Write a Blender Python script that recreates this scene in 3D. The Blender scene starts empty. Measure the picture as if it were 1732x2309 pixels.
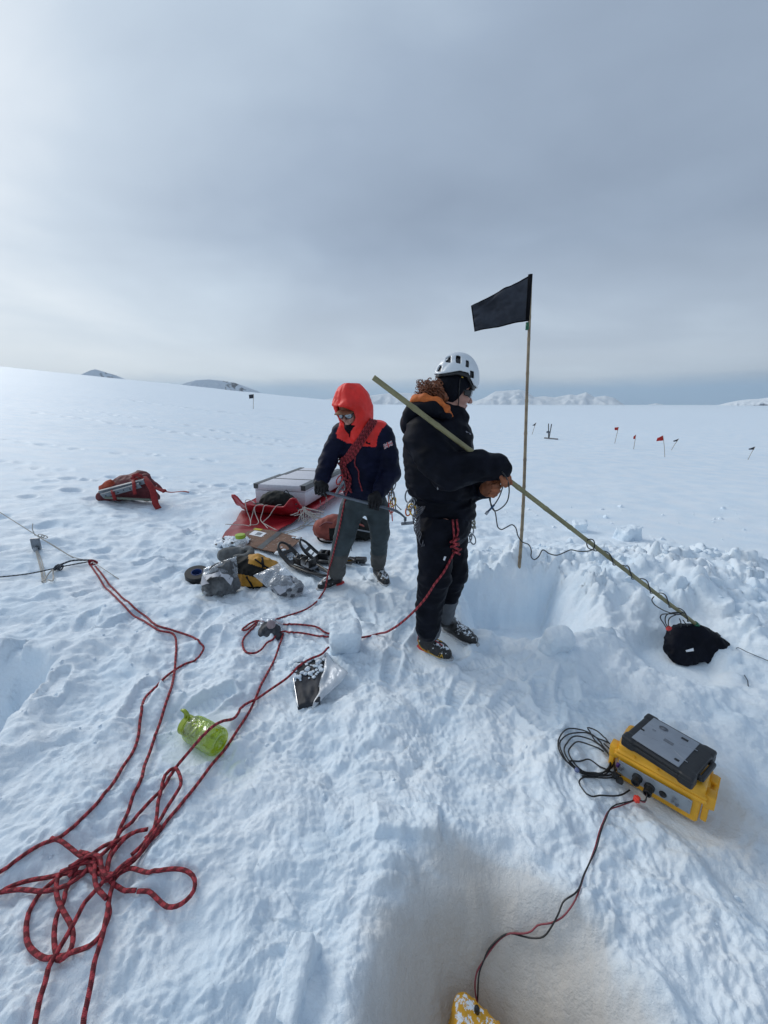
import bpy, bmesh, math, random
import numpy as np
from mathutils import Vector, Matrix

random.seed(7)
RNG = np.random.default_rng(11)
scene = bpy.context.scene
COL = scene.collection

# ------------------------------------------------------------------ camera
CAM_H = 1.65
F_PX = 833.0                      # focal length in pixels of the 1732 x 2309 photograph
PITCH = math.atan((1154.5 - 912.0) / F_PX)
cam_data = bpy.data.cameras.new('camera')
cam_data.sensor_fit = 'VERTICAL'
cam_data.sensor_height = 24.0
cam_data.lens = 24.0 * F_PX / 2309.0
cam_data.clip_start = 0.02
cam_data.clip_end = 60000.0
camera = bpy.data.objects.new('camera', cam_data)
camera.location = (0, 0, CAM_H)
camera.rotation_euler = (math.pi / 2 - PITCH, 0, 0)
COL.objects.link(camera)
scene.camera = camera

# ------------------------------------------------------------------ world, sun, exposure
SUN_EL = math.radians(33)
SUN_AZ = math.radians(-52)        # from +Y (view direction) towards -X
sun_dir = Vector((math.sin(SUN_AZ) * math.cos(SUN_EL), math.cos(SUN_AZ) * math.cos(SUN_EL), math.sin(SUN_EL)))

world = bpy.data.worlds.new('World')
scene.world = world
world.use_nodes = True
wn, wl = world.node_tree.nodes, world.node_tree.links
wn.clear()

def wmath(op, a, b=None, c=None, clamp=False):
    n = wn.new('ShaderNodeMath'); n.operation = op; n.use_clamp = clamp
    for i, v in enumerate((a, b, c)):
        if v is None: continue
        if isinstance(v, (int, float)): n.inputs[i].default_value = v
        else: wl.new(v, n.inputs[i])
    return n.outputs[0]

def wramp(fac, stops):
    n = wn.new('ShaderNodeValToRGB'); wl.new(fac, n.inputs[0])
    e = n.color_ramp.elements
    while len(e) < len(stops): e.new(0.5)
    for k, (p, c) in enumerate(stops):
        e[k].position = p; e[k].color = (*c, 1) if isinstance(c, tuple) else (c, c, c, 1)
    return n.outputs[0]

def wmix(fac, a, b, mode='MIX'):
    n = wn.new('ShaderNodeMix'); n.data_type = 'RGBA'; n.blend_type = mode
    for i, v in ((0, fac), (6, a), (7, b)):
        if isinstance(v, (int, float)): n.inputs[i].default_value = v
        elif isinstance(v, tuple): n.inputs[i].default_value = (*v, 1)
        else: wl.new(v, n.inputs[i])
    return n.outputs[2]

sky = wn.new('ShaderNodeTexSky')
sky.sky_type = 'NISHITA'
sky.sun_disc = False
sky.sun_elevation = SUN_EL
sky.sun_rotation = SUN_AZ
sky.air_density = 1.0; sky.dust_density = 2.0; sky.ozone_density = 1.5
tc = wn.new('ShaderNodeTexCoord')
sep = wn.new('ShaderNodeSeparateXYZ'); wl.new(tc.outputs['Generated'], sep.inputs[0])
dx, dy, dz = sep.outputs
zc = wmath('MAXIMUM', dz, 0.0)
den = wmath('ADD', zc, 0.16)
cu = wmath('DIVIDE', dx, den); cv = wmath('DIVIDE', dy, den)
comb = wn.new('ShaderNodeCombineXYZ')
wl.new(cu, comb.inputs[0]); wl.new(wmath('MULTIPLY', cv, 1.15), comb.inputs[1])
def wnoise(scale, detail, rough, dist=0.0, off=0.0):
    n = wn.new('ShaderNodeTexNoise'); n.inputs['Scale'].default_value = scale
    n.inputs['Detail'].default_value = detail; n.inputs['Roughness'].default_value = rough
    n.inputs['Distortion'].default_value = dist
    m = wn.new('ShaderNodeMapping'); m.inputs['Location'].default_value = (off, off * 0.7, off)
    wl.new(comb.outputs[0], m.inputs[0]); wl.new(m.outputs[0], n.inputs['Vector'])
    return n.outputs[0]
n1 = wnoise(0.42, 4, 0.5, 0.4, 3.1)
n2 = wnoise(1.1, 7, 0.55, 0.5, 8.3)
# cloud thickness: brighter towards the veiled sun side, soft streaks on top
grad = wmath('MULTIPLY_ADD', dx, -0.34, 0.48)
cl = wmath('ADD', grad, wmath('MULTIPLY', wmath('SUBTRACT', n1, 0.5), 1.25))
cl = wmath('ADD', cl, wmath('MULTIPLY', wmath('SUBTRACT', n2, 0.5), 0.42), clamp=True)
cloud = wramp(cl, [(0.0, (0.225, 0.282, 0.372)), (0.36, (0.325, 0.402, 0.510)),
                   (0.66, (0.47, 0.565, 0.670)), (1.0, (0.78, 0.84, 0.89))])
# horizon: bright veil, then the blue gap of clear far sky just above the snow
elev = wmath('ADD', dz, wmath('MULTIPLY', wmath('SUBTRACT', n2, 0.5), 0.03))
veil = wramp(elev, [(0.0, 0.0), (0.03, 0.15), (0.065, 0.70), (0.13, 0.36), (0.32, 0.0)])
veil = wmath('MULTIPLY', veil, wmath('MULTIPLY_ADD', dx, -0.45, 1.0), clamp=True)
cloud = wmix(veil, cloud, (0.70, 0.77, 0.83))
gap = wramp(elev, [(0.0, 0.75), (0.032, 0.85), (0.062, 0.12), (0.10, 0.0)])
cloud = wmix(gap, cloud, (0.27, 0.43, 0.62))
cloud10 = wmix(1.0, cloud, (10.0, 10.0, 10.0), 'MULTIPLY')
mixed = wmix(0.93, sky.outputs[0], cloud10)
bg = wn.new('ShaderNodeBackground'); bg.inputs[1].default_value = 0.1
wl.new(mixed, bg.inputs[0])
wout = wn.new('ShaderNodeOutputWorld'); wl.new(bg.outputs[0], wout.inputs[0])

sun_data = bpy.data.lights.new('sun', 'SUN')
sun_data.energy = 1.25
sun_data.angle = math.radians(28)
sun_data.color = (1.0, 0.96, 0.90)
sun = bpy.data.objects.new('sun', sun_data)
sun.rotation_euler = sun_dir.to_track_quat('Z', 'Y').to_euler()
COL.objects.link(sun)

scene.view_settings.view_transform = 'Standard'
scene.view_settings.look = 'None'
scene.view_settings.exposure = 0.21
scene.view_settings.gamma = 1.0
scene.view_settings.use_curve_mapping = False
scene.cycles.max_bounces = 8
scene.cycles.transparent_max_bounces = 12
scene.cycles.caustics_reflective = False
scene.cycles.caustics_refractive = False

# ------------------------------------------------------------------ noise in numpy
_perm = np.random.default_rng(5).permutation(256)
_perm = np.concatenate([_perm, _perm, _perm[:2]]).astype(np.int64)
_ang = np.random.default_rng(6).uniform(0, 2 * math.pi, 256)
_gx, _gy = np.cos(_ang), np.sin(_ang)
_g3 = np.random.default_rng(8).normal(size=(256, 3)); _g3 /= np.linalg.norm(_g3, axis=1)[:, None]
_wx = np.random.default_rng(9).random(256); _wy = np.random.default_rng(10).random(256)

def perlin(x, y, seed=0):
    x = x + seed * 17.31; y = y - seed * 9.77
    xf = np.floor(x); yf = np.floor(y)
    xi = xf.astype(np.int64) & 255; yi = yf.astype(np.int64) & 255
    x = x - xf; y = y - yf
    u = x * x * x * (x * (x * 6 - 15) + 10); v = y * y * y * (y * (y * 6 - 15) + 10)
    a = _perm[xi] + yi; b = _perm[xi + 1] + yi
    aa, ab, ba, bb = _perm[a], _perm[a + 1], _perm[b], _perm[b + 1]
    r0 = (_gx[aa] * x + _gy[aa] * y) * (1 - u) + (_gx[ba] * (x - 1) + _gy[ba] * y) * u
    r1 = (_gx[ab] * x + _gy[ab] * (y - 1)) * (1 - u) + (_gx[bb] * (x - 1) + _gy[bb] * (y - 1)) * u
    return (r0 * (1 - v) + r1 * v) * 1.5

def perlin3(x, y, z, seed=0):
    x = x + seed * 7.3; y = y + seed * 3.1; z = z - seed * 5.7
    xf, yf, zf = np.floor(x), np.floor(y), np.floor(z)
    xi, yi, zi = (k.astype(np.int64) & 255 for k in (xf, yf, zf))
    x = x - xf; y = y - yf; z = z - zf
    u, v, w = (k * k * (3 - 2 * k) for k in (x, y, z))
    out = 0
    for i in (0, 1):
        for j in (0, 1):
            for k in (0, 1):
                h = _perm[_perm[_perm[xi + i] + yi + j] + zi + k] if False else _perm[(_perm[(_perm[xi + i] + yi + j) & 255] + zi + k) & 255]
                g = _g3[h]
                out = out + (g[..., 0] * (x - i) + g[..., 1] * (y - j) + g[..., 2] * (z - k)) * \
                    (u if i else 1 - u) * (v if j else 1 - v) * (w if k else 1 - w)
    return out * 1.6

def fbm(x, y, octv, seed=0, rough=0.5):
    s = 0; a = 1.0; f = 1.0
    for o in range(octv):
        s = s + a * perlin(x * f, y * f, seed + o * 3); a *= rough; f *= 2.03
    return s

def worley(x, y, seed=0):
    """distance to nearest, second nearest, and id of the nearest feature point"""
    x = x + seed * 13.7; y = y + seed * 5.9
    xf = np.floor(x); yf = np.floor(y)
    d1 = np.full(x.shape, 9.0); d2 = np.full(x.shape, 9.0); idn = np.zeros(x.shape)
    for i in (-1, 0, 1):
        for j in (-1, 0, 1):
            cx = xf + i; cy = yf + j
            h = _perm[(_perm[cx.astype(np.int64) & 255] + (cy.astype(np.int64) & 255)) & 255]
            px = cx + _wx[h]; py = cy + _wy[h]
            d = np.hypot(px - x, py - y)
            near = d < d1
            d2 = np.where(near, d1, np.minimum(d2, d))
            idn = np.where(near, _wx[(h + 31) & 255], idn)
            d1 = np.where(near, d, d1)
    return d1, d2, idn

def sstep(a, b, x):
    t = np.clip((x - a) / (b - a), 0, 1)
    return t * t * (3 - 2 * t)

# ------------------------------------------------------------------ rays through the photograph (used to measure where things stand)
_c, _s = math.cos(PITCH), math.sin(PITCH)
def ray(px, py):
    a = (px - 866.0) / F_PX; b = (1154.5 - py) / F_PX
    return np.array((a, _c + b * _s, b * _c - _s))
def at(px, py, Y):
    """point seen at a photo pixel, at forward distance Y"""
    r = ray(px, py)
    return Vector(np.array((0, 0, CAM_H)) + r * (Y / r[1]))
def atz(px, py, z):
    r = ray(px, py)
    return Vector(np.array((0, 0, CAM_H)) + r * ((z - CAM_H) / r[2]))
# ------------------------------------------------------------------ terrain heights
# dents: (x, y, radius, depth)
DENTS = []
def _mk_dents():
    r = np.random.default_rng(21)
    # footprint trails on the left slope
    for (x0, y0, x1, y1, n, rad, dep) in ((-16, 20, -0.5, 14, 34, .17, .05), (-15, 16.5, -1, 13, 30, .17, .05),
                                           (-11, 9.5, 0, 9.2, 16, .14, .04), (-24, 34, -5, 27, 26, .4, .1),
                                           (-9, 7.6, -3.0, 6.0, 12, .13, .035), (-6.5, 5.1, -1.5, 7.6, 16, .12, .04)):
        for k in range(n):
            t = (k + r.uniform(-.4, .4)) / n
            DENTS.append((x0 + (x1 - x0) * t + r.normal() * .15, y0 + (y1 - y0) * t + r.normal() * .18, rad * r.uniform(.7, 1.3), dep * r.uniform(.5, 1.2)))
    for k in range(90):   # trampled area left of and behind the sledge
        DENTS.append((r.uniform(-7, -0.5), r.uniform(2.9, 7.2), r.uniform(.06, .14), r.uniform(.012, .04)))
    for k in range(36):
        DENTS.append((r.uniform(-.2, 1.1), r.uniform(2.0, 4.2), r.uniform(.06, .12), r.uniform(.01, .03)))
_mk_dents()

PRINTS = []
def _mk_prints():
    r = np.random.default_rng(31)
    for k in range(70):
        x, y = r.uniform(-2.6, 1.3), r.uniform(1.55, 4.6)
        if x > .6 and 2.2 < y < 3.3: continue
        PRINTS.append((x, y, r.uniform(-.9, .9) + (math.pi if r.uniform() < .4 else 0), r.uniform(.012, .032)))
    for x, y, a, d in ((-.50, 3.18, 1.2, .03), (-.02, 3.3, .6, .03), (.62, 2.05, 1.3, .02), (.15, 2.35, .4, .03), (.05, 2.0, .2, .025), (-.15, 2.6, -.3, .03), (.72, 1.75, .9, .02), (.45, 1.8, .5, .02)):
        PRINTS.append((x, y, a, d))
_mk_prints()

def seg_d(x, y, ax, ay, bx, by):
    vx, vy = bx - ax, by - ay
    t = np.clip(((x - ax) * vx + (y - ay) * vy) / (vx * vx + vy * vy), 0, 1)
    return np.hypot(x - ax - vx * t, y - ay - vy * t)

# (x, y, radius, height over the base slope): places where something stands and presses the snow flat
FLATS = [(.36, 2.16, .13, .0), (.50, 2.33, .12, .0), (-.47, 3.12, .14, .0), (-.03, 3.33, .10, .0),
         (1.27, 1.21, .17, -.01), (1.98, 2.12, .20, -.07), (-1.6, 5.2, .75, .02), (-1.35, 5.9, .75, .02), (-1.5, 4.4, .42, .01),
         (-.5, 4.35, .35, .0), (-4.5, 6.4, .5, .0), (-.93, 1.47, .12, -.01), (-.82, 3.7, .4, .0)]

def G_big(x, y):
    r = np.hypot(x, y)
    lim = np.minimum(1.0, 500.0 / np.maximum(r, 1e-3))
    sp = np.log1p(np.exp(np.clip(-(x + 1.9) / 1.3, -30, 30))) * 1.3 + np.clip(-(x + 1.9) - 39, 0, None) * 0
    z = 0.100 * np.where(x < -35, -(x + 1.9), sp) * lim
    z = z - 0.016 * np.maximum(0, x - 25) * np.minimum(1.0, 900.0 / np.maximum(r, 1e-3))
    z = z + 0.05 * fbm(x * .13, y * .13, 2, 3) * sstep(3, 12, r) + 0.5 * fbm(x * .012, y * .012, 2, 5) * sstep(60, 300, r)
    return z

def G(x, y, detail=True):
    x = np.asarray(x, float); y = np.asarray(y, float)
    shp = x.shape; x = x.ravel(); y = y.ravel()
    z = G_big(x, y)
    r = np.hypot(x, y)
    m = (r < 40)
    X = x[m]; Y = y[m]; R = r[m]
    Z = np.zeros(X.shape)
    wx = X + .05 * perlin(X * 3.1, Y * 3.1, 40); wy = Y + .05 * perlin(X * 3.1, Y * 3.1, 41)
    # ---- holes and heaps
    # square pit right of the standing person
    e = .035 * perlin(X * 4, Y * 4, 12) + .012 * perlin(X * 14, Y * 14, 13)
    dxp = np.maximum(.70 - X, X - 1.60) + e; dyp = np.maximum((2.34 + .35 * (1.05 - X).clip(0, .4)) - Y, Y - 3.18) + e
    dp = np.maximum(dxp, dyp)
    nearside = sstep(2.95, 2.45, Y) * .06
    pit = -.42 * sstep(.045 + nearside, -.12 - 2.2 * nearside, dp)
    # heap of dug-out blocks round the pit
    d_in = np.maximum(dxp, dyp)
    hb = np.exp(-((Y - 3.62 + .1 * X) / .34) ** 2) * sstep(.55, 1.2, X) * sstep(3.3, 2.5, X) * .16
    hb2 = np.exp(-((np.hypot((X - 2.55) / 1.25, (Y - 3.0) / .75)) ** 2)) * .30
    hb3 = np.exp(-((np.hypot((X - 3.4) / .8, (Y - 2.7) / .5)) ** 2)) * .16
    heap = np.maximum(np.maximum(hb, hb2), hb3) * sstep(-.02, .16, d_in)
    heap = heap * (1 - .9 * np.exp(-((X - 2.08) / .42) ** 4 - ((Y - 2.15) / .42) ** 4))
    heap_m = np.clip(heap / .12, 0, 1)
    # low ridge between the pit and the standing place
    ridge = .07 * np.exp(-(seg_d(X, Y, 1.62, 2.35, 1.25, 2.05) / .16) ** 2) + .05 * np.exp(-(seg_d(X, Y, .62, 2.75, 1.2, 2.28) / .10) ** 2)
    # pit at the camera's feet with the yellow sensor
    cx = .335 + .02 * perlin(X * 3, Y * 3, 14)
    dn = np.hypot((X - cx) / .46, (np.maximum(Y, .25) - .25) / .74) + .05 * perlin(X * 5, Y * 5, 15)
    npit = -.44 * sstep(1.04, .30, dn) + .026 * np.exp(-((dn - 1.09) / .09) ** 2) * (1 + .5 * perlin(X * 7, Y * 7, 90))
    # trench at the left edge
    dl = np.maximum(np.maximum(-3.6 - X, X + 1.98 + .25 * (Y - 1.7)), np.maximum(1.22 - Y, Y - 1.98)) + .06 * perlin(X * 3, Y * 3, 16)
    lpit = -.40 * sstep(.05, -.18, dl)
    lrim = .05 * np.exp(-((dl - .10) / .09) ** 2)
    slab = .035 * sstep(.012, -.012, np.maximum(np.abs(X - .09 + .04 * perlin(X * 6, Y * 6, 18)) - .13, np.abs(Y - 1.07) - .06 + .012 * perlin(X * 25, Y * 5, 19))) - .035 * np.exp(-(seg_d(X, Y, -.35, 1.36, .25, 1.30) / .09) ** 2)
    big = slab + pit + heap + ridge + npit + lpit + lrim
    in_pit = np.clip(sstep(0.03, -.02, dp) + sstep(1.12, .9, dn) + sstep(0.0, -.12, dl), 0, 1)
    # ---- trampled, broken snow
    rough = sstep(9.5, 3.8, R + .35 * np.abs(X) * 0 + np.maximum(0, X - 1.0) * 1.3 * sstep(2.8, 5, Y))
    rough = np.maximum(rough, heap_m) * (1 - .93 * in_pit)
    rough2 = np.maximum(sstep(4.4, 2.2, R), heap_m) * (1 - .97 * in_pit)
    n = .040 * fbm(wx * 1.3, wy * 1.3, 2, 17)
    n = n + .036 * fbm(wx * 3.3 + .25 * Y, wy * 4.2, 3, 20, .5)
    t = fbm(wx * 2.4, wy * 3.0, 3, 60, .55)                       # terraces left by spades and boots
    q = np.floor(t * 4) / 4 + sstep(.62, 1.0, t * 4 - np.floor(t * 4)) / 4
    n = n + .034 * (q - .25 * t) * sstep(-.25, .35, perlin(X * .9, Y * .9, 61))
    Z = big + n * rough
    if detail:
        k = (R < 8) & (rough > .03)
        xs, ys = wx[k], wy[k]; rg = rough[k]; rg2 = rough2[k]; hm = heap_m[k]
        d1, d2, idn = worley(xs * 9 , ys * 10, 1)
        lumps = np.sqrt(np.clip(1 - (d1 / .62) ** 2, 0, 1)) * (.25 + idn)
        msk = sstep(-.15, .5, perlin(xs * 1.7, ys * 1.7, 23))
        dz = .013 * lumps * (.35 + .65 * msk)
        d1, d2, idn = worley(xs * 21 + .6 * perlin(xs * 9, ys * 9, 3), ys * 24, 2)
        lumps2 = np.sqrt(np.clip(1 - (d1 / .6) ** 2, 0, 1)) * idn
        dz = dz + .0050 * lumps2 * (.2 + .8 * sstep(-.3, .4, perlin(xs * 2.9, ys * 2.9, 24)))
        dz = dz + .010 * fbm(xs * 9, ys * 12, 3, 27, .55) + .010 * (.5 - np.abs(perlin(xs * 5.5, ys * 8, 28))) + .0035 * perlin(xs * 48, ys * 55, 26) + .007 * fbm(xs * 19, ys * 21, 3, 64, .6) * sstep(-.3, .3, perlin(xs * 2.2, ys * 2.2, 66))
        d1, d2, idn = worley(xs * 40 + .5 * perlin(xs * 20, ys * 20, 7), ys * 44, 9)
        dz = dz + .0038 * np.sqrt(np.clip(1 - (d1 / .62) ** 2, 0, 1)) * idn
        add = dz * (.35 * rg + .65 * rg2)
        # dug-out blocks in the heap
        d1, d2, idn = worley(xs * 5.2, ys * 5.6, 5)
        edge = sstep(.02, .22, d2 - d1)
        add = add + hm * (edge * (.085 * sstep(.62, 1, idn)) + .052 * fbm(xs * 3.1, ys * 3.6, 4, 70, .55) + .035 * (.5 - np.abs(perlin(xs * 6.5, ys * 7.5, 74))))
        d1, d2, idn = worley(xs * 11, ys * 12, 6)
        add = add + hm * sstep(.02, .30, d2 - d1) * (.045 * sstep(.45, 1, idn))
        Z[k] += add
    # smooth flows in the pits
    Z = Z + in_pit * (.018 * fbm(X * 3, Y * 3, 3, 30) + .006 * fbm(X * 11, Y * 5, 3, 33))
    # wind crust on the plain
    calm = 1 - rough
    Z = Z + calm * sstep(3, 8, R) * (.012 * fbm(X * .7, Y * 1.6, 3, 35) + .006 * perlin(X * 3, Y * 5, 36) * sstep(20, 6, R))
    for (a, b, rad, dep) in DENTS:
        kk = np.abs(X - a) < 3 * rad
        if not kk.any(): continue
        ddx = X[kk] - a; ddy = Y[kk] - b
        w = np.hypot(ddx, ddy * 1.15) / rad
        Z[kk] += np.where(w < 3, -dep * np.exp(-w ** 4) + .35 * dep * np.exp(-((w - 1.35) / .35) ** 2), 0)
    for (a, b, an, dep) in (PRINTS if detail else ()):
        kk = (np.abs(X - a) < .24) & (np.abs(Y - b) < .24)
        if not kk.any(): continue
        lx = (X[kk] - a) * math.sin(an) + (Y[kk] - b) * math.cos(an); ly = (X[kk] - a) * math.cos(an) - (Y[kk] - b) * math.sin(an)
        w_ = .046 + .008 * np.cos((lx - .06) * 16)
        sd = np.maximum(np.abs(ly) - w_, np.abs(lx) - .150) + .012 * np.maximum(0, np.abs(lx) - .10) / .05
        inside = sstep(.012, -.010, sd)
        tread = .0035 * np.sin(lx * 190) * sstep(0, -.015, sd)
        Z[kk] += -inside * dep + .40 * dep * np.exp(-((sd - .022) / .014) ** 2) + tread * inside - inside * (Z[kk] - np.median(Z[kk])) * .5
    for (a, b, rad, zt) in FLATS:
        w = sstep(1.6, .9, np.hypot(X - a, Y - b) / rad)
        Z = Z * (1 - w) + zt * w
    z[m] += Z
    far = ~m
    X = x[far]; Y = y[far]; R = r[far]
    z[far] += (.10 * fbm(X * .03, Y * .10, 3, 50) + .25 * fbm(X * .006, Y * .02, 2, 52)) * sstep(40, 120, R) + .012 * fbm(X * .7, Y * 1.6, 2, 35) * sstep(120, 40, R)
    return z.reshape(shp)

# polar grid of the snow surface, also used to set things down on it
_rad = np.concatenate([np.linspace(.02, .38, 10), .4 * np.exp(np.arange(0, math.log(9 / .4), .0047)),
                       9 * np.exp(np.arange(0.01, math.log(60 / 9), .010)), 60 * np.exp(np.arange(.02, math.log(14000 / 60), .035))])
_hf = math.radians(82)
_az = np.concatenate([np.linspace(-_hf, _hf, 840), np.linspace(_hf, 2 * math.pi - _hf, 114)[1:-1]])
_A, _R = np.meshgrid(_az, _rad)
_GX = _R * np.sin(_A); _GY = _R * np.cos(_A)
_GZ = G(_GX, _GY)

def Gi(x, y):
    """height of the built snow surface"""
    x = np.asarray(x, float); y = np.asarray(y, float)
    r = np.clip(np.hypot(x, y), _rad[0], _rad[-2]); a = np.arctan2(x, y)
    a = np.clip(a, -_hf, _hf - 1e-6)
    fi = np.interp(r, _rad, np.arange(len(_rad))); fj = (a + _hf) / (2 * _hf) * 839
    i = np.floor(fi).astype(int); j = np.floor(fj).astype(int); i = np.minimum(i, len(_rad) - 2)
    u = fi - i; v = fj - j
    return (_GZ[i, j] * (1 - u) + _GZ[i + 1, j] * u) * (1 - v) + (_GZ[i, j + 1] * (1 - u) + _GZ[i + 1, j + 1] * u) * v

def gz(x, y):
    return float(Gi(x, y))

_T = 0.35 * (1.004 ** np.arange(1600))
def gp(px, py, lift=0.0):
    """where the ray through a photo pixel meets the snow"""
    r = ray(px, py)
    P = np.array((0, 0, CAM_H))[:, None] + r[:, None] * _T[None, :]
    d = P[2] - Gi(P[0], P[1])
    j = int(np.argmax(d < 0))
    if d[j] >= 0: return atz(px, py, 0)
    return Vector((P[0, j], P[1, j], float(Gi(P[0, j], P[1, j])) + lift))

# ------------------------------------------------------------------ objects, parts, custom properties
ORG = {}
def tag(o, label=None, cat=None, group=None, kind=None):
    if label: o['label'] = label
    if cat: o['category'] = cat
    if group: o['group'] = group
    if kind: o['kind'] = kind
    return o

def thing(name, label, cat, loc=(0, 0, 0), group=None):
    o = bpy.data.objects.new(name, None); COL.objects.link(o)
    o.empty_display_size = .1
    o.location = loc; ORG[o.name] = Vector(loc)
    return tag(o, label, cat, group)

def mesh(name, V, F, mats, parent=None, origin=None, smooth=True, uv=None, fmat=None):
    """one mesh object from world-space vertices"""
    V = np.asarray(V, float).reshape(-1, 3)
    base = ORG[parent.name] if parent is not None else Vector((0, 0, 0))
    if origin is None:
        c = V.mean(0) if parent is None else np.array(base)
        if parent is None: c[2] = V[:, 2].min()
        origin = Vector(c)
    V = V - np.array(origin)
    me = bpy.data.meshes.new(name)
    if isinstance(F, np.ndarray) and F.ndim == 2:
        n, k = F.shape
        me.vertices.add(len(V)); me.vertices.foreach_set('co', V.ravel())
        me.loops.add(n * k); me.loops.foreach_set('vertex_index', F.ravel().astype(np.int32))
        me.polygons.add(n); me.polygons.foreach_set('loop_start', np.arange(0, n * k, k, dtype=np.int32))
        me.update(calc_edges=True)
    else:
        me.from_pydata([tuple(v) for v in V], [], [tuple(int(i) for i in f) for f in F])
    if smooth is True:
        me.shade_smooth()
    elif smooth:
        me.shade_smooth()
        try: me.set_sharp_from_angle(angle=math.radians(smooth))
        except Exception: pass
    if uv is not None:
        lay = me.uv_layers.new(name='UVMap')
        li = np.zeros(len(me.loops), dtype=np.int32); me.loops.foreach_get('vertex_index', li)
        lay.data.foreach_set('uv', np.asarray(uv, float)[li].ravel())
    for mt in (mats if isinstance(mats, (list, tuple)) else [mats]):
        me.materials.append(mt)
    if fmat is not None:
        me.polygons.foreach_set('material_index', np.asarray(fmat, dtype=np.int32))
    me.validate()
    o = bpy.data.objects.new(name, me); COL.objects.link(o)
    if parent is not None:
        o.parent = parent; o.location = Vector(origin) - base
    else:
        o.location = origin
    ORG[o.name] = Vector(origin)
    return o

# ------------------------------------------------------------------ shapes (world-space V, F)
def join(*ms):
    V = []; F = []; n = 0
    for v, f in ms:
        v = np.asarray(v, float).reshape(-1, 3)
        V.append(v); F += [tuple(i + n for i in ff) for ff in f]; n += len(v)
    return np.concatenate(V), F

def resample(pts, step):
    """Catmull-Rom through pts, resampled at about step metres"""
    P = [np.array(p, float) for p in pts]
    if len(P) == 2:
        n = max(1, int(np.linalg.norm(P[1] - P[0]) / step))
        return np.array([P[0] + (P[1] - P[0]) * i / n for i in range(n + 1)])
    Q = [2 * P[0] - P[1]] + P + [2 * P[-1] - P[-2]]
    out = []
    for i in range(1, len(Q) - 2):
        p0, p1, p2, p3 = Q[i - 1:i + 3]
        t0 = 0; t1 = t0 + max(1e-4, np.linalg.norm(p1 - p0)) ** .5
        t2 = t1 + max(1e-4, np.linalg.norm(p2 - p1)) ** .5; t3 = t2 + max(1e-4, np.linalg.norm(p3 - p2)) ** .5
        n = max(2, int(np.linalg.norm(p2 - p1) / step))
        for k in range(n):
            t = t1 + (t2 - t1) * k / n
            A1 = (t1 - t) / (t1 - t0) * p0 + (t - t0) / (t1 - t0) * p1
            A2 = (t2 - t) / (t2 - t1) * p1 + (t - t1) / (t2 - t1) * p2
            A3 = (t3 - t) / (t3 - t2) * p2 + (t - t2) / (t3 - t2) * p3
            B1 = (t2 - t) / (t2 - t0) * A1 + (t - t0) / (t2 - t0) * A2
            B2 = (t3 - t) / (t3 - t1) * A2 + (t - t1) / (t3 - t1) * A3
            out.append((t2 - t) / (t2 - t1) * B1 + (t - t1) / (t2 - t1) * B2)
    out.append(P[-1])
    return np.array(out)

def tube(path, rad, nseg=8, caps=True, flat=1.0):
    """tube along path; returns V, F, uv (u = metres along, v = turn)"""
    P = np.asarray(path, float)
    T = np.gradient(P, axis=0); T /= np.maximum(np.linalg.norm(T, axis=1), 1e-9)[:, None]
    ref = np.array((0, 0, 1.0)) if abs(T[0][2]) < .9 else np.array((1.0, 0, 0))
    N = np.cross(T[0], ref); N /= np.linalg.norm(N)
    R = np.full(len(P), rad) if np.isscalar(rad) else np.asarray(rad, float)
    L = np.concatenate([[0], np.cumsum(np.linalg.norm(np.diff(P, axis=0), axis=1))])
    V = []; UV = []
    for i in range(len(P)):
        N = N - T[i] * np.dot(N, T[i]); N /= max(np.linalg.norm(N), 1e-9)
        B = np.cross(T[i], N)
        for j in range(nseg):
            a = 2 * math.pi * j / nseg
            V.append(P[i] + R[i] * (math.cos(a) * N + flat * math.sin(a) * B)); UV.append((L[i], j / nseg))
    F = []
    for i in range(len(P) - 1):
        for j in range(nseg):
            k = (j + 1) % nseg
            F.append((i * nseg + j, i * nseg + k, (i + 1) * nseg + k, (i + 1) * nseg + j))
    if caps:
        F.append(tuple(range(nseg - 1, -1, -1))); F.append(tuple((len(P) - 1) * nseg + j for j in range(nseg)))
    return np.array(V), F, np.array(UV)

def basis(xd, zd=(0, 0, 1)):
    x = Vector(xd).normalized(); z = Vector(zd).normalized()
    y = z.cross(x).normalized(); z = x.cross(y).normalized()
    return x, y, z

def rbox(c, half, B=None, bev=0.01, seg=2):
    """bevelled box: centre, half sizes, basis"""
    bm = bmesh.new(); bmesh.ops.create_cube(bm, size=2)
    for v in bm.verts: v.co = Vector((v.co.x * half[0], v.co.y * half[1], v.co.z * half[2]))
    if bev > 0:
        bmesh.ops.bevel(bm, geom=list(bm.edges), offset=bev, segments=seg, affect='EDGES', profile=.5)
    if B is None: B = (Vector((1, 0, 0)), Vector((0, 1, 0)), Vector((0, 0, 1)))
    V = [tuple(Vector(c) + B[0] * v.co.x + B[1] * v.co.y + B[2] * v.co.z) for v in bm.verts]
    bm.verts.index_update()
    F = [tuple(v.index for v in f.verts) for f in bm.faces]
    bm.free()
    return np.array(V), F

def lathe(c, axis, prof, n=24, caps=True):
    """prof: list of (along, radius)"""
    a = Vector(axis).normalized(); x = a.orthogonal().normalized(); y = a.cross(x)
    V = []; F = []
    for (h, r) in prof:
        for j in range(n):
            t = 2 * math.pi * j / n
            V.append(tuple(Vector(c) + a * h + x * (r * math.cos(t)) + y * (r * math.sin(t))))
    for i in range(len(prof) - 1):
        for j in range(n):
            k = (j + 1) % n
            F.append((i * n + j, i * n + k, (i + 1) * n + k, (i + 1) * n + j))
    if caps:
        F.append(tuple(range(n - 1, -1, -1))); F.append(tuple((len(prof) - 1) * n + j for j in range(n)))
    return np.array(V), F

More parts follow.
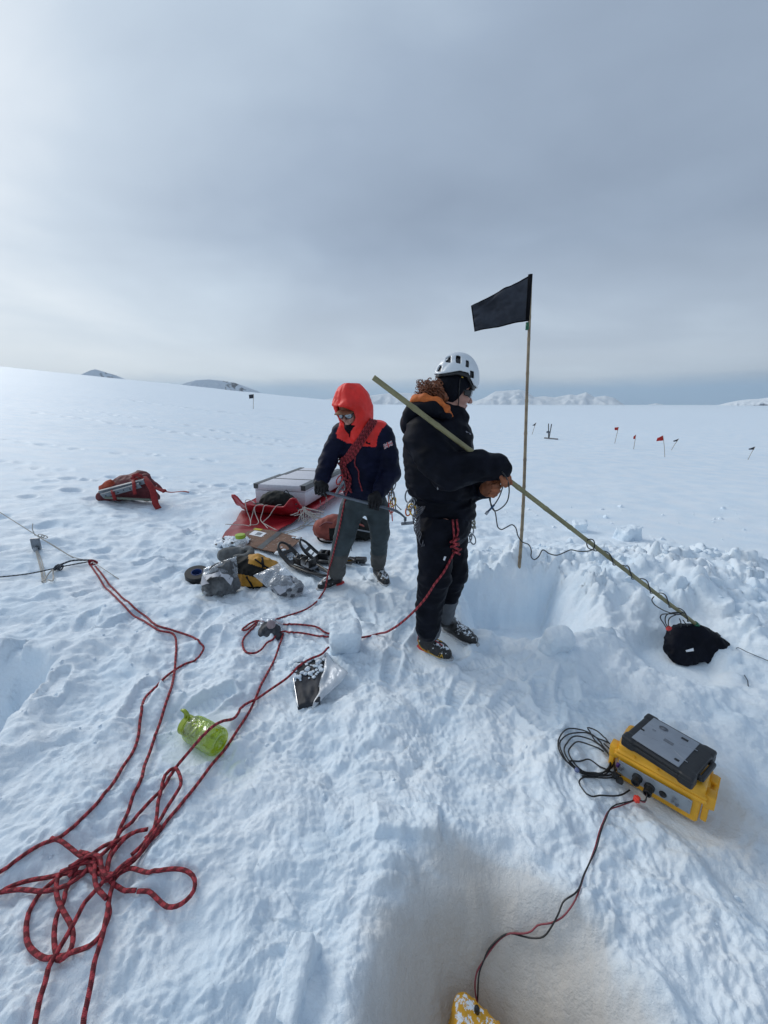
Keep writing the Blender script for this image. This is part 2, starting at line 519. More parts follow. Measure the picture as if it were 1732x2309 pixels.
def ball(c, r, n=10, sq=(1, 1, 1)):
    prof = []
    V = []; F = []
    for i in range(1, n):
        p = math.pi * i / n
        for j in range(2 * n):
            t = math.pi * j / n
            V.append((c[0] + r * sq[0] * math.sin(p) * math.cos(t), c[1] + r * sq[1] * math.sin(p) * math.sin(t), c[2] + r * sq[2] * math.cos(p)))
    m = 2 * n
    for i in range(n - 2):
        for j in range(m):
            k = (j + 1) % m
            F.append((i * m + j, (i + 1) * m + j, (i + 1) * m + k, i * m + k))
    V.append((c[0], c[1], c[2] + r * sq[2])); V.append((c[0], c[1], c[2] - r * sq[2]))
    for j in range(m):
        k = (j + 1) % m
        F.append((len(V) - 2, j, k)); F.append((len(V) - 1, (n - 2) * m + k, (n - 2) * m + j))
    return np.array(V), F

# ------------------------------------------------------------------ signed-distance modelling for soft shapes
def s_cap(P, a, b, ra, rb):
    a = np.array(a, float); b = np.array(b, float); ab = b - a
    t = np.clip(((P - a) @ ab) / max(ab @ ab, 1e-9), 0, 1)
    return np.linalg.norm(P - a - t[..., None] * ab, axis=-1) - (ra + (rb - ra) * t)
def s_ell(P, c, r, B=None):
    d = P - np.array(c, float)
    if B is not None: d = d @ np.array([list(b) for b in B]).T
    r = np.array(r, float)
    k0 = np.linalg.norm(d / r, axis=-1); k1 = np.linalg.norm(d / (r * r), axis=-1)
    return k0 * (k0 - 1) / np.maximum(k1, 1e-6)
def s_box(P, c, h, rd=0.01, B=None):
    d = P - np.array(c, float)
    if B is not None: d = d @ np.array([list(b) for b in B]).T
    q = np.abs(d) - (np.array(h, float) - rd)
    return np.linalg.norm(np.maximum(q, 0), axis=-1) + np.minimum(q.max(-1), 0) - rd
def s_path(P, pts, rad):
    """chain of capsules with a radius at each point"""
    d = None
    for i in range(len(pts) - 1):
        e = s_cap(P, pts[i], pts[i + 1], rad[i], rad[i + 1])
        d = e if d is None else smin(d, e, .02)
    return d
def smin(a, b, k):
    if k <= 0: return np.minimum(a, b)
    h = np.clip(.5 + .5 * (b - a) / k, 0, 1)
    return b + (a - b) * h - k * h * (1 - h)
def smax(a, b, k): return -smin(-a, -b, k)

def surf(f, lo, hi, h):
    """surface nets of f(P) over a box"""
    ax = [np.arange(lo[i], hi[i] + h, h) for i in range(3)]
    n = [len(a) for a in ax]
    D = np.empty(n)
    X, Y, = np.meshgrid(ax[0], ax[1], indexing='ij')
    CH = 24
    for k in range(0, n[2], CH):
        zz = ax[2][k:k + CH]
        P = np.empty((n[0], n[1], len(zz), 3)); P[..., 0] = X[..., None]; P[..., 1] = Y[..., None]; P[..., 2] = zz
        D[:, :, k:k + CH] = f(P)
    nc = [n[0] - 1, n[1] - 1, n[2] - 1]
    tot = nc[0] * nc[1] * nc[2]
    acc = np.zeros((tot, 3)); cnt = np.zeros(tot)
    edges = []
    for a in range(3):
        sl0 = [slice(None)] * 3; sl1 = [slice(None)] * 3
        sl0[a] = slice(0, -1); sl1[a] = slice(1, None)
        A = D[tuple(sl0)]; Bv = D[tuple(sl1)]
        m = (A < 0) != (Bv < 0)
        idx = np.argwhere(m)
        va, vb = A[m], Bv[m]
        t = va / (va - vb)
        pos = idx.astype(float); pos[:, a] += t
        b, c = [(1, 2), (2, 0), (0, 1)][a]
        ok = np.ones(len(idx), bool)
        cells = []
        for (ob, oc) in ((0, 0), (-1, 0), (-1, -1), (0, -1)):
            ci = idx.copy(); ci[:, b] += ob; ci[:, c] += oc
            good = (ci >= 0).all(1) & (ci < np.array(nc)).all(1)
            ok &= good
            lin = (ci[:, 0] * nc[1] + ci[:, 1]) * nc[2] + ci[:, 2]
            cells.append(lin)
            g = good
            for q in range(3): acc[:, q] += np.bincount(lin[g], pos[g, q], tot)
            cnt += np.bincount(lin[g], None, tot)
        edges.append((np.stack(cells, 1)[ok], (va < 0)[ok]))
    used = np.nonzero(cnt)[0]
    remap = np.full(tot, -1); remap[used] = np.arange(len(used))
    V = acc[used] / cnt[used][:, None] * h + np.array(lo)
    Fs = []
    for c4, s in edges:
        q = remap[c4]
        q[~s] = q[~s][:, ::-1]
        Fs.append(q)
    F = np.concatenate(Fs)
    return V, F

def smooth_mesh(V, F, it=2, lam=.5):
    F = np.asarray(F)
    E = np.concatenate([F[:, [0, 1]], F[:, [1, 2]], F[:, [2, 3]], F[:, [3, 0]]])
    n = len(V)
    for _ in range(it):
        S = np.zeros_like(V); c = np.bincount(E[:, 0], None, n) + np.bincount(E[:, 1], None, n)
        for q in range(3):
            S[:, q] = np.bincount(E[:, 0], V[E[:, 1], q], n) + np.bincount(E[:, 1], V[E[:, 0], q], n)
        V = V + lam * (S / np.maximum(c, 1)[:, None] - V)
    return V

# ------------------------------------------------------------------ materials
MATS = {}
def nodes(m):
    m.use_nodes = True
    nt = m.node_tree
    return nt, nt.nodes, nt.links, nt.nodes['Principled BSDF']

def plain(name, col, rough=.6, metal=0.0, var=.12, scale=30, bump=.0, bscale=200, coat=0, col2=None, thr=(.45, .6), spec=.5, sheen=0, snow=0.0):
    """principled colour with noise variation, optional second colour, fine bump and caught snow"""
    if name in MATS: return MATS[name]
    m = bpy.data.materials.new(name)
    nt, N, L, P = nodes(m)
    P.inputs['Roughness'].default_value = rough; P.inputs['Metallic'].default_value = metal
    P.inputs['Specular IOR Level'].default_value = spec
    if coat: P.inputs['Coat Weight'].default_value = coat; P.inputs['Coat Roughness'].default_value = .15
    if sheen: P.inputs['Sheen Weight'].default_value = sheen
    tcn = N.new('ShaderNodeTexCoord')
    nz = N.new('ShaderNodeTexNoise'); nz.inputs['Scale'].default_value = scale; nz.inputs['Detail'].default_value = 5
    L.new(tcn.outputs['Object'], nz.inputs['Vector'])
    rp = N.new('ShaderNodeValToRGB'); L.new(nz.outputs[0], rp.inputs[0])
    c2 = col2 if col2 else tuple(min(1, c * (1 + var) + .002) for c in col)
    c1 = col if col2 else tuple(c * (1 - var) for c in col)
    rp.color_ramp.elements[0].position, rp.color_ramp.elements[1].position = thr if col2 else (.35, .65)
    rp.color_ramp.elements[0].color = (*c1, 1); rp.color_ramp.elements[1].color = (*c2, 1)
    out = rp.outputs[0]
    if snow > 0:
        n2 = N.new('ShaderNodeTexNoise'); n2.inputs['Scale'].default_value = 42; n2.inputs['Detail'].default_value = 6; n2.inputs['Roughness'].default_value = .7
        L.new(tcn.outputs['Object'], n2.inputs['Vector'])
        geo = N.new('ShaderNodeNewGeometry'); sp = N.new('ShaderNodeSeparateXYZ'); L.new(geo.outputs['Normal'], sp.inputs[0])
        ma = N.new('ShaderNodeMath'); ma.operation = 'MULTIPLY_ADD'; L.new(sp.outputs[2], ma.inputs[0]); ma.inputs[1].default_value = .16; L.new(n2.outputs[0], ma.inputs[2])
        r2 = N.new('ShaderNodeValToRGB'); L.new(ma.outputs[0], r2.inputs[0])
        r2.color_ramp.elements[0].position = .80 - snow * .3; r2.color_ramp.elements[1].position = .84 - snow * .3
        mx = N.new('ShaderNodeMix'); mx.data_type = 'RGBA'; L.new(r2.outputs[0], mx.inputs[0]); L.new(out, mx.inputs[6]); mx.inputs[7].default_value = (.8, .86, .92, 1)
        out = mx.outputs[2]
    L.new(out, P.inputs['Base Color'])
    if bump:
        nb = N.new('ShaderNodeTexNoise'); nb.inputs['Scale'].default_value = bscale; nb.inputs['Detail'].default_value = 3
        L.new(tcn.outputs['Object'], nb.inputs['Vector'])
        bp = N.new('ShaderNodeBump'); bp.inputs['Strength'].default_value = bump; bp.inputs['Distance'].default_value = .004
        L.new(nb.outputs[0], bp.inputs['Height']); L.new(bp.outputs[0], P.inputs['Normal'])
    MATS[name] = m
    return m

def rope_mat(name, c1, c2, period=.034, duty=.45, twist=1.0):
    if name in MATS: return MATS[name]
    m = bpy.data.materials.new(name)
    nt, N, L, P = nodes(m)
    P.inputs['Roughness'].default_value = .75
    uv = N.new('ShaderNodeUVMap'); sp = N.new('ShaderNodeSeparateXYZ'); L.new(uv.outputs[0], sp.inputs[0])
    nz = N.new('ShaderNodeTexNoise'); nz.inputs['Scale'].default_value = 9; L.new(uv.outputs[0], nz.inputs['Vector'])
    def mt(op, a, b, c=None):
        n = N.new('ShaderNodeMath'); n.operation = op
        for i, v in enumerate((a, b, c)):
            if v is None: continue
            if isinstance(v, (int, float)): n.inputs[i].default_value = v
            else: L.new(v, n.inputs[i])
        return n.outputs[0]
    s = mt('ADD', mt('DIVIDE', sp.outputs[0], period), mt('MULTIPLY', sp.outputs[1], twist))
    s = mt('ADD', s, mt('MULTIPLY', nz.outputs[0], .5))
    f = mt('FRACT', s, 0)
    st = mt('GREATER_THAN', f, duty)
    ck = mt('FRACT', mt('MULTIPLY', mt('ADD', mt('DIVIDE', sp.outputs[0], period * .5), mt('MULTIPLY', sp.outputs[1], -2.0)), 1.0), 0)
    ck = mt('GREATER_THAN', ck, .78)
    mx = N.new('ShaderNodeMix'); mx.data_type = 'RGBA'; L.new(st, mx.inputs[0]); mx.inputs[6].default_value = (*c1, 1); mx.inputs[7].default_value = (*c2, 1)
    mx2 = N.new('ShaderNodeMix'); mx2.data_type = 'RGBA'; L.new(mt('MULTIPLY', ck, .45), mx2.inputs[0]); L.new(mx.outputs[2], mx2.inputs[6]); mx2.inputs[7].default_value = (*[c * .45 for c in c1], 1)
    L.new(mx2.outputs[2], P.inputs['Base Color'])
    w = mt('SINE', mt('MULTIPLY', mt('ADD', mt('DIVIDE', sp.outputs[0], .004), mt('MULTIPLY', sp.outputs[1], 6)), 6.283), 0)
    bp = N.new('ShaderNodeBump'); bp.inputs['Strength'].default_value = .5; bp.inputs['Distance'].default_value = .0012
    L.new(w, bp.inputs['Height']); L.new(bp.outputs[0], P.inputs['Normal'])
    MATS[name] = m
    return m

def film(name, tint=(.92, .95, .98), haze=.14, gloss=.16, rough=.12):
    """thin clear plastic: see-through, milky and glinting"""
    if name in MATS: return MATS[name]
    m = bpy.data.materials.new(name)
    nt, N, L, P = nodes(m)
    out = N['Material Output']
    tr = N.new('ShaderNodeBsdfTransparent'); tr.inputs[0].default_value = (*tint, 1)
    gl = N.new('ShaderNodeBsdfGlossy'); gl.inputs['Roughness'].default_value = rough; gl.inputs[0].default_value = (.9, .94, 1, 1)
    df = N.new('ShaderNodeBsdfDiffuse'); df.inputs[0].default_value = (*[c * .85 for c in tint], 1)
    tcn = N.new('ShaderNodeTexCoord'); nz = N.new('ShaderNodeTexNoise'); nz.inputs['Scale'].default_value = 14; nz.inputs['Detail'].default_value = 4; nz.inputs['Distortion'].default_value = 1.2
    L.new(tcn.outputs['Object'], nz.inputs['Vector'])
    bp = N.new('ShaderNodeBump'); bp.inputs['Strength'].default_value = .9; bp.inputs['Distance'].default_value = .02; L.new(nz.outputs[0], bp.inputs['Height'])
    L.new(bp.outputs[0], gl.inputs['Normal'])
    lw = N.new('ShaderNodeLayerWeight'); lw.inputs[0].default_value = .35; L.new(bp.outputs[0], lw.inputs['Normal'])
    mu = N.new('ShaderNodeMath'); mu.operation = 'MULTIPLY_ADD'; L.new(lw.outputs['Facing'], mu.inputs[0]); mu.inputs[1].default_value = .35; mu.inputs[2].default_value = gloss
    m1 = N.new('ShaderNodeMixShader'); m1.inputs[0].default_value = haze; L.new(tr.outputs[0], m1.inputs[1]); L.new(df.outputs[0], m1.inputs[2])
    m2 = N.new('ShaderNodeMixShader'); L.new(mu.outputs[0], m2.inputs[0]); L.new(m1.outputs[0], m2.inputs[1]); L.new(gl.outputs[0], m2.inputs[2])
    L.new(m2.outputs[0], out.inputs[0])
    MATS[name] = m
    return m

def snow_mat(name, stain=False):
    m = bpy.data.materials.new(name)
    nt, N, L, P = nodes(m)
    P.inputs['Roughness'].default_value = .55
    P.inputs['Specular IOR Level'].default_value = .18
    tcn = N.new('ShaderNodeTexCoord')
    def noise(scale, detail=4, rough=.5, dist=0, vec=None):
        n = N.new('ShaderNodeTexNoise'); n.inputs['Scale'].default_value = scale; n.inputs['Detail'].default_value = detail
        n.inputs['Roughness'].default_value = rough; n.inputs['Distortion'].default_value = dist
        L.new(vec if vec else tcn.outputs['Object'], n.inputs['Vector']); return n.outputs[0]
    def mt(op, a, b=None, c=None, clamp=False):
        n = N.new('ShaderNodeMath'); n.operation = op; n.use_clamp = clamp
        for i, v in enumerate((a, b, c)):
            if v is None: continue
            if isinstance(v, (int, float)): n.inputs[i].default_value = v
            else: L.new(v, n.inputs[i])
        return n.outputs[0]
    def ramp(f, stops):
        n = N.new('ShaderNodeValToRGB'); L.new(f, n.inputs[0]); e = n.color_ramp.elements
        while len(e) < len(stops): e.new(.5)
        for k, (p, c) in enumerate(stops):
            e[k].position = p; e[k].color = (*c, 1) if isinstance(c, tuple) else (c, c, c, 1)
        return n.outputs[0]
    def mix(f, a, b):
        n = N.new('ShaderNodeMix'); n.data_type = 'RGBA'
        for i, v in ((0, f), (6, a), (7, b)):
            if isinstance(v, (int, float)): n.inputs[i].default_value = v
            elif isinstance(v, tuple): n.inputs[i].default_value = (*v, 1)
            else: L.new(v, n.inputs[i])
        return n.outputs[2]
    # wet glazed snow is a little bluer than fresh crumbs
    col = ramp(noise(2.2, 5, .6), [(.35, (.71, .82, .915)), (.62, (.81, .88, .94))])
    if stain:
        sx = N.new('ShaderNodeSeparateXYZ'); L.new(tcn.outputs['Object'], sx.inputs[0])
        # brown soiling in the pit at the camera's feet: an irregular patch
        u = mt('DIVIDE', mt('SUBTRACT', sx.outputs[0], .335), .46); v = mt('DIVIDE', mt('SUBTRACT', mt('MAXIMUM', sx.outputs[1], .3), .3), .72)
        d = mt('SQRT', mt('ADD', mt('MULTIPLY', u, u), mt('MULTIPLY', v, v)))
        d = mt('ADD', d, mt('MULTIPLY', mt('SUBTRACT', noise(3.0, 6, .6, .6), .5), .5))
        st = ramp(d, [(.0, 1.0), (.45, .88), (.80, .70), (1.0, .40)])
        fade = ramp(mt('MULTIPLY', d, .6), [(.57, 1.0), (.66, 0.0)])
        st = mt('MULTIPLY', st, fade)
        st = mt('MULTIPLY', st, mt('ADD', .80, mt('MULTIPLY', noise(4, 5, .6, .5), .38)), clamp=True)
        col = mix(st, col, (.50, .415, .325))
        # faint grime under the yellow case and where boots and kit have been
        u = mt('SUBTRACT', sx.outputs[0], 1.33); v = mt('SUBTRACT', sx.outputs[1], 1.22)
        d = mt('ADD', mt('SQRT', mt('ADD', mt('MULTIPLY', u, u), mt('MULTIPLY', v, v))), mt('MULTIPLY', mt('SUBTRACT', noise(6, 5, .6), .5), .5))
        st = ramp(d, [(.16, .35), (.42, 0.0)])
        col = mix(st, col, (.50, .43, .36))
        g = mt('MULTIPLY', ramp(noise(1.1, 3), [(.55, 0.0), (.8, .06)]), 1)
        col = mix(g, col, (.62, .58, .62))
    L.new(col, P.inputs['Base Color'])
    h = mt('ADD', mt('MULTIPLY', noise(38, 6, .62), .011), mt('MULTIPLY', noise(160, 5, .7), .0040))
    bp = N.new('ShaderNodeBump'); bp.inputs['Strength'].default_value = .8; bp.inputs['Distance'].default_value = 1.0
    L.new(h, bp.inputs['Height']); L.new(bp.outputs[0], P.inputs['Normal'])
    return m
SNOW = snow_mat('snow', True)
SNOW_B = snow_mat('block_snow')
# ------------------------------------------------------------------ snow surface: one sheet to the horizon
def build_ground():
    V = np.stack([_GX, _GY, _GZ], -1).reshape(-1, 3)
    na = len(_az); nr = len(_rad)
    i = np.arange(nr - 1)[:, None]; j = np.arange(na)[None, :]; k = (j + 1) % na
    F = np.stack([i * na + j, i * na + k, (i + 1) * na + k, (i + 1) * na + j], -1).reshape(-1, 4)[:, ::-1]
    c = len(V)
    V = np.concatenate([V, [[0, 0, float(_GZ[0].mean())]]])
    F = np.concatenate([F, np.array([[c, q, q + 1, (q + 2) % na] for q in range(0, na - 1, 2)])])
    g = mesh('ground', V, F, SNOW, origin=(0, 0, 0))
    g['kind'] = 'structure'
build_ground()

# ------------------------------------------------------------------ far hills and mountains
def mountain_mat(name, rock_c, snow_c, cover, scale):
    m = bpy.data.materials.new(name)
    nt, N, L, P = nodes(m); P.inputs['Roughness'].default_value = .8
    tcn = N.new('ShaderNodeTexCoord')
    at_ = N.new('ShaderNodeAttribute'); at_.attribute_name = 'rock'
    nz = N.new('ShaderNodeTexNoise'); nz.inputs['Scale'].default_value = scale; nz.inputs['Detail'].default_value = 9; nz.inputs['Roughness'].default_value = .68
    L.new(tcn.outputs['Object'], nz.inputs['Vector'])
    a = N.new('ShaderNodeMath'); a.operation = 'MULTIPLY_ADD'; L.new(nz.outputs[0], a.inputs[0]); a.inputs[1].default_value = 1.6; L.new(at_.outputs['Fac'], a.inputs[2])
    r = N.new('ShaderNodeValToRGB'); L.new(a.outputs[0], r.inputs[0])
    r.color_ramp.elements[0].position = cover; r.color_ramp.elements[1].position = cover + .07
    r.color_ramp.elements[0].color = (*snow_c, 1); r.color_ramp.elements[1].color = (*rock_c, 1)
    # ramp input is clamped at 1, so scale down
    sc = N.new('ShaderNodeMath'); sc.operation = 'MULTIPLY'; sc.inputs[1].default_value = .4; L.new(a.outputs[0], sc.inputs[0]); L.new(sc.outputs[0], r.inputs[0])
    L.new(r.outputs[0], P.inputs['Base Color'])
    return m
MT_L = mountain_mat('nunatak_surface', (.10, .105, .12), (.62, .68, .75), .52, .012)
MT_R = mountain_mat('hazed_mountain_surface', (.34, .39, .46), (.82, .87, .92), .60, .006)  # rock colour lightened so distant haze is painted into it
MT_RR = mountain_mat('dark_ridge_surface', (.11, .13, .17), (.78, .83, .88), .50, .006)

def mountain(name, px0, px1, peak_pts, R, mat, rock, seed, depth=.5, rough=.25, sharp=1.0):
    """ridge seen between px0 and px1 with skyline through peak_pts (photo pixels), at distance R"""
    def azel(px, py):
        r = ray(px, py); return math.atan2(r[0], r[1]), r[2] / math.hypot(r[0], r[1])
    ae = [azel(*p) for p in peak_pts]
    A0 = azel(px0, 900)[0]; A1 = azel(px1, 900)[0]
    na = 150; nd = 60
    az = np.linspace(A0, A1, na); s = np.linspace(-1, 1, nd)
    top = np.interp(az, [a for a, e in ae], [e for a, e in ae])
    W = R * (A1 - A0)
    base_z = -120.0
    A, S = np.meshgrid(az, s)
    U = (A - A0) / (A1 - A0)
    RR = R + S * W * depth * .5
    T = np.interp(A.ravel(), az, top).reshape(A.shape)
    H = CAM_H + R * T - base_z
    prof = np.clip(1 - np.abs(S) ** 1.25, 0, 1)
    n = fbm(U * 9 + seed, S * 4 + 3, 5, seed, .55); rid = 1 - np.abs(perlin(U * 12 + seed, S * 3, seed + 9)) * 2
    hgt = (CAM_H + R * T)
    Z = base_z + H * prof ** sharp + hgt.clip(20) * rough * (.5 * n + .35 * rid - .2) * (1 - np.exp(-(S / .25) ** 2)) 
    X = RR * np.sin(A); Y = RR * np.cos(A)
    V = np.stack([X, Y, Z], -1).reshape(-1, 3)
    i = np.arange(nd - 1)[:, None]; j = np.arange(na - 1)[None, :]
    F = np.stack([i * na + j, i * na + j + 1, (i + 1) * na + j + 1, (i + 1) * na + j], -1).reshape(-1, 4)
    o = mesh(name, V, F, mat)
    rk = rock(U, S, (Z - base_z) / H.max()) + 0 * U
    at_ = o.data.attributes.new('rock', 'FLOAT', 'POINT'); at_.data.foreach_set('value', rk.ravel().astype(np.float32))
    o['kind'] = 'structure'
    return o
mountain('rocky_hill', 165, 310, [(165, 852), (185, 843), (205, 834), (215, 832), (235, 838), (262, 846), (285, 856), (310, 872)], 5200, MT_L,
         lambda U, S, H: .12 + .40 * sstep(.38, .5, U) * sstep(.86, .70, U) + .22 * perlin(U * 14, S * 9, 4), 3)
mountain('rocky_hill', 395, 595, [(395, 872), (415, 864), (440, 857), (470, 855), (500, 858), (530, 863), (555, 872), (582, 882), (595, 890)], 5600, MT_L,
         lambda U, S, H: .1 + .48 * sstep(.46, .58, U) * sstep(.86, .72, U) + .25 * perlin(U * 16, S * 9, 5), 5)
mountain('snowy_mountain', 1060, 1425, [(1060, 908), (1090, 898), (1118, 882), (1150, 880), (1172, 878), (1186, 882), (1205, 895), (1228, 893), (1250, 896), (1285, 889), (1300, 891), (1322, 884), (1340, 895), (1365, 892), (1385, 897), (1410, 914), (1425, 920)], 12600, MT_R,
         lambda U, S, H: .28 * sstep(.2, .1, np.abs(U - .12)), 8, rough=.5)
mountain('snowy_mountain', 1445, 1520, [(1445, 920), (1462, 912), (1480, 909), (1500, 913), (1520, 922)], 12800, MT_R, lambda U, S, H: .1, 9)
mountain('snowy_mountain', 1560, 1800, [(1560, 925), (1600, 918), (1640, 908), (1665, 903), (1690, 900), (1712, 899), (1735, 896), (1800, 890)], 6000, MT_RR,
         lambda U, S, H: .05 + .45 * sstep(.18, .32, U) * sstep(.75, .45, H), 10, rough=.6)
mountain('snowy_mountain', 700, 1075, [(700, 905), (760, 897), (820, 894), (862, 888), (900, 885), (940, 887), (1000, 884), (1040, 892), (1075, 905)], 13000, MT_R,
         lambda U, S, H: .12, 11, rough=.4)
# ------------------------------------------------------------------ people
BLK = plain('black_nylon', (.0028, .0038, .0085), .6, bump=.25, bscale=300, var=.3, scale=12, spec=.10)
NAVY = plain('navy_shell', (.0045, .0065, .024), .6, spec=.12, bump=.2, bscale=300, var=.25, scale=10)
REDC = plain('red_shell', (.80, .022, .014), .55, bump=.2, bscale=300, var=.12, scale=10)
PANTB = plain('grey_green_trousers', (.030, .045, .052), .75, bump=.25, bscale=260, var=.2, scale=9, snow=.1)
PANTC = plain('brown_grey_cuff', (.060, .060, .058), .8, bump=.25, bscale=260, var=.2, scale=9, snow=.3)
GREYC = plain('grey_gaiter', (.085, .095, .11), .75, bump=.2, bscale=260, var=.12, scale=9)
SKIN = plain('skin', (.42, .215, .165), .5, var=.12, scale=22, bump=.1, bscale=120)  # tone darkened: shade inside the hood is put into the colour
LEATH = plain('brown_leather', (.26, .085, .035), .65, var=.35, scale=26, bump=.4, bscale=90)
GLOVEB = plain('black_glove', (.006, .006, .008), .6, spec=.3, bump=.3, bscale=200, var=.3)
HAIRM = plain('auburn_hair', (.17, .055, .022), .5, var=.5, scale=60)
ORG_C = plain('orange_lining', (.55, .13, .02), .7, var=.2, scale=30, bump=.3, bscale=120)
WHT = plain('white_helmet_shell', (.62, .66, .70), .35, var=.03, scale=12, coat=.4)
LENS = plain('mirror_lens', (.30, .33, .36), .14, metal=.8, var=.05)
FRAME = plain('black_plastic', (.012, .012, .014), .35, var=.1)
METAL = plain('grey_metal', (.30, .32, .35), .35, metal=.9, var=.1, scale=40)
METALD = plain('dull_metal', (.20, .22, .25), .45, metal=.7, var=.15, scale=30)
ALLOY = plain('grey_painted_shaft', (.14, .165, .20), .4, metal=.4, var=.12, scale=20)
YEL = plain('yellow_print', (.70, .42, .03), .5, var=.1)
REDP = plain('red_print', (.55, .03, .03), .5, var=.1)
WPR = plain('white_print', (.72, .74, .78), .6, var=.05)
SOLE = plain('black_rubber', (.015, .015, .016), .7, var=.2)
MIDS = plain('snowy_midsole', (.42, .44, .46), .7, var=.25, scale=50)
BOOTM = plain('black_boot_leather', (.011, .011, .012), .45, var=.3, bump=.3, bscale=160, snow=.5)
ROPE_R = rope_mat('red_rope', (.15, .010, .016), (.42, .042, .055), duty=.5)
ROPE_W = rope_mat('pale_cord', (.45, .42, .38), (.60, .57, .52), .02)
ROPE_K = rope_mat('dark_cord', (.025, .03, .04), (.20, .22, .25), .03, .7)
CORD = plain('black_cable', (.010, .010, .011), .35, var=.1)

def cast(f, px, py, y0, y1, lift=0.0):
    """first point of a shape on the sight line through a photo pixel, lifted off its surface"""
    r = ray(px, py)
    ys = np.linspace(y0, y1, 400)
    P = np.array((0, 0, CAM_H)) + r[None, :] * (ys / r[1])[:, None]
    d = f(P)
    i = int(np.argmax(d < 0)) if (d < 0).any() else int(np.argmin(d))
    p = P[i]
    if lift:
        e = 1e-3
        g = np.array([f((p + e * np.eye(3)[k])[None])[0] - f((p - e * np.eye(3)[k])[None])[0] for k in range(3)])
        g /= max(np.linalg.norm(g), 1e-9); p = p + g * lift
    return Vector(p)

def nz3(P, s, seed, aniso=(1, 1, 1)):
    return perlin3(P[..., 0] * s * aniso[0], P[..., 1] * s * aniso[1], P[..., 2] * s * aniso[2], seed)

def boot(root, heel, toe, up, sole_cols=None, mat=BOOTM, rand=None, red_heel=True, width=.052, name='boot'):
    """mountain boot from heel point to toe point on the snow"""
    heel = Vector(heel); toe = Vector(toe)
    x, y, z = basis(toe - heel); L = (toe - heel).length
    def W(p): return heel + x * p[0] + y * p[1] + z * p[2]
    h = .0045
    def up_f(P):
        d = s_cap(P, W((.055, 0, .075)), W((L * .62, 0, .062)), width * 1.02, width * .95)
        d = smin(d, s_cap(P, W((L * .6, 0, .055)), W((L - .050, 0, .048)), width * .98, width * .78), .03)
        d = smin(d, s_cap(P, W((.062, 0, .09)), Vector(up), width * 1.05, width * 1.05), .03)
        d = smax(d, -((P - np.array(heel)) @ np.array(z) - .022), .008)
        return d + .0016 * nz3(P, 55, 3)
    pts = np.array([list(heel), list(toe), list(up)])
    lo = pts.min(0) - .10; hi = pts.max(0) + .10
    V, F = surf(up_f, lo, hi, h); V = smooth_mesh(V, F, 1)
    b = mesh(name, V, F, [mat] if rand is None else [mat, rand], root, origin=heel,
             fmat=None if rand is None else (((V[F].mean(1) - np.array(heel)) @ np.array(z)) < .045).astype(int))
    def sole_f(P, lo_, hi_, g):
        q = P - np.array(heel); lx = q @ np.array(x); ly = q @ np.array(y); lz = q @ np.array(z)
        w = np.interp(lx, [0, .03, .11, L * .68, L - .03, L], [.028, .040, .036, .052, .036, .012]) + g
        d = np.maximum(np.abs(ly) - w, np.maximum(-lx - g, lx - L - g))
        return np.maximum(d, np.maximum(lo_ - lz, lz - hi_))
    V, F = surf(lambda P: smax(sole_f(P, 0.0, .018, .004), -sole_f(P, -.01, .010, -.002 - .02) , .001) if False else sole_f(P, 0.0, .017, .004), lo, hi, h)
    mesh('sole', smooth_mesh(V, F, 1), F, SOLE, b)
    V, F = surf(lambda P: sole_f(P, .017, .034, .006), lo, hi, h)
    c = (V[F].mean(1) - np.array(heel)) @ np.array(x)
    mesh('midsole', smooth_mesh(V, F, 1), F, [MIDS, REDP], b, fmat=(c < .09).astype(int) if red_heel else None)
    return b, (x, y, z, L)

def hand(f_list, mat, root, name='glove', h=.0038, wrinkle=.0015):
    """f_list: (palm capsules, finger chains) in world points; one joined surface"""
    palms, fingers = f_list
    pts = [p for c in palms for p in c[:2]] + [p for fg in fingers for p in fg[0]]
    P0 = np.array([list(p) for p in pts])
    def f(P):
        d = None
        for a, b, ra, rb in palms:
            e = s_cap(P, a, b, ra, rb); d = e if d is None else smin(d, e, .015)
        for ch, rr in fingers:
            e = None
            for i in range(len(ch) - 1):
                g = s_cap(P, ch[i], ch[i + 1], rr * (1 - .08 * i), rr * (1 - .08 * (i + 1)))
                e = g if e is None else smin(e, g, .003)
            d = smin(d, e, .004)
        return d + wrinkle * nz3(P, 70, 4)
    V, F = surf(f, P0.min(0) - .05, P0.max(0) + .05, h)
    V = smooth_mesh(V, F, 1, .4)
    return mesh(name, V, F, mat, root), f

def text_mesh(txt, size, O, X, Y_, depth=.0008, surf_f=None):
    """flat lettering at O along X, up Y_"""
    cu = bpy.data.curves.new('lettering', 'FONT'); cu.body = txt; cu.size = size; cu.extrude = depth
    cu.resolution_u = 2
    ob = bpy.data.objects.new('lettering', cu); COL.objects.link(ob)
    dg = bpy.context.evaluated_depsgraph_get()
    me = bpy.data.meshes.new_from_object(ob.evaluated_get(dg))
    V = np.array([list(v.co) for v in me.vertices]); F = [tuple(p.vertices) for p in me.polygons]
    bpy.data.objects.remove(ob); bpy.data.curves.remove(cu); bpy.data.meshes.remove(me)
    O = np.array(O); X = np.array(Vector(X).normalized()); Yv = np.array(Vector(Y_).normalized()); Zv = np.cross(X, Yv)
    return O + V[:, :1] * X + V[:, 1:2] * Yv + V[:, 2:] * Zv, F

def ring(c, axis_u, axis_v, ru, rv, r, n=28, nseg=6):
    pts = [Vector(c) + Vector(axis_u) * (ru * math.cos(2 * math.pi * i / n)) + Vector(axis_v) * (rv * math.sin(2 * math.pi * i / n)) for i in range(n + 1)]
    return tube([list(p) for p in pts], r, nseg, False)

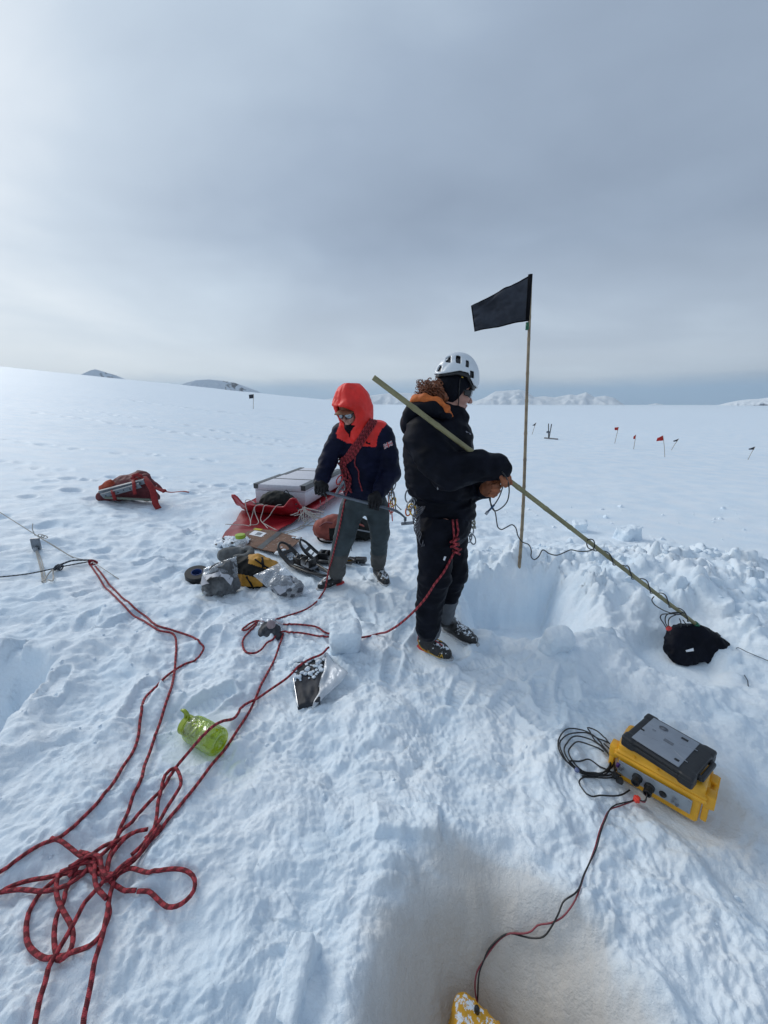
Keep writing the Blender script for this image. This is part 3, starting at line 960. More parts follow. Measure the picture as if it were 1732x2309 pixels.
# ============================================================ person in the dark down jacket, side-on
def person_a():
    Y0 = 2.2
    root = thing('person', 'person in white helmet and bulky black jacket standing side-on, holding a long pole', 'person', (.40, 2.22, gz(.40, 2.22)))
    a = at
    # --- body: head, neck, trunk, arms and legs in one surface
    head = a(1024, 882, Y0)
    fx, fy, fz = basis((1, .10, -.22), (.2, 0, 1))        # face direction: right, slightly down
    def HP(p): return head + fx * p[0] + fy * p[1] + fz * p[2]
    sh_n = a(962, 985, 2.06); sh_f = a(985, 972, 2.40)
    el_n = a(1012, 1066, 1.95); wr_n = a(1118, 1052, 1.985)
    el_f = a(1050, 1075, 2.42); wr_f = a(1092, 1103, 2.10)
    hip_n = a(984, 1200, 2.13); kn_n = a(980, 1300, 2.09); an_n = a(966, 1405, 2.16)
    hip_f = a(1014, 1200, 2.31); kn_f = a(1024, 1296, 2.29); an_f = a(1003, 1398, 2.33)
    def body_f(P):
        d = s_ell(P, HP((-.005, 0, .02)), (.094, .074, .105), (fx, fy, fz))
        d = smin(d, s_ell(P, HP((.035, 0, -.055)), (.050, .052, .055), (fx, fy, fz)), .03)      # jaw
        d = smin(d, s_cap(P, HP((.078, 0, -.090)), HP((.07, 0, -.088)), .016, .018), .02)        # chin
        d = smin(d, s_cap(P, HP((.088, 0, .004)), HP((.112, 0, -.036)), .007, .0115), .010)      # nose
        d = smin(d, s_cap(P, HP((.100, .010, -.040)), HP((.100, -.010, -.040)), .007, .007), .006)
        d = smin(d, s_cap(P, HP((.090, .014, -.061)), HP((.090, -.014, -.061)), .006, .006), .005)  # lips
        d = smin(d, s_cap(P, HP((.087, .012, -.071)), HP((.087, -.012, -.071)), .006, .006), .005)
        d = smin(d, s_cap(P, HP((.082, .035, .018)), HP((.082, -.035, .018)), .010, .010), .012)    # brow
        for s in (1, -1):
            d = smin(d, s_ell(P, HP((-.005, s * .070, -.012)), (.018, .009, .028), (fx, fy, fz)), .006)  # ears
            d = smin(d, s_ell(P, HP((.060, s * .040, -.028)), (.030, .022, .026), (fx, fy, fz)), .015)   # cheeks
        neck = a(1005, 935, Y0)
        d = smin(d, s_cap(P, HP((-.02, 0, -.06)), neck, .055, .062), .03)
        ch = a(990, 1010, 2.22); be = a(998, 1110, 2.22); pe = a(1000, 1180, 2.22)
        d = smin(d, s_cap(P, neck, ch, .06, .13), .06); d = smin(d, s_cap(P, ch, be, .135, .125), .05); d = smin(d, s_cap(P, be, pe, .125, .135), .05)
        d = smin(d, s_path(P, [sh_n, el_n, wr_n], [.055, .045, .032]), .05); d = smin(d, s_path(P, [sh_f, el_f, wr_f], [.055, .045, .032]), .05)
        d = smin(d, s_path(P, [hip_n, kn_n, an_n], [.085, .06, .045]), .04); d = smin(d, s_path(P, [hip_f, kn_f, an_f], [.085, .06, .045]), .04)
        return d
    V, F = surf(body_f, (-.05, 1.85, .08), (.80, 2.60, 1.95), .0072)
    mesh('body', smooth_mesh(V, F, 1, .3), F, SKIN, root)
    # --- jacket
    def arms(P):
        dn = s_path(P, [a(955, 985, 2.07), a(978, 1030, 2.0), el_n, a(1075, 1050, 1.97), wr_n], [.112, .098, .094, .082, .070])
        dn = smin(dn, s_cap(P, wr_n, a(1128, 1058, 1.985), .066, .058), .01)
        df = s_path(P, [a(990, 975, 2.38), el_f, a(1080, 1098, 2.2), a(1094, 1104, 2.11)], [.10, .085, .066, .052])
        return dn, df
    def jacket_f(P):
        ch = a(988, 1005, 2.23); be = a(999, 1095, 2.24); he = a(1002, 1150, 2.24)
        d = s_ell(P, ch, (.205, .215, .215))
        d = smin(d, s_ell(P, a(975, 1060, 2.23), (.165, .19, .22)), .06)
        d = smin(d, s_ell(P, be, (.190, .185, .17)), .08)
        d = smin(d, s_cap(P, he + Vector((-.03, 0, 0)), he + Vector((.045, 0, 0)), .155, .150), .05)
        d = smax(d, -(P[..., 2] - (a(1002, 1176, 2.24)[2] + .03)) , .02)
        dn, df = arms(P)
        d = smin(d, df, .04)
        # collar
        nk = a(1003, 935, Y0)
        d = smin(d, s_cap(P, nk, a(1022, 938, Y0), .078, .070), .04)
        # puffy baffles and folds
        fold = np.abs(nz3(P, 9, 1, (1, 1, 2.1))) * .016 + nz3(P, 22, 2, (1, 1, 1.5)) * .005
        d = smin(d, dn, .022)
        d = d + fold - .006
        # draw-in at the hem
        zb = a(1002, 1120, 2.24)[2]
        d = d + .014 * np.exp(-((P[..., 2] - zb) / .018) ** 2) * (P[..., 0] < .52)
        return d
    V, F = surf(jacket_f, (-.0, 1.78, .70), (.86, 2.64, 1.66), .0080)
    V = smooth_mesh(V, F, 1, .3)
    mesh('jacket', V, F, BLK, root)
    # hood lying on the back with its orange lining
    def hood_f(P):
        d = s_path(P, [a(931, 938, 2.12), a(930, 955, 2.22), a(942, 945, 2.34)], [.056, .070, .055])
        d = smin(d, s_path(P, [a(935, 925, 2.10), a(975, 922, 2.07), a(1008, 940, 2.10)], [.045, .040, .028]), .035)
        return d + np.abs(nz3(P, 14, 5)) * .012 - .004
    V, F = surf(hood_f, (.0, 1.95, 1.42), (.50, 2.50, 1.80), .0065)
    mesh('hood', smooth_mesh(V, F, 1, .3), F, BLK, root)
    def lin_f(P):
        d = s_path(P, [a(926, 914, 2.20), a(938, 902, 2.12), a(958, 900, 2.085), a(985, 906, 2.075), a(1006, 922, 2.08), a(1020, 939, 2.11)], [.022, .026, .026, .024, .018, .006])
        d = smin(d, s_cap(P, a(952, 905, 2.10), a(948, 893, 2.12), .014, .005), .01)
        return d + nz3(P, 34, 6) * .006
    V, F = surf(lin_f, (.08, 1.95, 1.50), (.48, 2.32, 1.80), .0045)
    mesh('hood_lining', smooth_mesh(V, F, 1, .4), F, ORG_C, root)
    def gait_f(P):
        d = s_path(P, [a(1003, 912, Y0), a(1020, 935, Y0), a(1037, 945, Y0)], [.070, .064, .052])
        d = smin(d, s_cap(P, a(1012, 930, Y0), a(1022, 945, Y0), .072, .075), .03)
        d = np.maximum(d, (P @ np.array(fz) - np.dot(np.array(head), np.array(fz))) + .074 + .35 * np.maximum(0, (P - np.array(head)) @ np.array(fx)) * .0)
        return d + nz3(P, 30, 7) * .004
    V, F = surf(gait_f, (.28, 2.08, 1.44), (.54, 2.33, 1.72), .005)
    mesh('neck_gaiter', smooth_mesh(V, F, 1, .4), F, BLK, root)
    # --- beanie, helmet, glasses, hair
    def bean_f(P):
        q = P - np.array(head); lx = q @ np.array(fx); lz = q @ np.array(fz)
        d = s_ell(P, HP((-.008, 0, .016)), (.107, .092, .118), (fx, fy, fz))
        lower = np.interp(lx, [-.12, -.03, -.008, .012, .035, .075, .12], [-.045, -.068, -.064, -.040, .014, .040, .046])
        return smax(d, lower - lz, .006) + nz3(P, 40, 8) * .002
    V, F = surf(bean_f, np.array(head) - .14, np.array(head) + .16, .0045)
    mesh('beanie', smooth_mesh(V, F, 1, .4), F, BLK, root)
    hx, hy, hz = basis((1, .10, -.24), (.2, 0, 1))
    hc = a(1027, 862, Y0)
    vents = [(1013, 809, .018, .034), (1033, 811, .020, .038), (1052, 821, .015, .032), (1061, 845, .021, .030), (992, 830, .016, .030)]
    vloc = []
    for (u, v, w, hh) in vents:
        q = a(u, v, Y0 - .06) - hc; vloc.append((q.dot(hx), q.dot(hz), w, hh))
    def HC(p): return hc + hx * p[0] + hy * p[1] + hz * p[2]
    def helm_f(P):
        q = P - np.array(hc); lx = q @ np.array(hx); ly = q @ np.array(hy); lz = q @ np.array(hz)
        o = s_ell(P, hc, (.131, .113, .148), (hx, hy, hz))
        o = smin(o, s_ell(P, HC((.0, 0, .03)), (.118, .070, .126), (hx, hy, hz)), .02)
        o = o + .0035 * np.exp(-((np.abs(ly) - .060) / .010) ** 2) * (lz > .03)
        rim = np.interp(lx, [-.14, -.115, -.07, -.02, .03, .05, .08, .14], [.012, .012, .030, .052, .052, .028, .002, -.008])
        d = smax(o, rim - lz, .006)
        d = smax(d, -(o + .011), .003)
        for (vx, vz, w, hh) in vloc:
            b = np.maximum(np.abs(lx - vx + .25 * (lz - vz) * (1 if vx > .05 else 0)) - w * .5, np.abs(lz - vz) - hh * .5)
            b = np.maximum(b, .02 - np.abs(ly))
            d = smax(d, -(b - .002), .003)
        return d
    V, F = surf(helm_f, np.array(hc) - .17, np.array(hc) + .18, .0036)
    hm = mesh('helmet', smooth_mesh(V, F, 1, .4), F, WHT, root)
    def inner_f(P):
        q = P - np.array(hc); lx = q @ np.array(hx); lz = q @ np.array(hz)
        o = s_ell(P, hc, (.119, .101, .136), (hx, hy, hz))
        rim = np.interp(lx, [-.14, -.115, -.07, -.02, .03, .05, .08, .14], [-.004, -.004, .014, .03, .03, .012, -.016, -.026])
        return smax(o, rim - lz, .004)
    V, F = surf(inner_f, np.array(hc) - .15, np.array(hc) + .17, .006)
    mesh('helmet_liner', V, F, FRAME, hm)
    q = cast(helm_f, 1041, 853, 1.95, 2.2, .0)
    V, F = join(lathe(q, (0, -1, .05), [(-.004, .019), (.004, .019), (.006, .015)], 6), lathe(q + Vector((.0, -.004, 0)), (0, -1, .05), [(0, .008), (.004, .008)], 10))
    mesh('buckle_cover', V, F, FRAME, hm, smooth=30)
    V, F = ball(q + Vector((0, -.008, .002)), .008, 6, (1.0, .3, .8))
    mesh('yellow_badge', V, F, YEL, hm)
    # chin strap
    st = [HP((-.01, -.094, .06)), HP((.0, -.096, .0)), HP((.022, -.072, -.060)), HP((.045, 0, -.108)), HP((.022, .072, -.060))]
    V, F, uv = tube(resample([list(p) for p in st], .01), .006, 6, True, .4)
    mesh('chin_strap', V, F, FRAME, hm, uv=uv)
    # wrap-around glacier glasses
    fr = []
    for s in (-1, 1):
        c = HP((.079, s * .038, .004)); ax = (fx * .82 + fy * s * .57).normalized()
        V1, F1 = lathe(c, ax, [(-.006, .027), (.006, .029), (.011, .024)], 20)
        fr.append((V1, F1))
        lv, lf = lathe(c + ax * .008, ax, [(0, .0235), (.004, .022), (.006, .012), (.0065, .0)], 20, False)
        fr_l = (lv, lf)
        if s == -1: lens = [fr_l]
        else: lens.append(fr_l)
        t, tf, _ = tube([list(HP((.075, s * .060, .008))), list(HP((.03, s * .082, .010))), list(HP((-.02, s * .084, .004)))], .0055, 6)
        fr.append((t, tf))
        bx, bf = rbox(HP((.058, s * .073, .002)), (.020, .004, .016), (fx, fy, fz), .003, 1); fr.append((bx, bf))
    br, bf, _ = tube([list(HP((.100, -.016, .008))), list(HP((.104, 0, .010))), list(HP((.100, .016, .008)))], .004, 6); fr.append((br, bf))
    V, F = join(*fr); g = mesh('sunglasses', V, F, FRAME, root, smooth=40)
    [mesh('lens', v_, f_, LENS, g) for v_, f_ in lens]
    # curly hair at the nape
    rr = np.random.default_rng(3)
    parts_ = []
    for k in range(150):
        u = rr.uniform(); ang = rr.uniform(0, 2 * math.pi)
        cx = 955 + 50 * u + rr.normal() * 5; cy = 881 - 5 * math.sin(u * 3) + rr.normal() * 9
        p = np.array(a(cx, cy, 2.20 + rr.uniform(-.10, .09)))
        dirv = np.array((-.6 + rr.normal() * .5, rr.normal() * .4, -.4 + rr.normal() * .5)); dirv /= np.linalg.norm(dirv)
        uvec = np.cross(dirv, (0, 0, 1)); uvec /= np.linalg.norm(uvec); vvec = np.cross(dirv, uvec)
        n = 22; R0 = rr.uniform(.006, .011); Lh = rr.uniform(.03, .06); tw = rr.uniform(1.5, 3)
        pts = [p + dirv * (Lh * i / n) + uvec * R0 * math.cos(ang + tw * 6.28 * i / n) + vvec * R0 * math.sin(ang + tw * 6.28 * i / n) for i in range(n)]
        v, f, _ = tube(pts, np.linspace(.0034, .0018, n), 5); parts_.append((v, f))
    for k in range(75):   # loose outer curls
        p = np.array(a(945 + rr.uniform(-8, 44), 864 + rr.uniform(-6, 26), 2.2 + rr.uniform(-.08, .08)))
        c0 = p; n = 18; R0 = rr.uniform(.008, .014); uvec = rr.normal(size=3); uvec /= np.linalg.norm(uvec); vvec = np.cross(uvec, rr.normal(size=3)); vvec /= np.linalg.norm(vvec)
        pts = [c0 + uvec * R0 * math.cos(5.0 * i / n) + vvec * R0 * math.sin(5.0 * i / n) for i in range(n)]
        v, f, _ = tube(pts, .0014, 4); parts_.append((v, f))
    def hb_f(P):
        d = s_path(P, [a(962, 884, 2.2), a(985, 884, 2.18), a(1003, 892, 2.16)], [.045, .06, .045])
        return d + np.abs(nz3(P, 34, 9)) * .016
    v, f = surf(hb_f, (.13, 2.02, 1.58), (.46, 2.35, 1.82), .006); parts_.append((v, f))
    V, F = join(*parts_); mesh('hair', V, F, HAIRM, root)
    # --- trousers
    def tr_f(P):
        d = s_ell(P, a(1000, 1180, 2.22), (.172, .17, .16))
        d = smin(d, s_path(P, [a(984, 1205, 2.14), kn_n, a(967, 1370, 2.13), a(966, 1418, 2.145)], [.118, .098, .085, .083]), .04)
        d = smin(d, s_path(P, [a(1016, 1205, 2.30), kn_f, a(1012, 1350, 2.31), a(1003, 1392, 2.33)], [.112, .088, .062, .060]), .03)
        d = d + np.abs(nz3(P, 12, 11, (1, 1, 1.6))) * .014 + nz3(P, 30, 12) * .003 - .004
        k = P[..., 2] - np.array(kn_n)[2]
        d = d + .006 * np.sin(k * 60) * np.exp(-(k / .06) ** 2)
        return d
    lo = (.0, 1.92, .04); hi = (.66, 2.52, 1.0)
    V, F = surf(tr_f, lo, hi, .0078); V = smooth_mesh(V, F, 1, .3)
    C = V[F].mean(1)
    grey = (C[:, 2] < np.interp(C[:, 0], [.20, .30, .42], [.10, .14, .34])) & (C[:, 2] < .42)
    mesh('trousers', V, F, [BLK, GREYC], root, fmat=grey.astype(int))
    # --- boots
    h1 = gp(946, 1452); t1 = gp(1020, 1490)
    z0 = min(h1[2], t1[2]) ; h1[2] = z0 - .022; t1[2] = z0 - .022
    b1, (bx, by, bz, L) = boot(root, h1, t1, an_n, rand=None)
    # yellow piping and lettering along the outer side
    O = h1 + bx * .055 - by * .0515 + bz * .048
    V, F = text_mesh('SPORTIVA', .036, O, bx, bz - by * -.12)
    mesh('lettering', V, F, YEL, b1, smooth=False)
    def on(p): return h1 + bx * p[0] + by * p[1] + bz * p[2]
    for pth, mt_ in (([(.02, -.052, .10), (.03, -.054, .07), (.06, -.053, .045), (.14, -.052, .038), (.20, -.051, .038)], YEL),
                     ([(.11, -.015, .128), (.15, -.012, .117), (.19, -.012, .108)], REDP), ([(.13, .012, .122), (.17, .012, .114)], YEL),
                     ([(.0, -.02, .12), (-.004, -.02, .06)], REDP)):
        V, F, uv = tube(resample([list(on(p)) for p in pth], .01), .0028, 5)
        mesh('piping', V, F, mt_, b1)
    h2 = gp(1000, 1418); t2 = gp(1040, 1440)
    t2 = h2 + (t2 - h2).normalized() * .30
    h2[2] = t2[2] = gz(.52, 2.32) - .016
    boot(root, h2, t2, an_f, red_heel=False)
    # --- leather gloves
    A_ = a
    pr = A_(1135, 1066, 1.985)
    pole_pt = A_(1145, 1087, 1.975)
    hand(([(wr_n, A_(1126, 1058, 1.985), .040, .036), (A_(1126, 1056, 1.985), A_(1138, 1068, 1.985), .033, .030), (A_(1130, 1062, 1.96), A_(1138, 1072, 1.96), .024, .022)],
          [([A_(1138, 1062, 1.99), A_(1148, 1076, 1.985), A_(1152, 1090, 1.98)], .0125),
           ([A_(1137, 1064, 1.965), A_(1145, 1080, 1.955), A_(1146, 1094, 1.962)], .0125),
           ([A_(1133, 1067, 1.945), A_(1140, 1084, 1.938), A_(1140, 1096, 1.955)], .0125),
           ([A_(1128, 1070, 1.935), A_(1133, 1084, 1.93), A_(1134, 1094, 1.945)], .0115),
           ([A_(1128, 1060, 2.01), A_(1136, 1076, 2.02), A_(1142, 1086, 2.01)], .0135)]), LEATH, root)
    hand(([(wr_f, A_(1100, 1104, 2.07), .040, .034), (A_(1098, 1100, 2.06), A_(1112, 1096, 2.02), .036, .034), (A_(1100, 1108, 2.05), A_(1110, 1108, 2.02), .032, .030)],
          [([A_(1118, 1080, 2.02), A_(1127, 1084, 1.98), A_(1122, 1094, 1.955), A_(1112, 1094, 1.965)], .0135),
           ([A_(1119, 1092, 2.02), A_(1127, 1097, 1.98), A_(1121, 1104, 1.955), A_(1111, 1103, 1.965)], .0135),
           ([A_(1117, 1102, 2.02), A_(1124, 1107, 1.98), A_(1118, 1113, 1.958), A_(1108, 1111, 1.965)], .013),
           ([A_(1112, 1110, 2.02), A_(1118, 1115, 1.985), A_(1112, 1119, 1.965), A_(1104, 1117, 1.97)], .012),
           ([A_(1100, 1090, 2.03), A_(1108, 1078, 2.0), A_(1120, 1078, 1.98)], .0145)]), LEATH, root)
    # --- harness gear hanging at the hips
    gl = []
    hc_ = a(930, 1142, 2.2)
    rngk = np.random.default_rng(4)
    def carab(px, py, Y, tilt, s=.034, mat=METAL, parent=root):
        c = a(px, py, Y); u = Vector((math.sin(tilt), .3, math.cos(tilt))).normalized(); v = Vector((math.cos(tilt), .2, -math.sin(tilt))).normalized()
        V, F, uv = ring(c, u, v, s * 1.35, s * .75, .0045)
        mesh('carabiner', V, F, mat, parent)
    carab(922, 1118, 2.18, .1, .030, METALD); carab(926, 1138, 2.12, .5, .026); carab(931, 1150, 2.12, -.4, .028, YEL); carab(921, 1152, 2.16, .2, .022, ORG_C); carab(934, 1134, 2.16, .0, .024, METAL)
    carab(1058, 1212, 2.36, .2, .026, METAL); carab(1066, 1216, 2.38, -.3, .026, METALD); carab(1062, 1200, 2.40, .3, .024, METAL)
    # braided grey sling hank on the near hip
    pk = []
    for k in range(6):
        pts = []
        for i in range(26):
            t = i / 25
            cx = np.interp(t, [0, .25, .6, 1], [950, 938, 941, 955]); cy = 1142 + 90 * t
            wv = 9 * math.sin(t * 12 + k * 2 * math.pi / 7) * (1 - .45 * t)
            p = a(cx + wv, cy, 2.06 + .022 * math.cos(t * 12 + k * 2 * math.pi / 7) + .01)
            q = p
            pts.append(list(q))
        v, f, uv = tube(pts, .0045, 6, True, .6); pk.append((v, f))
    V, F = join(*pk); mesh('sling_hank', V, F, plain('grey_sling', (.10, .10, .115), .8, var=.5, scale=90), root)
    pk = []
    for k in range(5):
        pts = []
        for i in range(20):
            t = i / 19
            pts.append(list(a(1060 + 8 * math.sin(t * 8 + k * 1.3) + 4 * t, 1120 + 72 * t, 2.36 + .015 * math.cos(t * 8 + k * 1.3))))
        v, f, uv = tube(pts, .007, 6, True, .6); pk.append((v, f))
    V, F = join(*pk); mesh('sling_hank', V, F, plain('beige_sling', (.30, .30, .25), .8, var=.5, scale=90), root)
    # zip pull and chest tag
    p = cast(jacket_f, 988, 1101, 1.9, 2.3, .003); V, F = ball(p, .006, 5, (.7, .6, 1.3)); mesh('zip_pull', V, F, METAL, root)
    V = [list(cast(jacket_f, x_, y_, 1.9, 2.5, .003)) for x_, y_ in ((1050, 972), (1061, 978), (1061, 981), (1050, 975))]
    mesh('chest_tag', V, [(0, 1, 2, 3)], plain('grey_print', (.20, .20, .24), .6), root, smooth=False)
    return root, jacket_f, tr_f

# ============================================================ person in the red hood, leaning with the ice axe
def person_b():
    a = at
    root = thing('person', 'person in red hood and navy jacket, rope over the shoulder, gripping an ice axe', 'person', (-.24, 3.2, gz(-.24, 3.2)))
    head = a(792, 926, 2.90)
    fx, fy, fz = basis((-.50, -.84, -.34), (-.15, -.2, 1))
    def HP(p): return head + fx * p[0] + fy * p[1] + fz * p[2]
    shl = a(776, 978, 2.95); ell = a(739, 1042, 2.93); wrl = a(723, 1088, 2.80)
    shr = a(862, 985, 3.04); elr = a(880, 1068, 2.98); wrr = a(855, 1110, 2.82)
    hipl = a(797, 1140, 3.06); knl = a(776, 1212, 3.00); anl = a(762, 1286, 3.10)
    hipr = a(848, 1140, 3.10); knr = a(857, 1202, 3.12); anr = a(853, 1268, 3.30)
    def body_f(P):
        d = s_ell(P, HP((-.01, 0, .02)), (.092, .074, .105), (fx, fy, fz))
        d = smin(d, s_ell(P, HP((.035, 0, -.055)), (.05, .052, .055), (fx, fy, fz)), .03)
        d = smin(d, s_cap(P, HP((.086, 0, .004)), HP((.110, 0, -.034)), .007, .0115), .010)
        d = smin(d, s_cap(P, HP((.098, .011, -.038)), HP((.098, -.011, -.038)), .007, .007), .006)
        d = smin(d, s_cap(P, HP((.088, .016, -.060)), HP((.088, -.016, -.060)), .006, .006), .005)
        d = smin(d, s_cap(P, HP((.086, .014, -.070)), HP((.086, -.014, -.070)), .006, .006), .005)
        d = smin(d, s_cap(P, HP((.074, .0, -.092)), HP((.07, 0, -.09)), .018, .018), .02)
        d = smin(d, s_cap(P, HP((.080, .035, .018)), HP((.080, -.035, .018)), .010, .010), .012)
        for s in (1, -1):
            d = smin(d, s_ell(P, HP((-.005, s * .074, -.012)), (.018, .009, .030), (fx, fy, fz)), .006)
            d = smin(d, s_ell(P, HP((.060, s * .040, -.028)), (.030, .022, .026), (fx, fy, fz)), .015)
        neck = a(808, 968, 2.98); ch = a(815, 1010, 3.03); pe = a(822, 1125, 3.08)
        d = smin(d, s_cap(P, HP((-.02, 0, -.06)), neck, .055, .06), .03)
        d = smin(d, s_cap(P, neck, ch, .06, .12), .05); d = smin(d, s_cap(P, ch, pe, .12, .12), .05)
        d = smin(d, s_path(P, [shl, ell, wrl], [.05, .042, .03]), .04); d = smin(d, s_path(P, [shr, elr, wrr], [.05, .042, .03]), .04)
        d = smin(d, s_path(P, [hipl, knl, anl], [.08, .058, .042]), .04); d = smin(d, s_path(P, [hipr, knr, anr], [.08, .058, .042]), .04)
        return d
    V, F = surf(body_f, (-.62, 2.62, .08), (.14, 3.45, 1.74), .0075)
    mesh('body', smooth_mesh(V, F, 1, .3), F, SKIN, root)
    def jacket_f(P):
        d = s_ell(P, a(814, 1005, 3.03), (.205, .155, .20))
        d = smin(d, s_ell(P, a(820, 1065, 3.05), (.190, .150, .20)), .06)
        d = smin(d, s_ell(P, a(824, 1105, 3.06), (.192, .145, .11)), .05)
        d = smin(d, s_cap(P, a(785, 975, 2.97), a(852, 975, 3.05), .095, .100), .05)
        d = smin(d, s_cap(P, a(808, 955, 2.98), a(812, 985, 3.0), .095, .11), .05)
        d = smax(d, -(P[..., 2] - (a(824, 1122, 3.06)[2])) + .0, .015)
        al = s_path(P, [a(771, 980, 2.95), a(752, 1012, 2.95), ell, a(728, 1072, 2.84), a(723, 1088, 2.81)], [.088, .072, .070, .060, .052])
        ar = s_path(P, [a(864, 984, 3.04), a(874, 1025, 3.02), elr, a(862, 1098, 2.86), a(856, 1108, 2.82)], [.092, .086, .084, .064, .056])
        d = smin(d, al, .025); d = smin(d, ar, .02)
        return d + np.abs(nz3(P, 11, 21, (1, 1, 1.9))) * .014 + nz3(P, 28, 22) * .003 - .004
    V, F = surf(jacket_f, (-.66, 2.66, .86), (.20, 3.30, 1.60), .0078); V = smooth_mesh(V, F, 1, .3)
    C = V[F].mean(1)
    # red yoke: chest above the seam, between the sleeves
    sx = (C[:, 0] * F_PX / (C[:, 1] * _c + (CAM_H - C[:, 2]) * _s)) + 866
    sy = 1154.5 - F_PX * ((C[:, 2] - CAM_H) * _c + C[:, 1] * _s) / (C[:, 1] * _c - (C[:, 2] - CAM_H) * _s)
    zl = a(800, 998, 2.9)[2]
    def zof(px, py): return a(px, py, 2.9)[2]
    xl = a(765, 970, 2.9)[0]; xr = a(860, 970, 2.95)[0]
    arml = np.linalg.norm(np.cross(C - np.array(a(771, 980, 2.95)), np.array((a(752, 1012, 2.95) - a(771, 980, 2.95)).normalized())), axis=1)
    seam = np.interp(C[:, 0], [xl - .02, xl + .06, a(815, 990, 2.9)[0], xr], [zof(770, 985), zof(780, 998), zof(820, 1004), zof(845, 1011)])
    xR = np.interp(C[:, 2], [zof(0, 1010), zof(0, 985), zof(0, 968), zof(0, 955)], [a(848, 1000, 2.92)[0], a(852, 985, 2.94)[0], a(862, 970, 2.98)[0], a(875, 960, 3)[0]])
    xL = np.interp(C[:, 2], [zof(0, 1000), zof(0, 975), zof(0, 960)], [a(764, 1000, 2.9)[0], a(759, 980, 2.9)[0], a(766, 960, 2.92)[0]])
    red = (C[:, 2] > seam) & (C[:, 0] < xR) & (C[:, 0] > xL)
    mesh('jacket', V, F, [NAVY, REDC], root, fmat=red.astype(int))
    # hood
    def hood_f(P):
        q = P - np.array(head); lx = q @ np.array(fx); ly = q @ np.array(fy); lz = q @ np.array(fz)
        d = s_ell(P, HP((-.035, .0, .035)), (.150, .132, .165), (fx, fy, fz))
        d = smin(d, s_cap(P, HP((-.05, 0, -.04)), a(812, 968, 3.0), .125, .125), .05)
        d = smin(d, s_cap(P, a(800, 960, 2.93), a(803, 985, 2.90), .085, .05), .04)
        # opening round the face, stiff peak above it
        op = s_ell(P, HP((.115, 0, -.010)), (.105, .074, .078), (fx, fy, fz))
        pk = s_ell(P, HP((.075, 0, .082)), (.075, .088, .030), (fx, fy, fz))
        d = smin(d, pk, .03)
        d = smax(d, -op, .012)
        d = smax(d, -s_ell(P, HP((-.005, 0, .0)), (.107, .090, .110), (fx, fy, fz)), .006)
        fold = np.abs(nz3(P, 8, 24, (1.4, 1, .8))) * .026 + np.abs(nz3(P, 19, 27)) * .008 - .005 + .004 * np.exp(-(ly / .004) ** 2) * (lz > .02)
        d = d + fold + nz3(P, 34, 25) * .002 - .003
        return d + .0015 * np.sin(ly * 0)
    V, F = surf(hood_f, (-.48, 2.60, 1.30), (.02, 3.20, 1.80), .0062)
    mesh('hood', smooth_mesh(V, F, 1, .4), F, REDC, root)
    # black gaiter in the hood's opening, cap brim, mirrored glasses
    def g_f(P):
        d = s_path(P, [HP((.05, -.05, -.088)), HP((.072, 0, -.105)), HP((.05, .05, -.088))], [.026, .030, .026])
        d = smin(d, s_cap(P, HP((.07, 0, -.11)), HP((.06, 0, -.16)), .026, .03), .02)
        return d + nz3(P, 50, 26) * .003
    V, F = surf(g_f, np.array(head) - .22, np.array(head) + .16, .005)
    mesh('neck_gaiter', smooth_mesh(V, F, 1, .4), F, BLK, root)
    def cap_f(P):
        q = P - np.array(head); lx = q @ np.array(fx); ly = q @ np.array(fy); lz = q @ np.array(fz)
        top = s_ell(P, HP((-.01, 0, .035)), (.100, .084, .10), (fx, fy, fz))
        top = smax(top, .030 - lz, .004)
        br = np.maximum(np.hypot((lx - .065) / 1.25, ly) - .080, np.abs(lz - (.038 - 4.0 * ly * ly - .10 * (lx - .08))) - .0045)
        br = np.maximum(br, .05 - lx)
        return np.minimum(top, br)
    V, F = surf(cap_f, np.array(head) - .20, np.array(head) + .20, .0042)
    mesh('cap', smooth_mesh(V, F, 1, .3), F, plain('tan_cap', (.20, .09, .045), .8, var=.2, scale=20, bump=.2), root)
    fr = []; ln = []
    for s in (-1, 1):
        c = HP((.086, s * .036, .000)); ax = (fx * .93 + fy * s * .36).normalized()
        fr.append(lathe(c, ax, [(-.004, .030), (.005, .032), (.008, .029)], 20))
        ln.append(lathe(c + ax * .006, ax, [(0, .0285), (.004, .026), (.006, .014), (.0065, .0)], 20, False))
        t, tf, _ = tube([list(HP((.078, s * .064, .004))), list(HP((.03, s * .082, .008)))], .005, 6); fr.append((t, tf))
    br, bf, _ = tube([list(HP((.094, -.014, .006))), list(HP((.097, .014, .006)))], .004, 6); fr.append((br, bf))
    V, F = join(*fr); g = mesh('sunglasses', V, F, FRAME, root, smooth=40)
    [mesh('lens', v_, f_, LENS, g) for v_, f_ in ln]
    # trousers
    def tr_f(P):
        d = s_ell(P, a(823, 1128, 3.08), (.175, .135, .12))
        d = smin(d, s_path(P, [a(795, 1145, 3.06), knl, a(762, 1262, 3.05), a(760, 1288, 3.09)], [.108, .088, .076, .078]), .035)
        d = smin(d, s_path(P, [a(850, 1145, 3.10), knr, a(854, 1246, 3.21), a(853, 1268, 3.27)], [.108, .084, .074, .073]), .035)
        return d + np.abs(nz3(P, 12, 31, (1, 1, 1.6))) * .012 + nz3(P, 30, 32) * .002 - .003
    V, F = surf(tr_f, (-.60, 2.80, .06), (.16, 3.48, 1.08), .0078); V = smooth_mesh(V, F, 1, .3)
    C = V[F].mean(1)
    cuff = C[:, 2] < np.where(C[:, 0] < -.22, a(760, 1250, 3.0)[2], a(853, 1246, 3.2)[2])
    mesh('trousers', V, F, [PANTB, PANTC], root, fmat=cuff.astype(int))
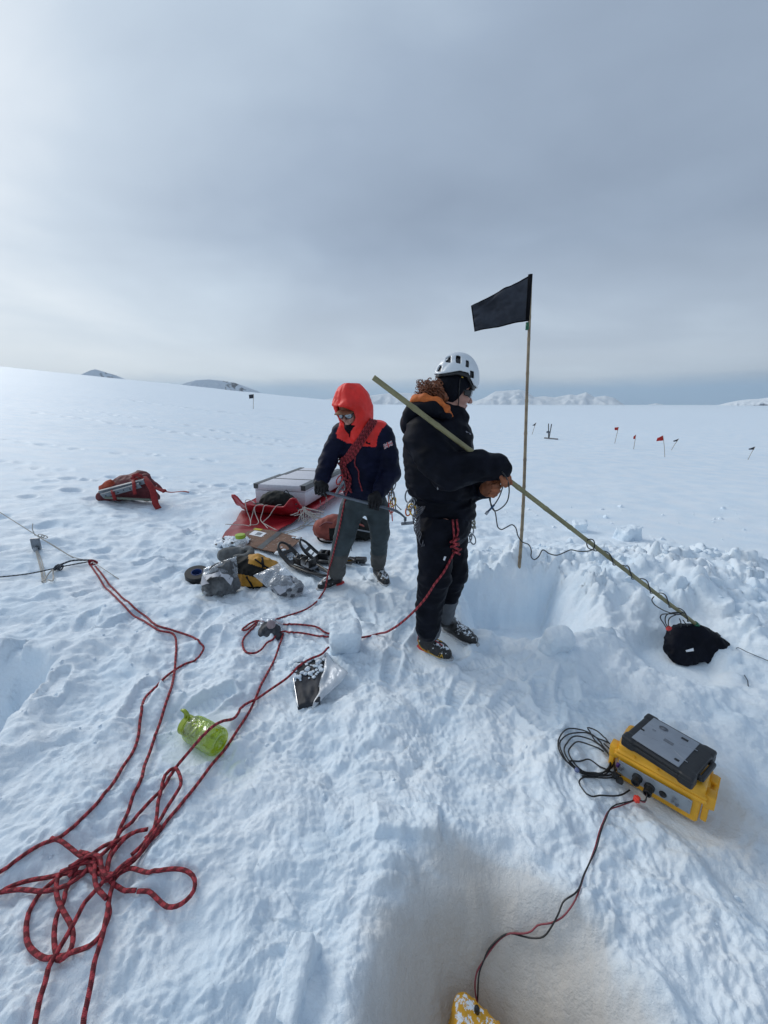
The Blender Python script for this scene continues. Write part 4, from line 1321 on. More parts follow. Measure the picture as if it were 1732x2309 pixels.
    hl = gp(772, 1312); tl = gp(724, 1328); tl = hl + (tl - hl).normalized() * .27
    z0 = gz(hl[0], hl[1]) - .018; hl[2] = z0; tl[2] = z0
    boot(root, hl, tl, anl, width=.05)
    hr = Vector((anr[0] - .02, 3.38, 0)); tr = Vector((anr[0] + .09, 3.10, 0)); z0 = gz(0, 3.25) - .018; hr[2] = tr[2] = z0
    boot(root, hr, tr, anr, width=.05, red_heel=False)
    # gloves closed round the axe shaft
    s0 = a(712, 1104, 2.78); s1 = a(888, 1150, 2.74)
    ax = (s1 - s0).normalized()
    def grip(c, up, front, flip=1):
        """palm above the shaft, four fingers curling round it, thumb at the side"""
        u = Vector(up).normalized(); f = Vector(front).normalized()
        pal = [(c + u * .055 - ax * .03, c + u * .045 + ax * .03, .028, .028), (c + u * .03 - ax * .032, c + u * .03 + ax * .032, .024, .024)]
        fg = []
        for k, o in enumerate((-.036, -.013, .011, .034)):
            b = c + ax * o
            fg.append(([b + u * .045 + f * .018, b + u * .012 + f * .038, b - u * .022 + f * .026, b - u * .026 - f * .002], .0118 - .0008 * abs(k - 1)))
        fg.append(([c + u * .04 - f * .02 + ax * .03 * flip, c + u * .0 - f * .034 + ax * .045 * flip, c - u * .018 - f * .022 + ax * .05 * flip], .0125))
        return pal, fg
    c1 = s0 + ax * .045
    pal, fg = grip(c1, (0, .1, 1), (-.1, -1, 0)); pal.append((wrl, c1 + Vector((0, 0, .06)), .036, .030))
    hand((pal, fg), GLOVEB, root)
    c2 = s0 + ax * (a(845, 1138, 2.75) - s0).dot(ax)
    pal, fg = grip(c2, (.1, .1, 1), (-.1, -1, 0), -1); pal.append((wrr, c2 + Vector((0, 0, .06)), .038, .032))
    hand((pal, fg), GLOVEB, root)
    # ice axe
    ic = thing('ice_axe', 'long grey ice axe held level in both gloves of the red-hooded person', 'ice axe', s0)
    pth = [s0, s0 + ax * .25, s1 - ax * .05, s1, a(903, 1158, 2.74), a(914, 1168, 2.74)]
    P = resample([list(p) for p in pth], .012)
    n = len(P); V, F, uv = tube(P, np.interp(np.arange(n) / n, [0, .02, .85, 1], [.012, .018, .0165, .011]), 12, True, .62)
    mesh('shaft', V, F, ALLOY, ic, uv=uv)
    V, F = join(rbox(a(914, 1170, 2.74), (.010, .010, .016), None, .003, 1), rbox(a(918, 1180, 2.72), (.046, .030, .0035), basis((1, 0, .10)), .002, 1),
                rbox(a(913, 1175, 2.73), (.006, .022, .014), basis((1, 0, .2)), .002, 1))
    mesh('adze', V, F, METALD, ic, smooth=30)
    pk = s1 + ax * .03
    V, F, _ = tube(resample([list(a(905, 1160, 2.76)), list(a(896, 1150, 2.86)), list(a(890, 1150, 2.95))], .01), [.010] * 4 + [.003] * max(0, len(resample([list(a(905, 1160, 2.76)), list(a(896, 1150, 2.86)), list(a(890, 1150, 2.95))], .01)) - 4), 6, True, .4)
    mesh('pick', V, F, METALD, ic)
    V, F = text_mesh('GULLY', .016, s0 + ax * .37 + Vector((0, -.0125, -.006)), ax, (0, -.1, 1)) if False else rbox(s0 + ax * .42 + Vector((0, -.012, 0)), (.05, .0008, .006), basis(ax), 0, 1)
    mesh('pale_marking', V, F, plain('pale_print', (.35, .38, .42), .5), ic, smooth=False)
    # rope sling over the shoulder
    pk = []
    rp = (.0068)
    for k in range(6):
        o = (k - 2.5)
        pts = []
        for (px, py) in ((842, 948), (836, 957), (826, 972), (812, 994), (799, 1014), (787, 1030), (776, 1040)):
            pts.append(list(cast(lambda P: np.minimum(jacket_f(P), hood_f(P)), px + o * 2.9 * 1.0, py + o * 2.0 * .85, 2.6, 3.2, rp * (1.2 + .5 * (k % 2)))))
        pts = resample(pts, .012)
        pts = np.array(pts); 
        v, f, uv = tube(pts, rp, 7); pk.append((v, f, uv))
    # over-the-shoulder return on the back
    top = cast(jacket_f, 842, 950, 2.7, 3.3, .01)
    UV = np.concatenate([u for _, _, u in pk]); V, F = join(*[(v, f) for v, f, _ in pk])
    coil = thing('rope_coil', 'bundle of dark red rope strands worn diagonally across the red-hooded person', 'rope', list(V.mean(0)))
    mesh('strand', V, F, ROPE_R, coil, uv=UV)
    # knot and tie-in at the waist
    pk = []
    rk = np.random.default_rng(12)
    def jf(P): return np.minimum(jacket_f(P), tr_f(P))
    for k in range(7):
        pts = []
        x0_ = 778 + rk.normal() * 3
        for i in range(9):
            t = i / 8
            px = np.interp(t, [0, .3, .6, 1], [774, 778, 786, 786]) + 8 * math.sin(t * 7 + k * 1.1) * (.4 + t * .6)
            py = 1030 + 78 * t + 3 * math.cos(k * 2 + t * 5)
            pts.append(list(cast(jf, px, py, 2.6, 3.25, .010 + .008 * (k % 3))))
        v, f, uv = tube(resample(pts, .01), rp, 7); pk.append((v, f, uv))
    pts = [list(cast(jf, x_, y_, 2.6, 3.25, .01)) for x_, y_ in ((802, 1030), (801, 1048), (808, 1062), (810, 1080), (814, 1098), (818, 1106))]
    v, f, uv = tube(resample(pts, .01), rp * .8, 7); pk.append((v, f, uv))
    for k in range(3):
        pts = [list(cast(jf, 770 + 7 * math.cos(t) + k * 3, 1036 + 6 * math.sin(t) + k * 4, 2.6, 3.25, .018)) for t in np.linspace(0, 6.2, 9)]
        v, f, uv = tube(resample(pts, .01), rp, 7); pk.append((v, f, uv))
    UV = np.concatenate([u for _, _, u in pk]); V, F = join(*[(v, f) for v, f, _ in pk])
    mesh('knot', V, F, ROPE_R, coil, uv=UV)
    # flag patch on the sleeve, shaped to the cloth
    nx, ny = 26, 17
    q00, q10, q01 = np.array((864., 1002.)), np.array((883., 993.)), np.array((867., 1013.))
    V = []; FM = []
    for j in range(ny + 1):
        for i in range(nx + 1):
            p = q00 + (q10 - q00) * i / nx + (q01 - q00) * j / ny
            V.append(list(cast(jacket_f, p[0], p[1], 2.6, 3.3, .0025)))
    F = []
    for j in range(ny):
        for i in range(nx):
            F.append((j * (nx + 1) + i, j * (nx + 1) + i + 1, (j + 1) * (nx + 1) + i + 1, (j + 1) * (nx + 1) + i))
            u = abs((i + .5) / nx - .5) * 2; v = abs((j + .5) / ny - .5) * 2
            m_ = 0
            if abs(u - v) < .30: m_ = 1
            if abs(u - v) < .10: m_ = 2
            if u < .22 or v < .34: m_ = 1
            if u < .12 or v < .20: m_ = 2
            FM.append(m_)
    mesh('flag_patch', V, F, [NAVY, WPR, REDP], root, fmat=FM, smooth=False)
    V = [list(cast(jacket_f, x_, y_, 2.6, 3.2, .002)) for x_, y_ in ((825, 995), (835, 998), (835, 1003), (825, 1000))]
    mesh('chest_tag', V, [(0, 1, 2, 3)], BLK, root, smooth=False)
    pts = [list(cast(lambda P: np.minimum(jacket_f(P), hood_f(P)), x_, y_, 2.5, 3.2, .003)) for x_, y_ in ((790, 958), (790, 972), (788, 985))]
    V, F, uv = tube(resample(pts, .01), .0035, 6); mesh('zip', V, F, BLK, root)
    # harness gear at the far hip
    def cord(pts, r, mat, name='cord', par=root):
        V, F, uv = tube(resample([list(a(*p)) for p in pts], .008), r, 6); mesh(name, V, F, mat, par, uv=uv)
    cord([(880, 1092, 3.0), (890, 1120, 3.0), (893, 1150, 3.0), (900, 1158, 3.0)], .006, METALD, 'quickdraw')
    cord([(882, 1100, 2.98), (884, 1125, 2.98), (888, 1148, 2.98)], .0045, YEL)
    cord([(878, 1110, 2.97), (880, 1130, 2.97), (883, 1150, 2.97), (885, 1175, 2.97)], .005, REDP)
    cord([(886, 1095, 3.0), (887, 1110, 3.0), (892, 1135, 3.0), (905, 1150, 3.0)], .004, FRAME)
    cord([(875, 1115, 2.96), (877, 1135, 2.96), (881, 1160, 2.96)], .005, ORG_C)
    for (px, py, t, mt_) in ((886, 1096, .4, METALD), (884, 1118, .1, METAL), (887, 1132, .3, YEL), (882, 1145, -.2, REDP), (880, 1108, .2, METAL), (766, 1082, .5, REDP), (772, 1095, -.3, METALD)):
        c = a(px, py, 2.95 if px > 800 else 2.86); u = Vector((math.sin(t), .3, math.cos(t))).normalized(); v = Vector((math.cos(t), .2, -math.sin(t))).normalized()
        V, F, uv = ring(c, u, v, .040, .020, .005); mesh('carabiner', V, F, mt_, root)
    cord([(758, 1115, 2.88), (766, 1100, 2.84), (776, 1085, 2.82)], .012, METALD, 'belay_device')
    return root, jacket_f, tr_f
PA, JA, TA = person_a()
PB, JB, TB = person_b()
# ============================================================ flags on bamboo
BAMBOO = plain('bamboo', (.20, .15, .10), .6, var=.35, scale=14, col2=(.30, .235, .15), thr=(.4, .6))
BAMBOO_G = plain('green_bamboo', (.17, .155, .075), .55, var=.3, scale=9, col2=(.26, .235, .12), thr=(.35, .65))
FLAGB = plain('black_flag_cloth', (.042, .046, .058), .85, var=.25, scale=8, bump=.2, bscale=220, spec=.2)
FLAGR = plain('red_flag_cloth', (.42, .020, .016), .8, var=.2, scale=8)
TAPEG = plain('green_tape', (.01, .12, .06), .4)
STEEL_W = plain('thin_steel_rod', (.10, .12, .15), .5, metal=.5)

def bamboo(p0, p1, r0, r1, parent, mat=BAMBOO, nodes_=9, sway=.012, name='pole'):
    p0 = Vector(p0); p1 = Vector(p1); L = (p1 - p0).length; pts = []; rr = []
    side = (p1 - p0).cross(Vector((0, 1, 0))).normalized()
    ks = np.linspace(0, 1, nodes_ + 1)[1:-1] + RNG.normal(size=nodes_ - 1) * .012
    ts = sorted(list(np.linspace(0, 1, 50)) + [k + e for k in ks for e in (-.006, -.002, .002, .006)])
    for t in ts:
        b = math.sin(t * 3.14) * sway + math.sin(t * 7.3) * sway * .3
        pts.append(list(p0.lerp(p1, t) + side * b))
        bulge = 1 + .16 * max([math.exp(-((t - k) * L / .012) ** 2) for k in ks] + [0])
        rr.append((r0 + (r1 - r0) * t) * bulge)
    V, F, uv = tube(pts, np.array(rr), 10)
    return mesh(name, V, F, mat, parent, uv=uv)

def cloth(name, corners, mat, parent, nx=26, ny=16, amp=.02, seed=0, thick=.0016, hem=None, fold=3.0):
    """cloth between four world corners: (hoist top, fly top, fly bottom, hoist bottom)"""
    c = [np.array(q, float) for q in corners]
    n = np.cross(c[1] - c[0], c[3] - c[0]); n /= np.linalg.norm(n)
    U, W = np.meshgrid(np.linspace(0, 1, nx + 1), np.linspace(0, 1, ny + 1))
    P = (c[0][None, None] * ((1 - U) * (1 - W))[..., None] + c[1] * (U * (1 - W))[..., None] + c[2] * (U * W)[..., None] + c[3] * ((1 - U) * W)[..., None])
    w = np.sin(U * fold * 3 + W * 2.2 + seed) * .6 + .5 * perlin(U * 3 + W, W * 5 - U * 3, seed) + .35 * perlin(U * 9, W * 9, seed + 3)
    P = P + (w * amp * np.minimum(1, U * 5))[..., None] * n
    A = (P + n * thick / 2).reshape(-1, 3); B = (P - n * thick / 2).reshape(-1, 3)
    m = nx + 1; F = []; FM = []
    for j in range(ny):
        for i in range(nx):
            q = (j * m + i, j * m + i + 1, (j + 1) * m + i + 1, (j + 1) * m + i)
            e = (i >= nx - 1 or j == 0 or j == ny - 1)
            F.append(q); FM.append(int(e)); o = len(A); F.append(tuple(o + k for k in reversed(q))); FM.append(int(e))
    o = len(A)
    bd = [(j * m, (j + 1) * m) for j in range(ny)] + [((j + 1) * m + nx, j * m + nx) for j in range(ny)] + [(i + 1, i) for i in range(nx)] + [(ny * m + i, ny * m + i + 1) for i in range(nx)]
    for a_, b_ in bd: F.append((a_, b_, b_ + o, a_ + o)); FM.append(1)
    return mesh(name, np.concatenate([A, B]), F, [mat, hem or mat], parent, fmat=FM)

HEM = plain('black_flag_hem', (.006, .006, .008), .9, spec=.1)
def tall_flag():
    base = gp(1172, 1276); Y = base[1]
    top = at(1196, 620, Y - .05)
    t = thing('flag', 'tall black flag on a bamboo pole planted in dug snow beside the pit', 'flag', base)
    pole = bamboo(base - Vector((0, 0, .15)), top, .0155, .0105, t, nodes_=11, sway=-.018)
    g0 = at(1190, 727, Y - .04); g1 = at(1189, 744, Y - .04)
    V, F, _ = tube([list(g0), list(g1)], .0145, 10); mesh('tape', V, F, TAPEG, t)
    s0 = at(1190, 724, Y - .04)
    V, F, _ = tube([list(top + Vector((0, 0, .004))), list(s0)], .0165, 10); mesh('flag_sleeve', V, F, HEM, t)
    cloth('flag_cloth', [top + Vector((-.005, 0, -.003)), at(1062, 690, Y + .06), at(1070, 748, Y + .02), s0 + Vector((-.005, 0, 0))], FLAGB, t, 44, 28, .040, 3, hem=HEM, fold=3.6)
tall_flag()

def small_flag(base_px, top_px, pts, mat, label, group, Y=None):
    base = gp(*base_px)
    top = at(top_px[0], top_px[1], base[1])
    t = thing('marker_flag', label, 'flag', base, group)
    r = max(.006, .00055 * base[1])
    V, F, _ = tube([list(base - Vector((0, 0, .1))), list(base.lerp(top, .5)), list(top)], r, 6); mesh('stick', V, F, BAMBOO, t)
    q = [at(x, y, base[1] + d) for x, y, d in pts]
    cloth('flag_cloth', q, mat, t, 8, 6, .02, len(label), thick=.004)
small_flag((571, 922), (572, 889), [(572, 889, 0), (561, 890, .2), (562, 899, .2), (572, 898, 0)], FLAGB, 'small black flag standing alone on the far left snow slope', 'black marker flags')
small_flag((1199, 980), (1209, 953), [(1209, 953, 0), (1201, 959, .1), (1201, 959.5, .1), (1206, 960, 0)], FLAGB, 'small black flag on a tilted stick, nearest to the upright skis', 'black marker flags')
small_flag((1386, 1000), (1395, 963), [(1395, 963, 0), (1386, 964, .1), (1386, 970, .1), (1394, 970, 0)], FLAGR, 'red marker flag farthest back on the right, leftmost of the three red ones', 'red marker flags')
small_flag((1429, 1013), (1434, 980), [(1434, 980, 0), (1429, 984, .05), (1428, 990, .05), (1433, 990, 0)], FLAGR, 'narrow limp red marker flag between two wider red flags', 'red marker flags')
small_flag((1501, 1031), (1495, 982), [(1495, 982, 0), (1482, 988, .1), (1480, 995, .1), (1496, 993, 0)], FLAGR, 'largest red marker flag, its stick leaning left', 'red marker flags')
small_flag((1512, 1015), (1531, 989), [(1531, 989, 0), (1518, 994, .05), (1519, 996, .05), (1527, 995, 0)], FLAGB, 'small drooping black flag right behind the largest red flag', 'black marker flags')
small_flag((1685, 1037), (1703, 1007), [(1703, 1007, 0), (1688, 1012, .05), (1689, 1014, .05), (1700, 1014, 0)], FLAGB, 'small drooping black flag farthest to the right on the snow plain', 'black marker flags')

def skis():
    b = gp(1242, 990); Y = b[1]
    t = thing('ski_pair', 'pair of skis stuck upright in the snow with another lying crosswise at their foot', 'skis', b)
    for (x0, y0, x1, y1) in ((1237, 988, 1237, 955), (1238, 988, 1244, 956)):
        p0, p1 = at(x0, y0, Y), at(x1, y1, Y)
        V, F = rbox((p0 + p1) / 2, ((p1 - p0).length / 2, .014, .030), basis(p1 - p0, (0, 1, 0)), .006, 1)
        mesh('ski', V, F, FRAME, t, smooth=30)
        m = p0.lerp(p1, .42)
        V, F = rbox(m + Vector((-.06, 0, 0)), (.04, .03, .05), None, .01, 1); mesh('binding', V, F, METALD, t, smooth=30)
    p0, p1 = gp(1228, 989, .03), gp(1257, 992, .03)
    V, F = rbox((p0 + p1) / 2, ((p1 - p0).length / 2, .05, .03), basis(p1 - p0), .01, 1); mesh('ski', V, F, plain('grey_ski', (.16, .16, .17), .6), t, smooth=30)
skis()

# ============================================================ long pole held by the helmeted person, with its black flag wrapped round the instrument
def held_pole():
    e1 = at(1572, 1410, 2.28); e0 = at(842, 851, 1.87)
    t = thing('held_pole', 'long pale bamboo pole slanting down through the gloved hands to the snow', 'pole', e1)
    pl = bamboo(e0, e1, .0135, .0125, t, BAMBOO_G, nodes_=14, sway=.004)
    n = e1 - e0
    def on(px):  # point of the pole under a photo column
        lo, hi = 0.0, 1.0
        for _ in range(40):
            m = (lo + hi) / 2; p = e0 + n * m
            sx = 866 + F_PX * p[0] / (p[1] * _c - (p[2] - CAM_H) * _s)
            if sx < px: lo = m
            else: hi = m
        return e0 + n * lo
    V, F, _ = tube([list(on(1566)), list(on(1583))], .019, 10); mesh('tape', V, F, TAPEG, t)
    # black flag cloth sagging as a pouch
    P = lambda x, y, d=0.0: at(x, y, 2.28 + d)
    f = thing('flag_bag', 'black cloth bundle on the snow at the low end of the slanting pole', 'flag', P(1540, 1490))
    def pz(x, y):
        zt_ = P(1545, 1410)[2]; p = P(x, y)
        for _ in range(6): p = at(x, y, 2.28 - .55 * (zt_ - p[2]))
        return (p[0], p[2])
    poly = [pz(*q) for q in ((1518, 1410), (1578, 1405), (1645, 1448), (1576, 1496), (1512, 1492), (1500, 1462))]
    def bag_f(Q):
        zt_ = P(1545, 1410)[2]
        yc = 2.28 - .55 * (zt_ - Q[..., 2])                      # leans down and towards the front
        d = np.abs(Q[..., 1] - yc) - .055
        for k in range(len(poly)):
            (x0, z0), (x1, z1) = poly[k], poly[(k + 1) % len(poly)]
            l = math.hypot(x1 - x0, z1 - z0); nx_, nz_ = -(z1 - z0) / l, (x1 - x0) / l
            d = smax(d, (Q[..., 0] - x0) * nx_ + (Q[..., 2] - z0) * nz_, .045)
        d = smin(d, s_path(Q, [P(1612, 1436, .0), P(1635, 1452, .0), P(1648, 1466, .0), P(1656, 1471, .01)], [.026, .013, .008, .007]), .03)
        return d + np.abs(nz3(Q, 11, 41)) * .022 - .005 + .003 * nz3(Q, 40, 42)
    lo = np.array(P(1500, 1500)) - .14; hi = np.array(P(1665, 1395)) + .12; lo[1] -= .24; lo[0] -= .10; lo[2] -= .05
    V, F = surf(bag_f, lo, hi, .006)
    mesh('pouch', smooth_mesh(V, F, 1, .3), F, BLK, f)
    q = [cast(bag_f, x, y, 1.8, 2.4, .003) for x, y in ((1545, 1466), (1563, 1461), (1564, 1468), (1547, 1470))]
    mesh('white_tag', [list(p) for p in q], [(0, 1, 2, 3)], WPR, f, smooth=False)
    for pts in ([(1656, 1471, .02), (1665, 1472, .02), (1680, 1478, .0), (1732, 1505, -.02), (1790, 1535, -.05)],):
        pts = [gp(x_, y_, .03) for x_, y_, _d in pts[1:]]
        V, F, _ = tube(resample([list(P(1656, 1471, .02))] + [list(p) for p in pts], .02), .0026, 6); mesh('wire', V, F, STEEL_W, f)
    a0 = P(1650, 1474, .0); a1 = gp(1684, 1541, .02); a2 = gp(1687, 1549, .0)
    V, F, _ = tube([list(a0), list(a1), list(a2)], .003, 6); mesh('wire', V, F, STEEL_W, f)
    # black cable wound down the pole
    c = thing('pole_cable', 'black cable dangling from the gloves and wound down the slanting pole', 'cable', on(1340))
    free = [at(x, y, d) for x, y, d in ((1108, 1112, 1.98), (1106, 1122, 1.975), (1108, 1142, 1.97), (1116, 1152, 1.97), (1130, 1146, 1.965), (1143, 1132, 1.96), (1148, 1112, 1.955), (1147, 1092, 1.95), (1140, 1074, 1.92), (1132, 1064, 1.91))]
    V, F, uv = tube(resample([list(p) for p in free], .008), .0034, 8); mesh('cable_loop', V, F, CORD, c, uv=uv)
    end = [at(x, y, d) for x, y, d in ((1134, 1098, 1.93), (1126, 1120, 1.95), (1117, 1135, 1.955), (1113, 1140, 1.955))]
    V, F, uv = tube(resample([list(p) for p in end], .008), .0034, 8); mesh('cable_end', V, F, CORD, c, uv=uv)
    V, F, _ = tube([list(at(1115, 1138, 1.952)), list(at(1107, 1147, 1.952)), list(at(1101, 1153, 1.952))], .0058, 8); mesh('blue_sleeve', V, F, plain('blue_heatshrink', (.01, .05, .12), .4), c)
    V, F, _ = tube([list(at(1101, 1153, 1.952)), list(at(1095, 1160, 1.952))], .0085, 8); mesh('plug', V, F, METAL, c)
    hang = [(1103, 1112, 1.975), (1104, 1126, 1.975), (1110, 1142, 1.98), (1117, 1156, 2.0), (1120, 1175, 2.0), (1123, 1189, 2.0), (1130, 1194, 2.0), (1142, 1189, 2.02), (1155, 1183, 2.03), (1163, 1190, 2.03), (1168, 1208, 2.04), (1178, 1222, 2.04), (1192, 1228, 2.05), (1198, 1240, 2.05), (1198, 1256, 2.05), (1205, 1262, 2.05), (1214, 1256, 2.05), (1224, 1240, 2.05), (1238, 1248, 2.06), (1255, 1252, 2.06), (1272, 1246, 2.06), (1286, 1240, 2.06), (1305, 1243, 2.07), (1325, 1243, 2.07), (1338, 1238, 2.07), (1341, 1227, 2.07), (1337, 1217, 2.07), (1328, 1216, 2.08), (1323, 1224, 2.10), (1327, 1236, 2.10), (1340, 1241, 2.07)]
    V, F, uv = tube(resample([list(at(*p)) for p in hang], .01), .0034, 8); mesh('cable_run', V, F, CORD, c, uv=uv)
    # winding
    ax = n.normalized(); u = Vector((0, -1, 0)); u = (u - ax * u.dot(ax)).normalized(); v = ax.cross(u)
    pts = []
    for i in range(240):
        t_ = i / 239; px = 1342 + (1560 - 1342) * t_
        sag = .004 + .022 * max(0, math.sin((t_ * 5.2 - .3) * 2 * math.pi)) ** 3 * (1 if .3 < t_ < .85 else .3)
        th = t_ * 5.2 * 2 * math.pi + 1.0
        R = .0155 + sag * .6
        pts.append(list(on(px) + u * (R * math.cos(th)) + v * (R * math.sin(th))))
    V, F, uv = tube(pts, .0034, 8); mesh('cable_winding', V, F, CORD, c, uv=uv)
    # loops above the bundle, red connector
    for k, pts in enumerate(([(1540, 1381, 2.22), (1515, 1384, 2.20), (1492, 1386, 2.2), (1489, 1392, 2.2), (1498, 1408, 2.2), (1508, 1424, 2.2)],
                ([(1544, 1383, 2.22), (1520, 1381, 2.2), (1503, 1387, 2.2), (1500, 1400, 2.2), (1506, 1415, 2.2), (1511, 1426, 2.2)]),
                ([(1548, 1388, 2.22), (1526, 1386, 2.2), (1510, 1394, 2.2), (1507, 1408, 2.2), (1512, 1430, 2.2)]),
                ([(1532, 1395, 2.22), (1535, 1402, 2.22), (1535, 1415, 2.22)]), ([(1540, 1398, 2.22), (1546, 1406, 2.22), (1550, 1412, 2.23)]),
                ([(1475, 1345, 2.18), (1470, 1352, 2.17), (1475, 1362, 2.17), (1492, 1374, 2.18), (1512, 1382, 2.2), (1530, 1386, 2.2), (1541, 1380, 2.2)]))):
        V, F, uv = tube(resample([list(at(*p)) for p in pts], .008), .0034, 8); mesh('cable_loop', V, F, CORD, c, uv=uv)
    V, F = rbox(at(1508, 1417, 2.19), (.013, .010, .010), basis((1, 0, -1)), .003, 1)
    V2, F2 = rbox(at(1508, 1417, 2.19), (.006, .012, .017), basis((1, 0, -1)), .003, 1)
    V, F = join((V, F), (V2, F2)); mesh('red_connector', V, F, REDP, c, smooth=30)
held_pole()

# ============================================================ ropes on the snow
def ground_path(px, r, step=.012, lift=0.0, bridge=7):
    """photo polyline laid on the snow: follows the surface but bridges small dips"""
    W = []
    for p in px:
        l_ = p[2] if len(p) > 2 else 0.0
        g = gp(*p[:2])
        if l_: g = atz(p[0], p[1], g[2] + l_)
        W.append(list(g) + [l_])
    Q = resample(W, step); P = Q[:, :3].copy(); lf = Q[:, 3]
    z = Gi(P[:, 0], P[:, 1])
    pad = np.pad(z, bridge, mode='edge')
    mx = np.array([pad[i:i + 2 * bridge + 1].max() for i in range(len(z))])
    zz = .55 * mx + .45 * z
    k = np.hanning(2 * bridge + 3); k /= k.sum()
    zz = np.convolve(np.pad(zz, bridge + 1, mode='edge'), k, 'valid')
    P[:, 2] = np.maximum(zz, z) + r * .35 + lift + np.maximum(lf, 0)
    return P
def crop7(*p): return [(x / 2.9625, 1800 + y / 2.9625) for x, y in p]
RR = .0070
def ropes():
    pk = []
    def add(px, r=RR, lift=0.0, ends=True, bridge=7):
        P = ground_path(px, r, lift=lift, bridge=bridge); v, f, uv = tube(P, r, 9); uv = uv + np.array([RNG.uniform(0, 1), 0]); pk.append((v, f, uv)); return P
    s1 = [(215, 1278), (232, 1300), (262, 1335), (300, 1370), (330, 1395), (352, 1413), (392, 1428), (430, 1441), (452, 1456), (461, 1470), (456, 1483), (438, 1494), (420, 1500), (385, 1522), (355, 1550), (330, 1580), (320, 1610), (318, 1640), (314, 1668), (300, 1700), (280, 1735), (260, 1770), (225, 1810), (190, 1845), (150, 1880), (126, 1899), (100, 1905), (60, 1930), (20, 1960), (-10, 1980), (-70, 2015)]
    s2 = [(203, 1275), (222, 1303), (250, 1338), (285, 1375), (320, 1401), (360, 1425), (392, 1437), (398, 1460), (397, 1490), (393, 1530), (385, 1560), (370, 1610), (357, 1650), (345, 1690), (330, 1730), (318, 1765), (305, 1800), (290, 1840), (275, 1875), (262, 1905), (250, 1940), (243, 1965)]
    s3 = [(742, 1473, .05), (724, 1478, .06), (707, 1487, .06), (681, 1505, .06), (649, 1534, .01), (611, 1563), (583, 1583), (559, 1600), (530, 1616, .04), (504, 1629, .10), (478, 1649, .135), (449, 1681, .125), (428, 1706, .06), (400, 1741, .01), (368, 1787), (345, 1815), (322, 1836), (300, 1860), (278, 1884), (260, 1905), (233, 1935), (214, 1948)]
    s4 = [(639, 1433), (632, 1455), (617, 1496), (597, 1539), (577, 1583), (559, 1615), (539, 1649), (510, 1690), (481, 1727), (446, 1775), (408, 1821), (378, 1858), (358, 1881), (340, 1900), (324, 1925), (304, 1948), (284, 1968), (258, 1992)]
    s5 = [(330, 1905), (345, 1888), (353, 1865), (361, 1821), (365, 1794), (371, 1767), (385, 1750), (398, 1748), (408, 1760), (410, 1780), (398, 1804), (378, 1834), (363, 1861), (345, 1887), (325, 1915), (300, 1945)]
    add(s1, lift=.0); add(s2, lift=.004); add(s4, lift=.004); add(s3, lift=.012); add(s5, lift=.018)
    add([(118, 1900), (140, 1909), (165, 1930), (190, 1941), (214, 1943)], lift=.012)
    L = [
        (crop7((700, 560), (800, 540), (870, 520), (1000, 510), (1100, 505), (1200, 498), (1270, 520), (1308, 575), (1300, 640), (1250, 710), (1190, 755), (1130, 760), (1080, 730), (1040, 680), (1000, 650), (950, 635), (925, 640)), .006),
        (crop7((915, 640), (850, 645), (800, 635), (765, 600), (735, 560)), .012),
        (crop7((-90, 715), (-40, 690), (60, 640), (200, 590), (330, 555), (450, 520), (540, 510), (640, 500), (720, 500)), .008),
        (crop7((-60, 672), (0, 668), (150, 660), (280, 655), (380, 640), (480, 600), (560, 540), (620, 480), (645, 430)), .014),
        (crop7((560, 425), (480, 475), (430, 530), (350, 590), (280, 660), (220, 740), (190, 830), (185, 920), (200, 1000), (250, 1065), (320, 1092), (385, 1092), (440, 1085), (490, 1058), (560, 1030), (640, 970), (700, 890), (738, 800), (735, 740)), .004),
        (crop7((400, 545), (388, 620), (400, 710), (440, 800), (490, 890), (505, 960), (490, 1030), (460, 1080), (420, 1110), (380, 1095)), .018),
        (crop7((640, 420), (650, 500), (650, 580), (665, 650), (700, 700), (735, 740)), .028),
        (crop7((520, 520), (460, 620), (430, 730), (400, 820), (380, 920), (375, 1010), (395, 1090)), .010),
        (crop7((760, 540), (720, 580), (650, 650), (590, 750), (530, 850), (470, 950), (420, 1040), (370, 1120), (340, 1180), (320, 1260), (290, 1370), (262, 1520), (240, 1650)), .022),
        (crop7((745, 530), (770, 600), (750, 680), (730, 790), (710, 880), (680, 1000), (650, 1130), (625, 1280), (600, 1420), (585, 1520), (570, 1650)), .016),
        (crop7((995, 243), (920, 270), (850, 310), (790, 370), (750, 440), (730, 510), (722, 590)), .024),
        (crop7((900, 275), (800, 312), (700, 355), (640, 400), (560, 440), (520, 500), (470, 560)), .014),
        (crop7((545, 405), (610, 415), (665, 445), (690, 500), (725, 555), (765, 560), (810, 530), (870, 490), (930, 430), (985, 350), (1030, 285), (1080, 220)), .026),
        (crop7((480, 520), (540, 470), (600, 450), (655, 440), (690, 470), (700, 540), (740, 580), (790, 560)), .034),
        (crop7((600, 470), (640, 540), (690, 545), (720, 590), (770, 590)), .020),
        (crop7((420, 540), (500, 500), (590, 470), (660, 480)), .022),
    ]
    for px, lf in L: add(px, lift=lf)
    # the knot round the anchor sling
    c = gp(209, 1274, .02)
    for k in range(3):
        cc = at(209 + k * 1.5, 1270 + k * 2, c[1]); cc[2] += .01
        V, F, uv = ring(cc, Vector((1, .2, .3 * (k - 1))).normalized(), Vector((0, .5, 1 - .3 * k)).normalized(), .032, .022, RR, 20, 8); pk.append((V, F, uv))
    UV = np.concatenate([u for _, _, u in pk]); V, F = join(*[(v, f) for v, f, _ in pk])
    o = mesh('climbing_rope', V, F, ROPE_R, uv=UV)
    tag(o, 'long red climbing rope heaped in loops at lower left and run up to the anchor', 'rope')
    # rope by the small plastic bag, running under the snow block to the helmeted person
    pk = []
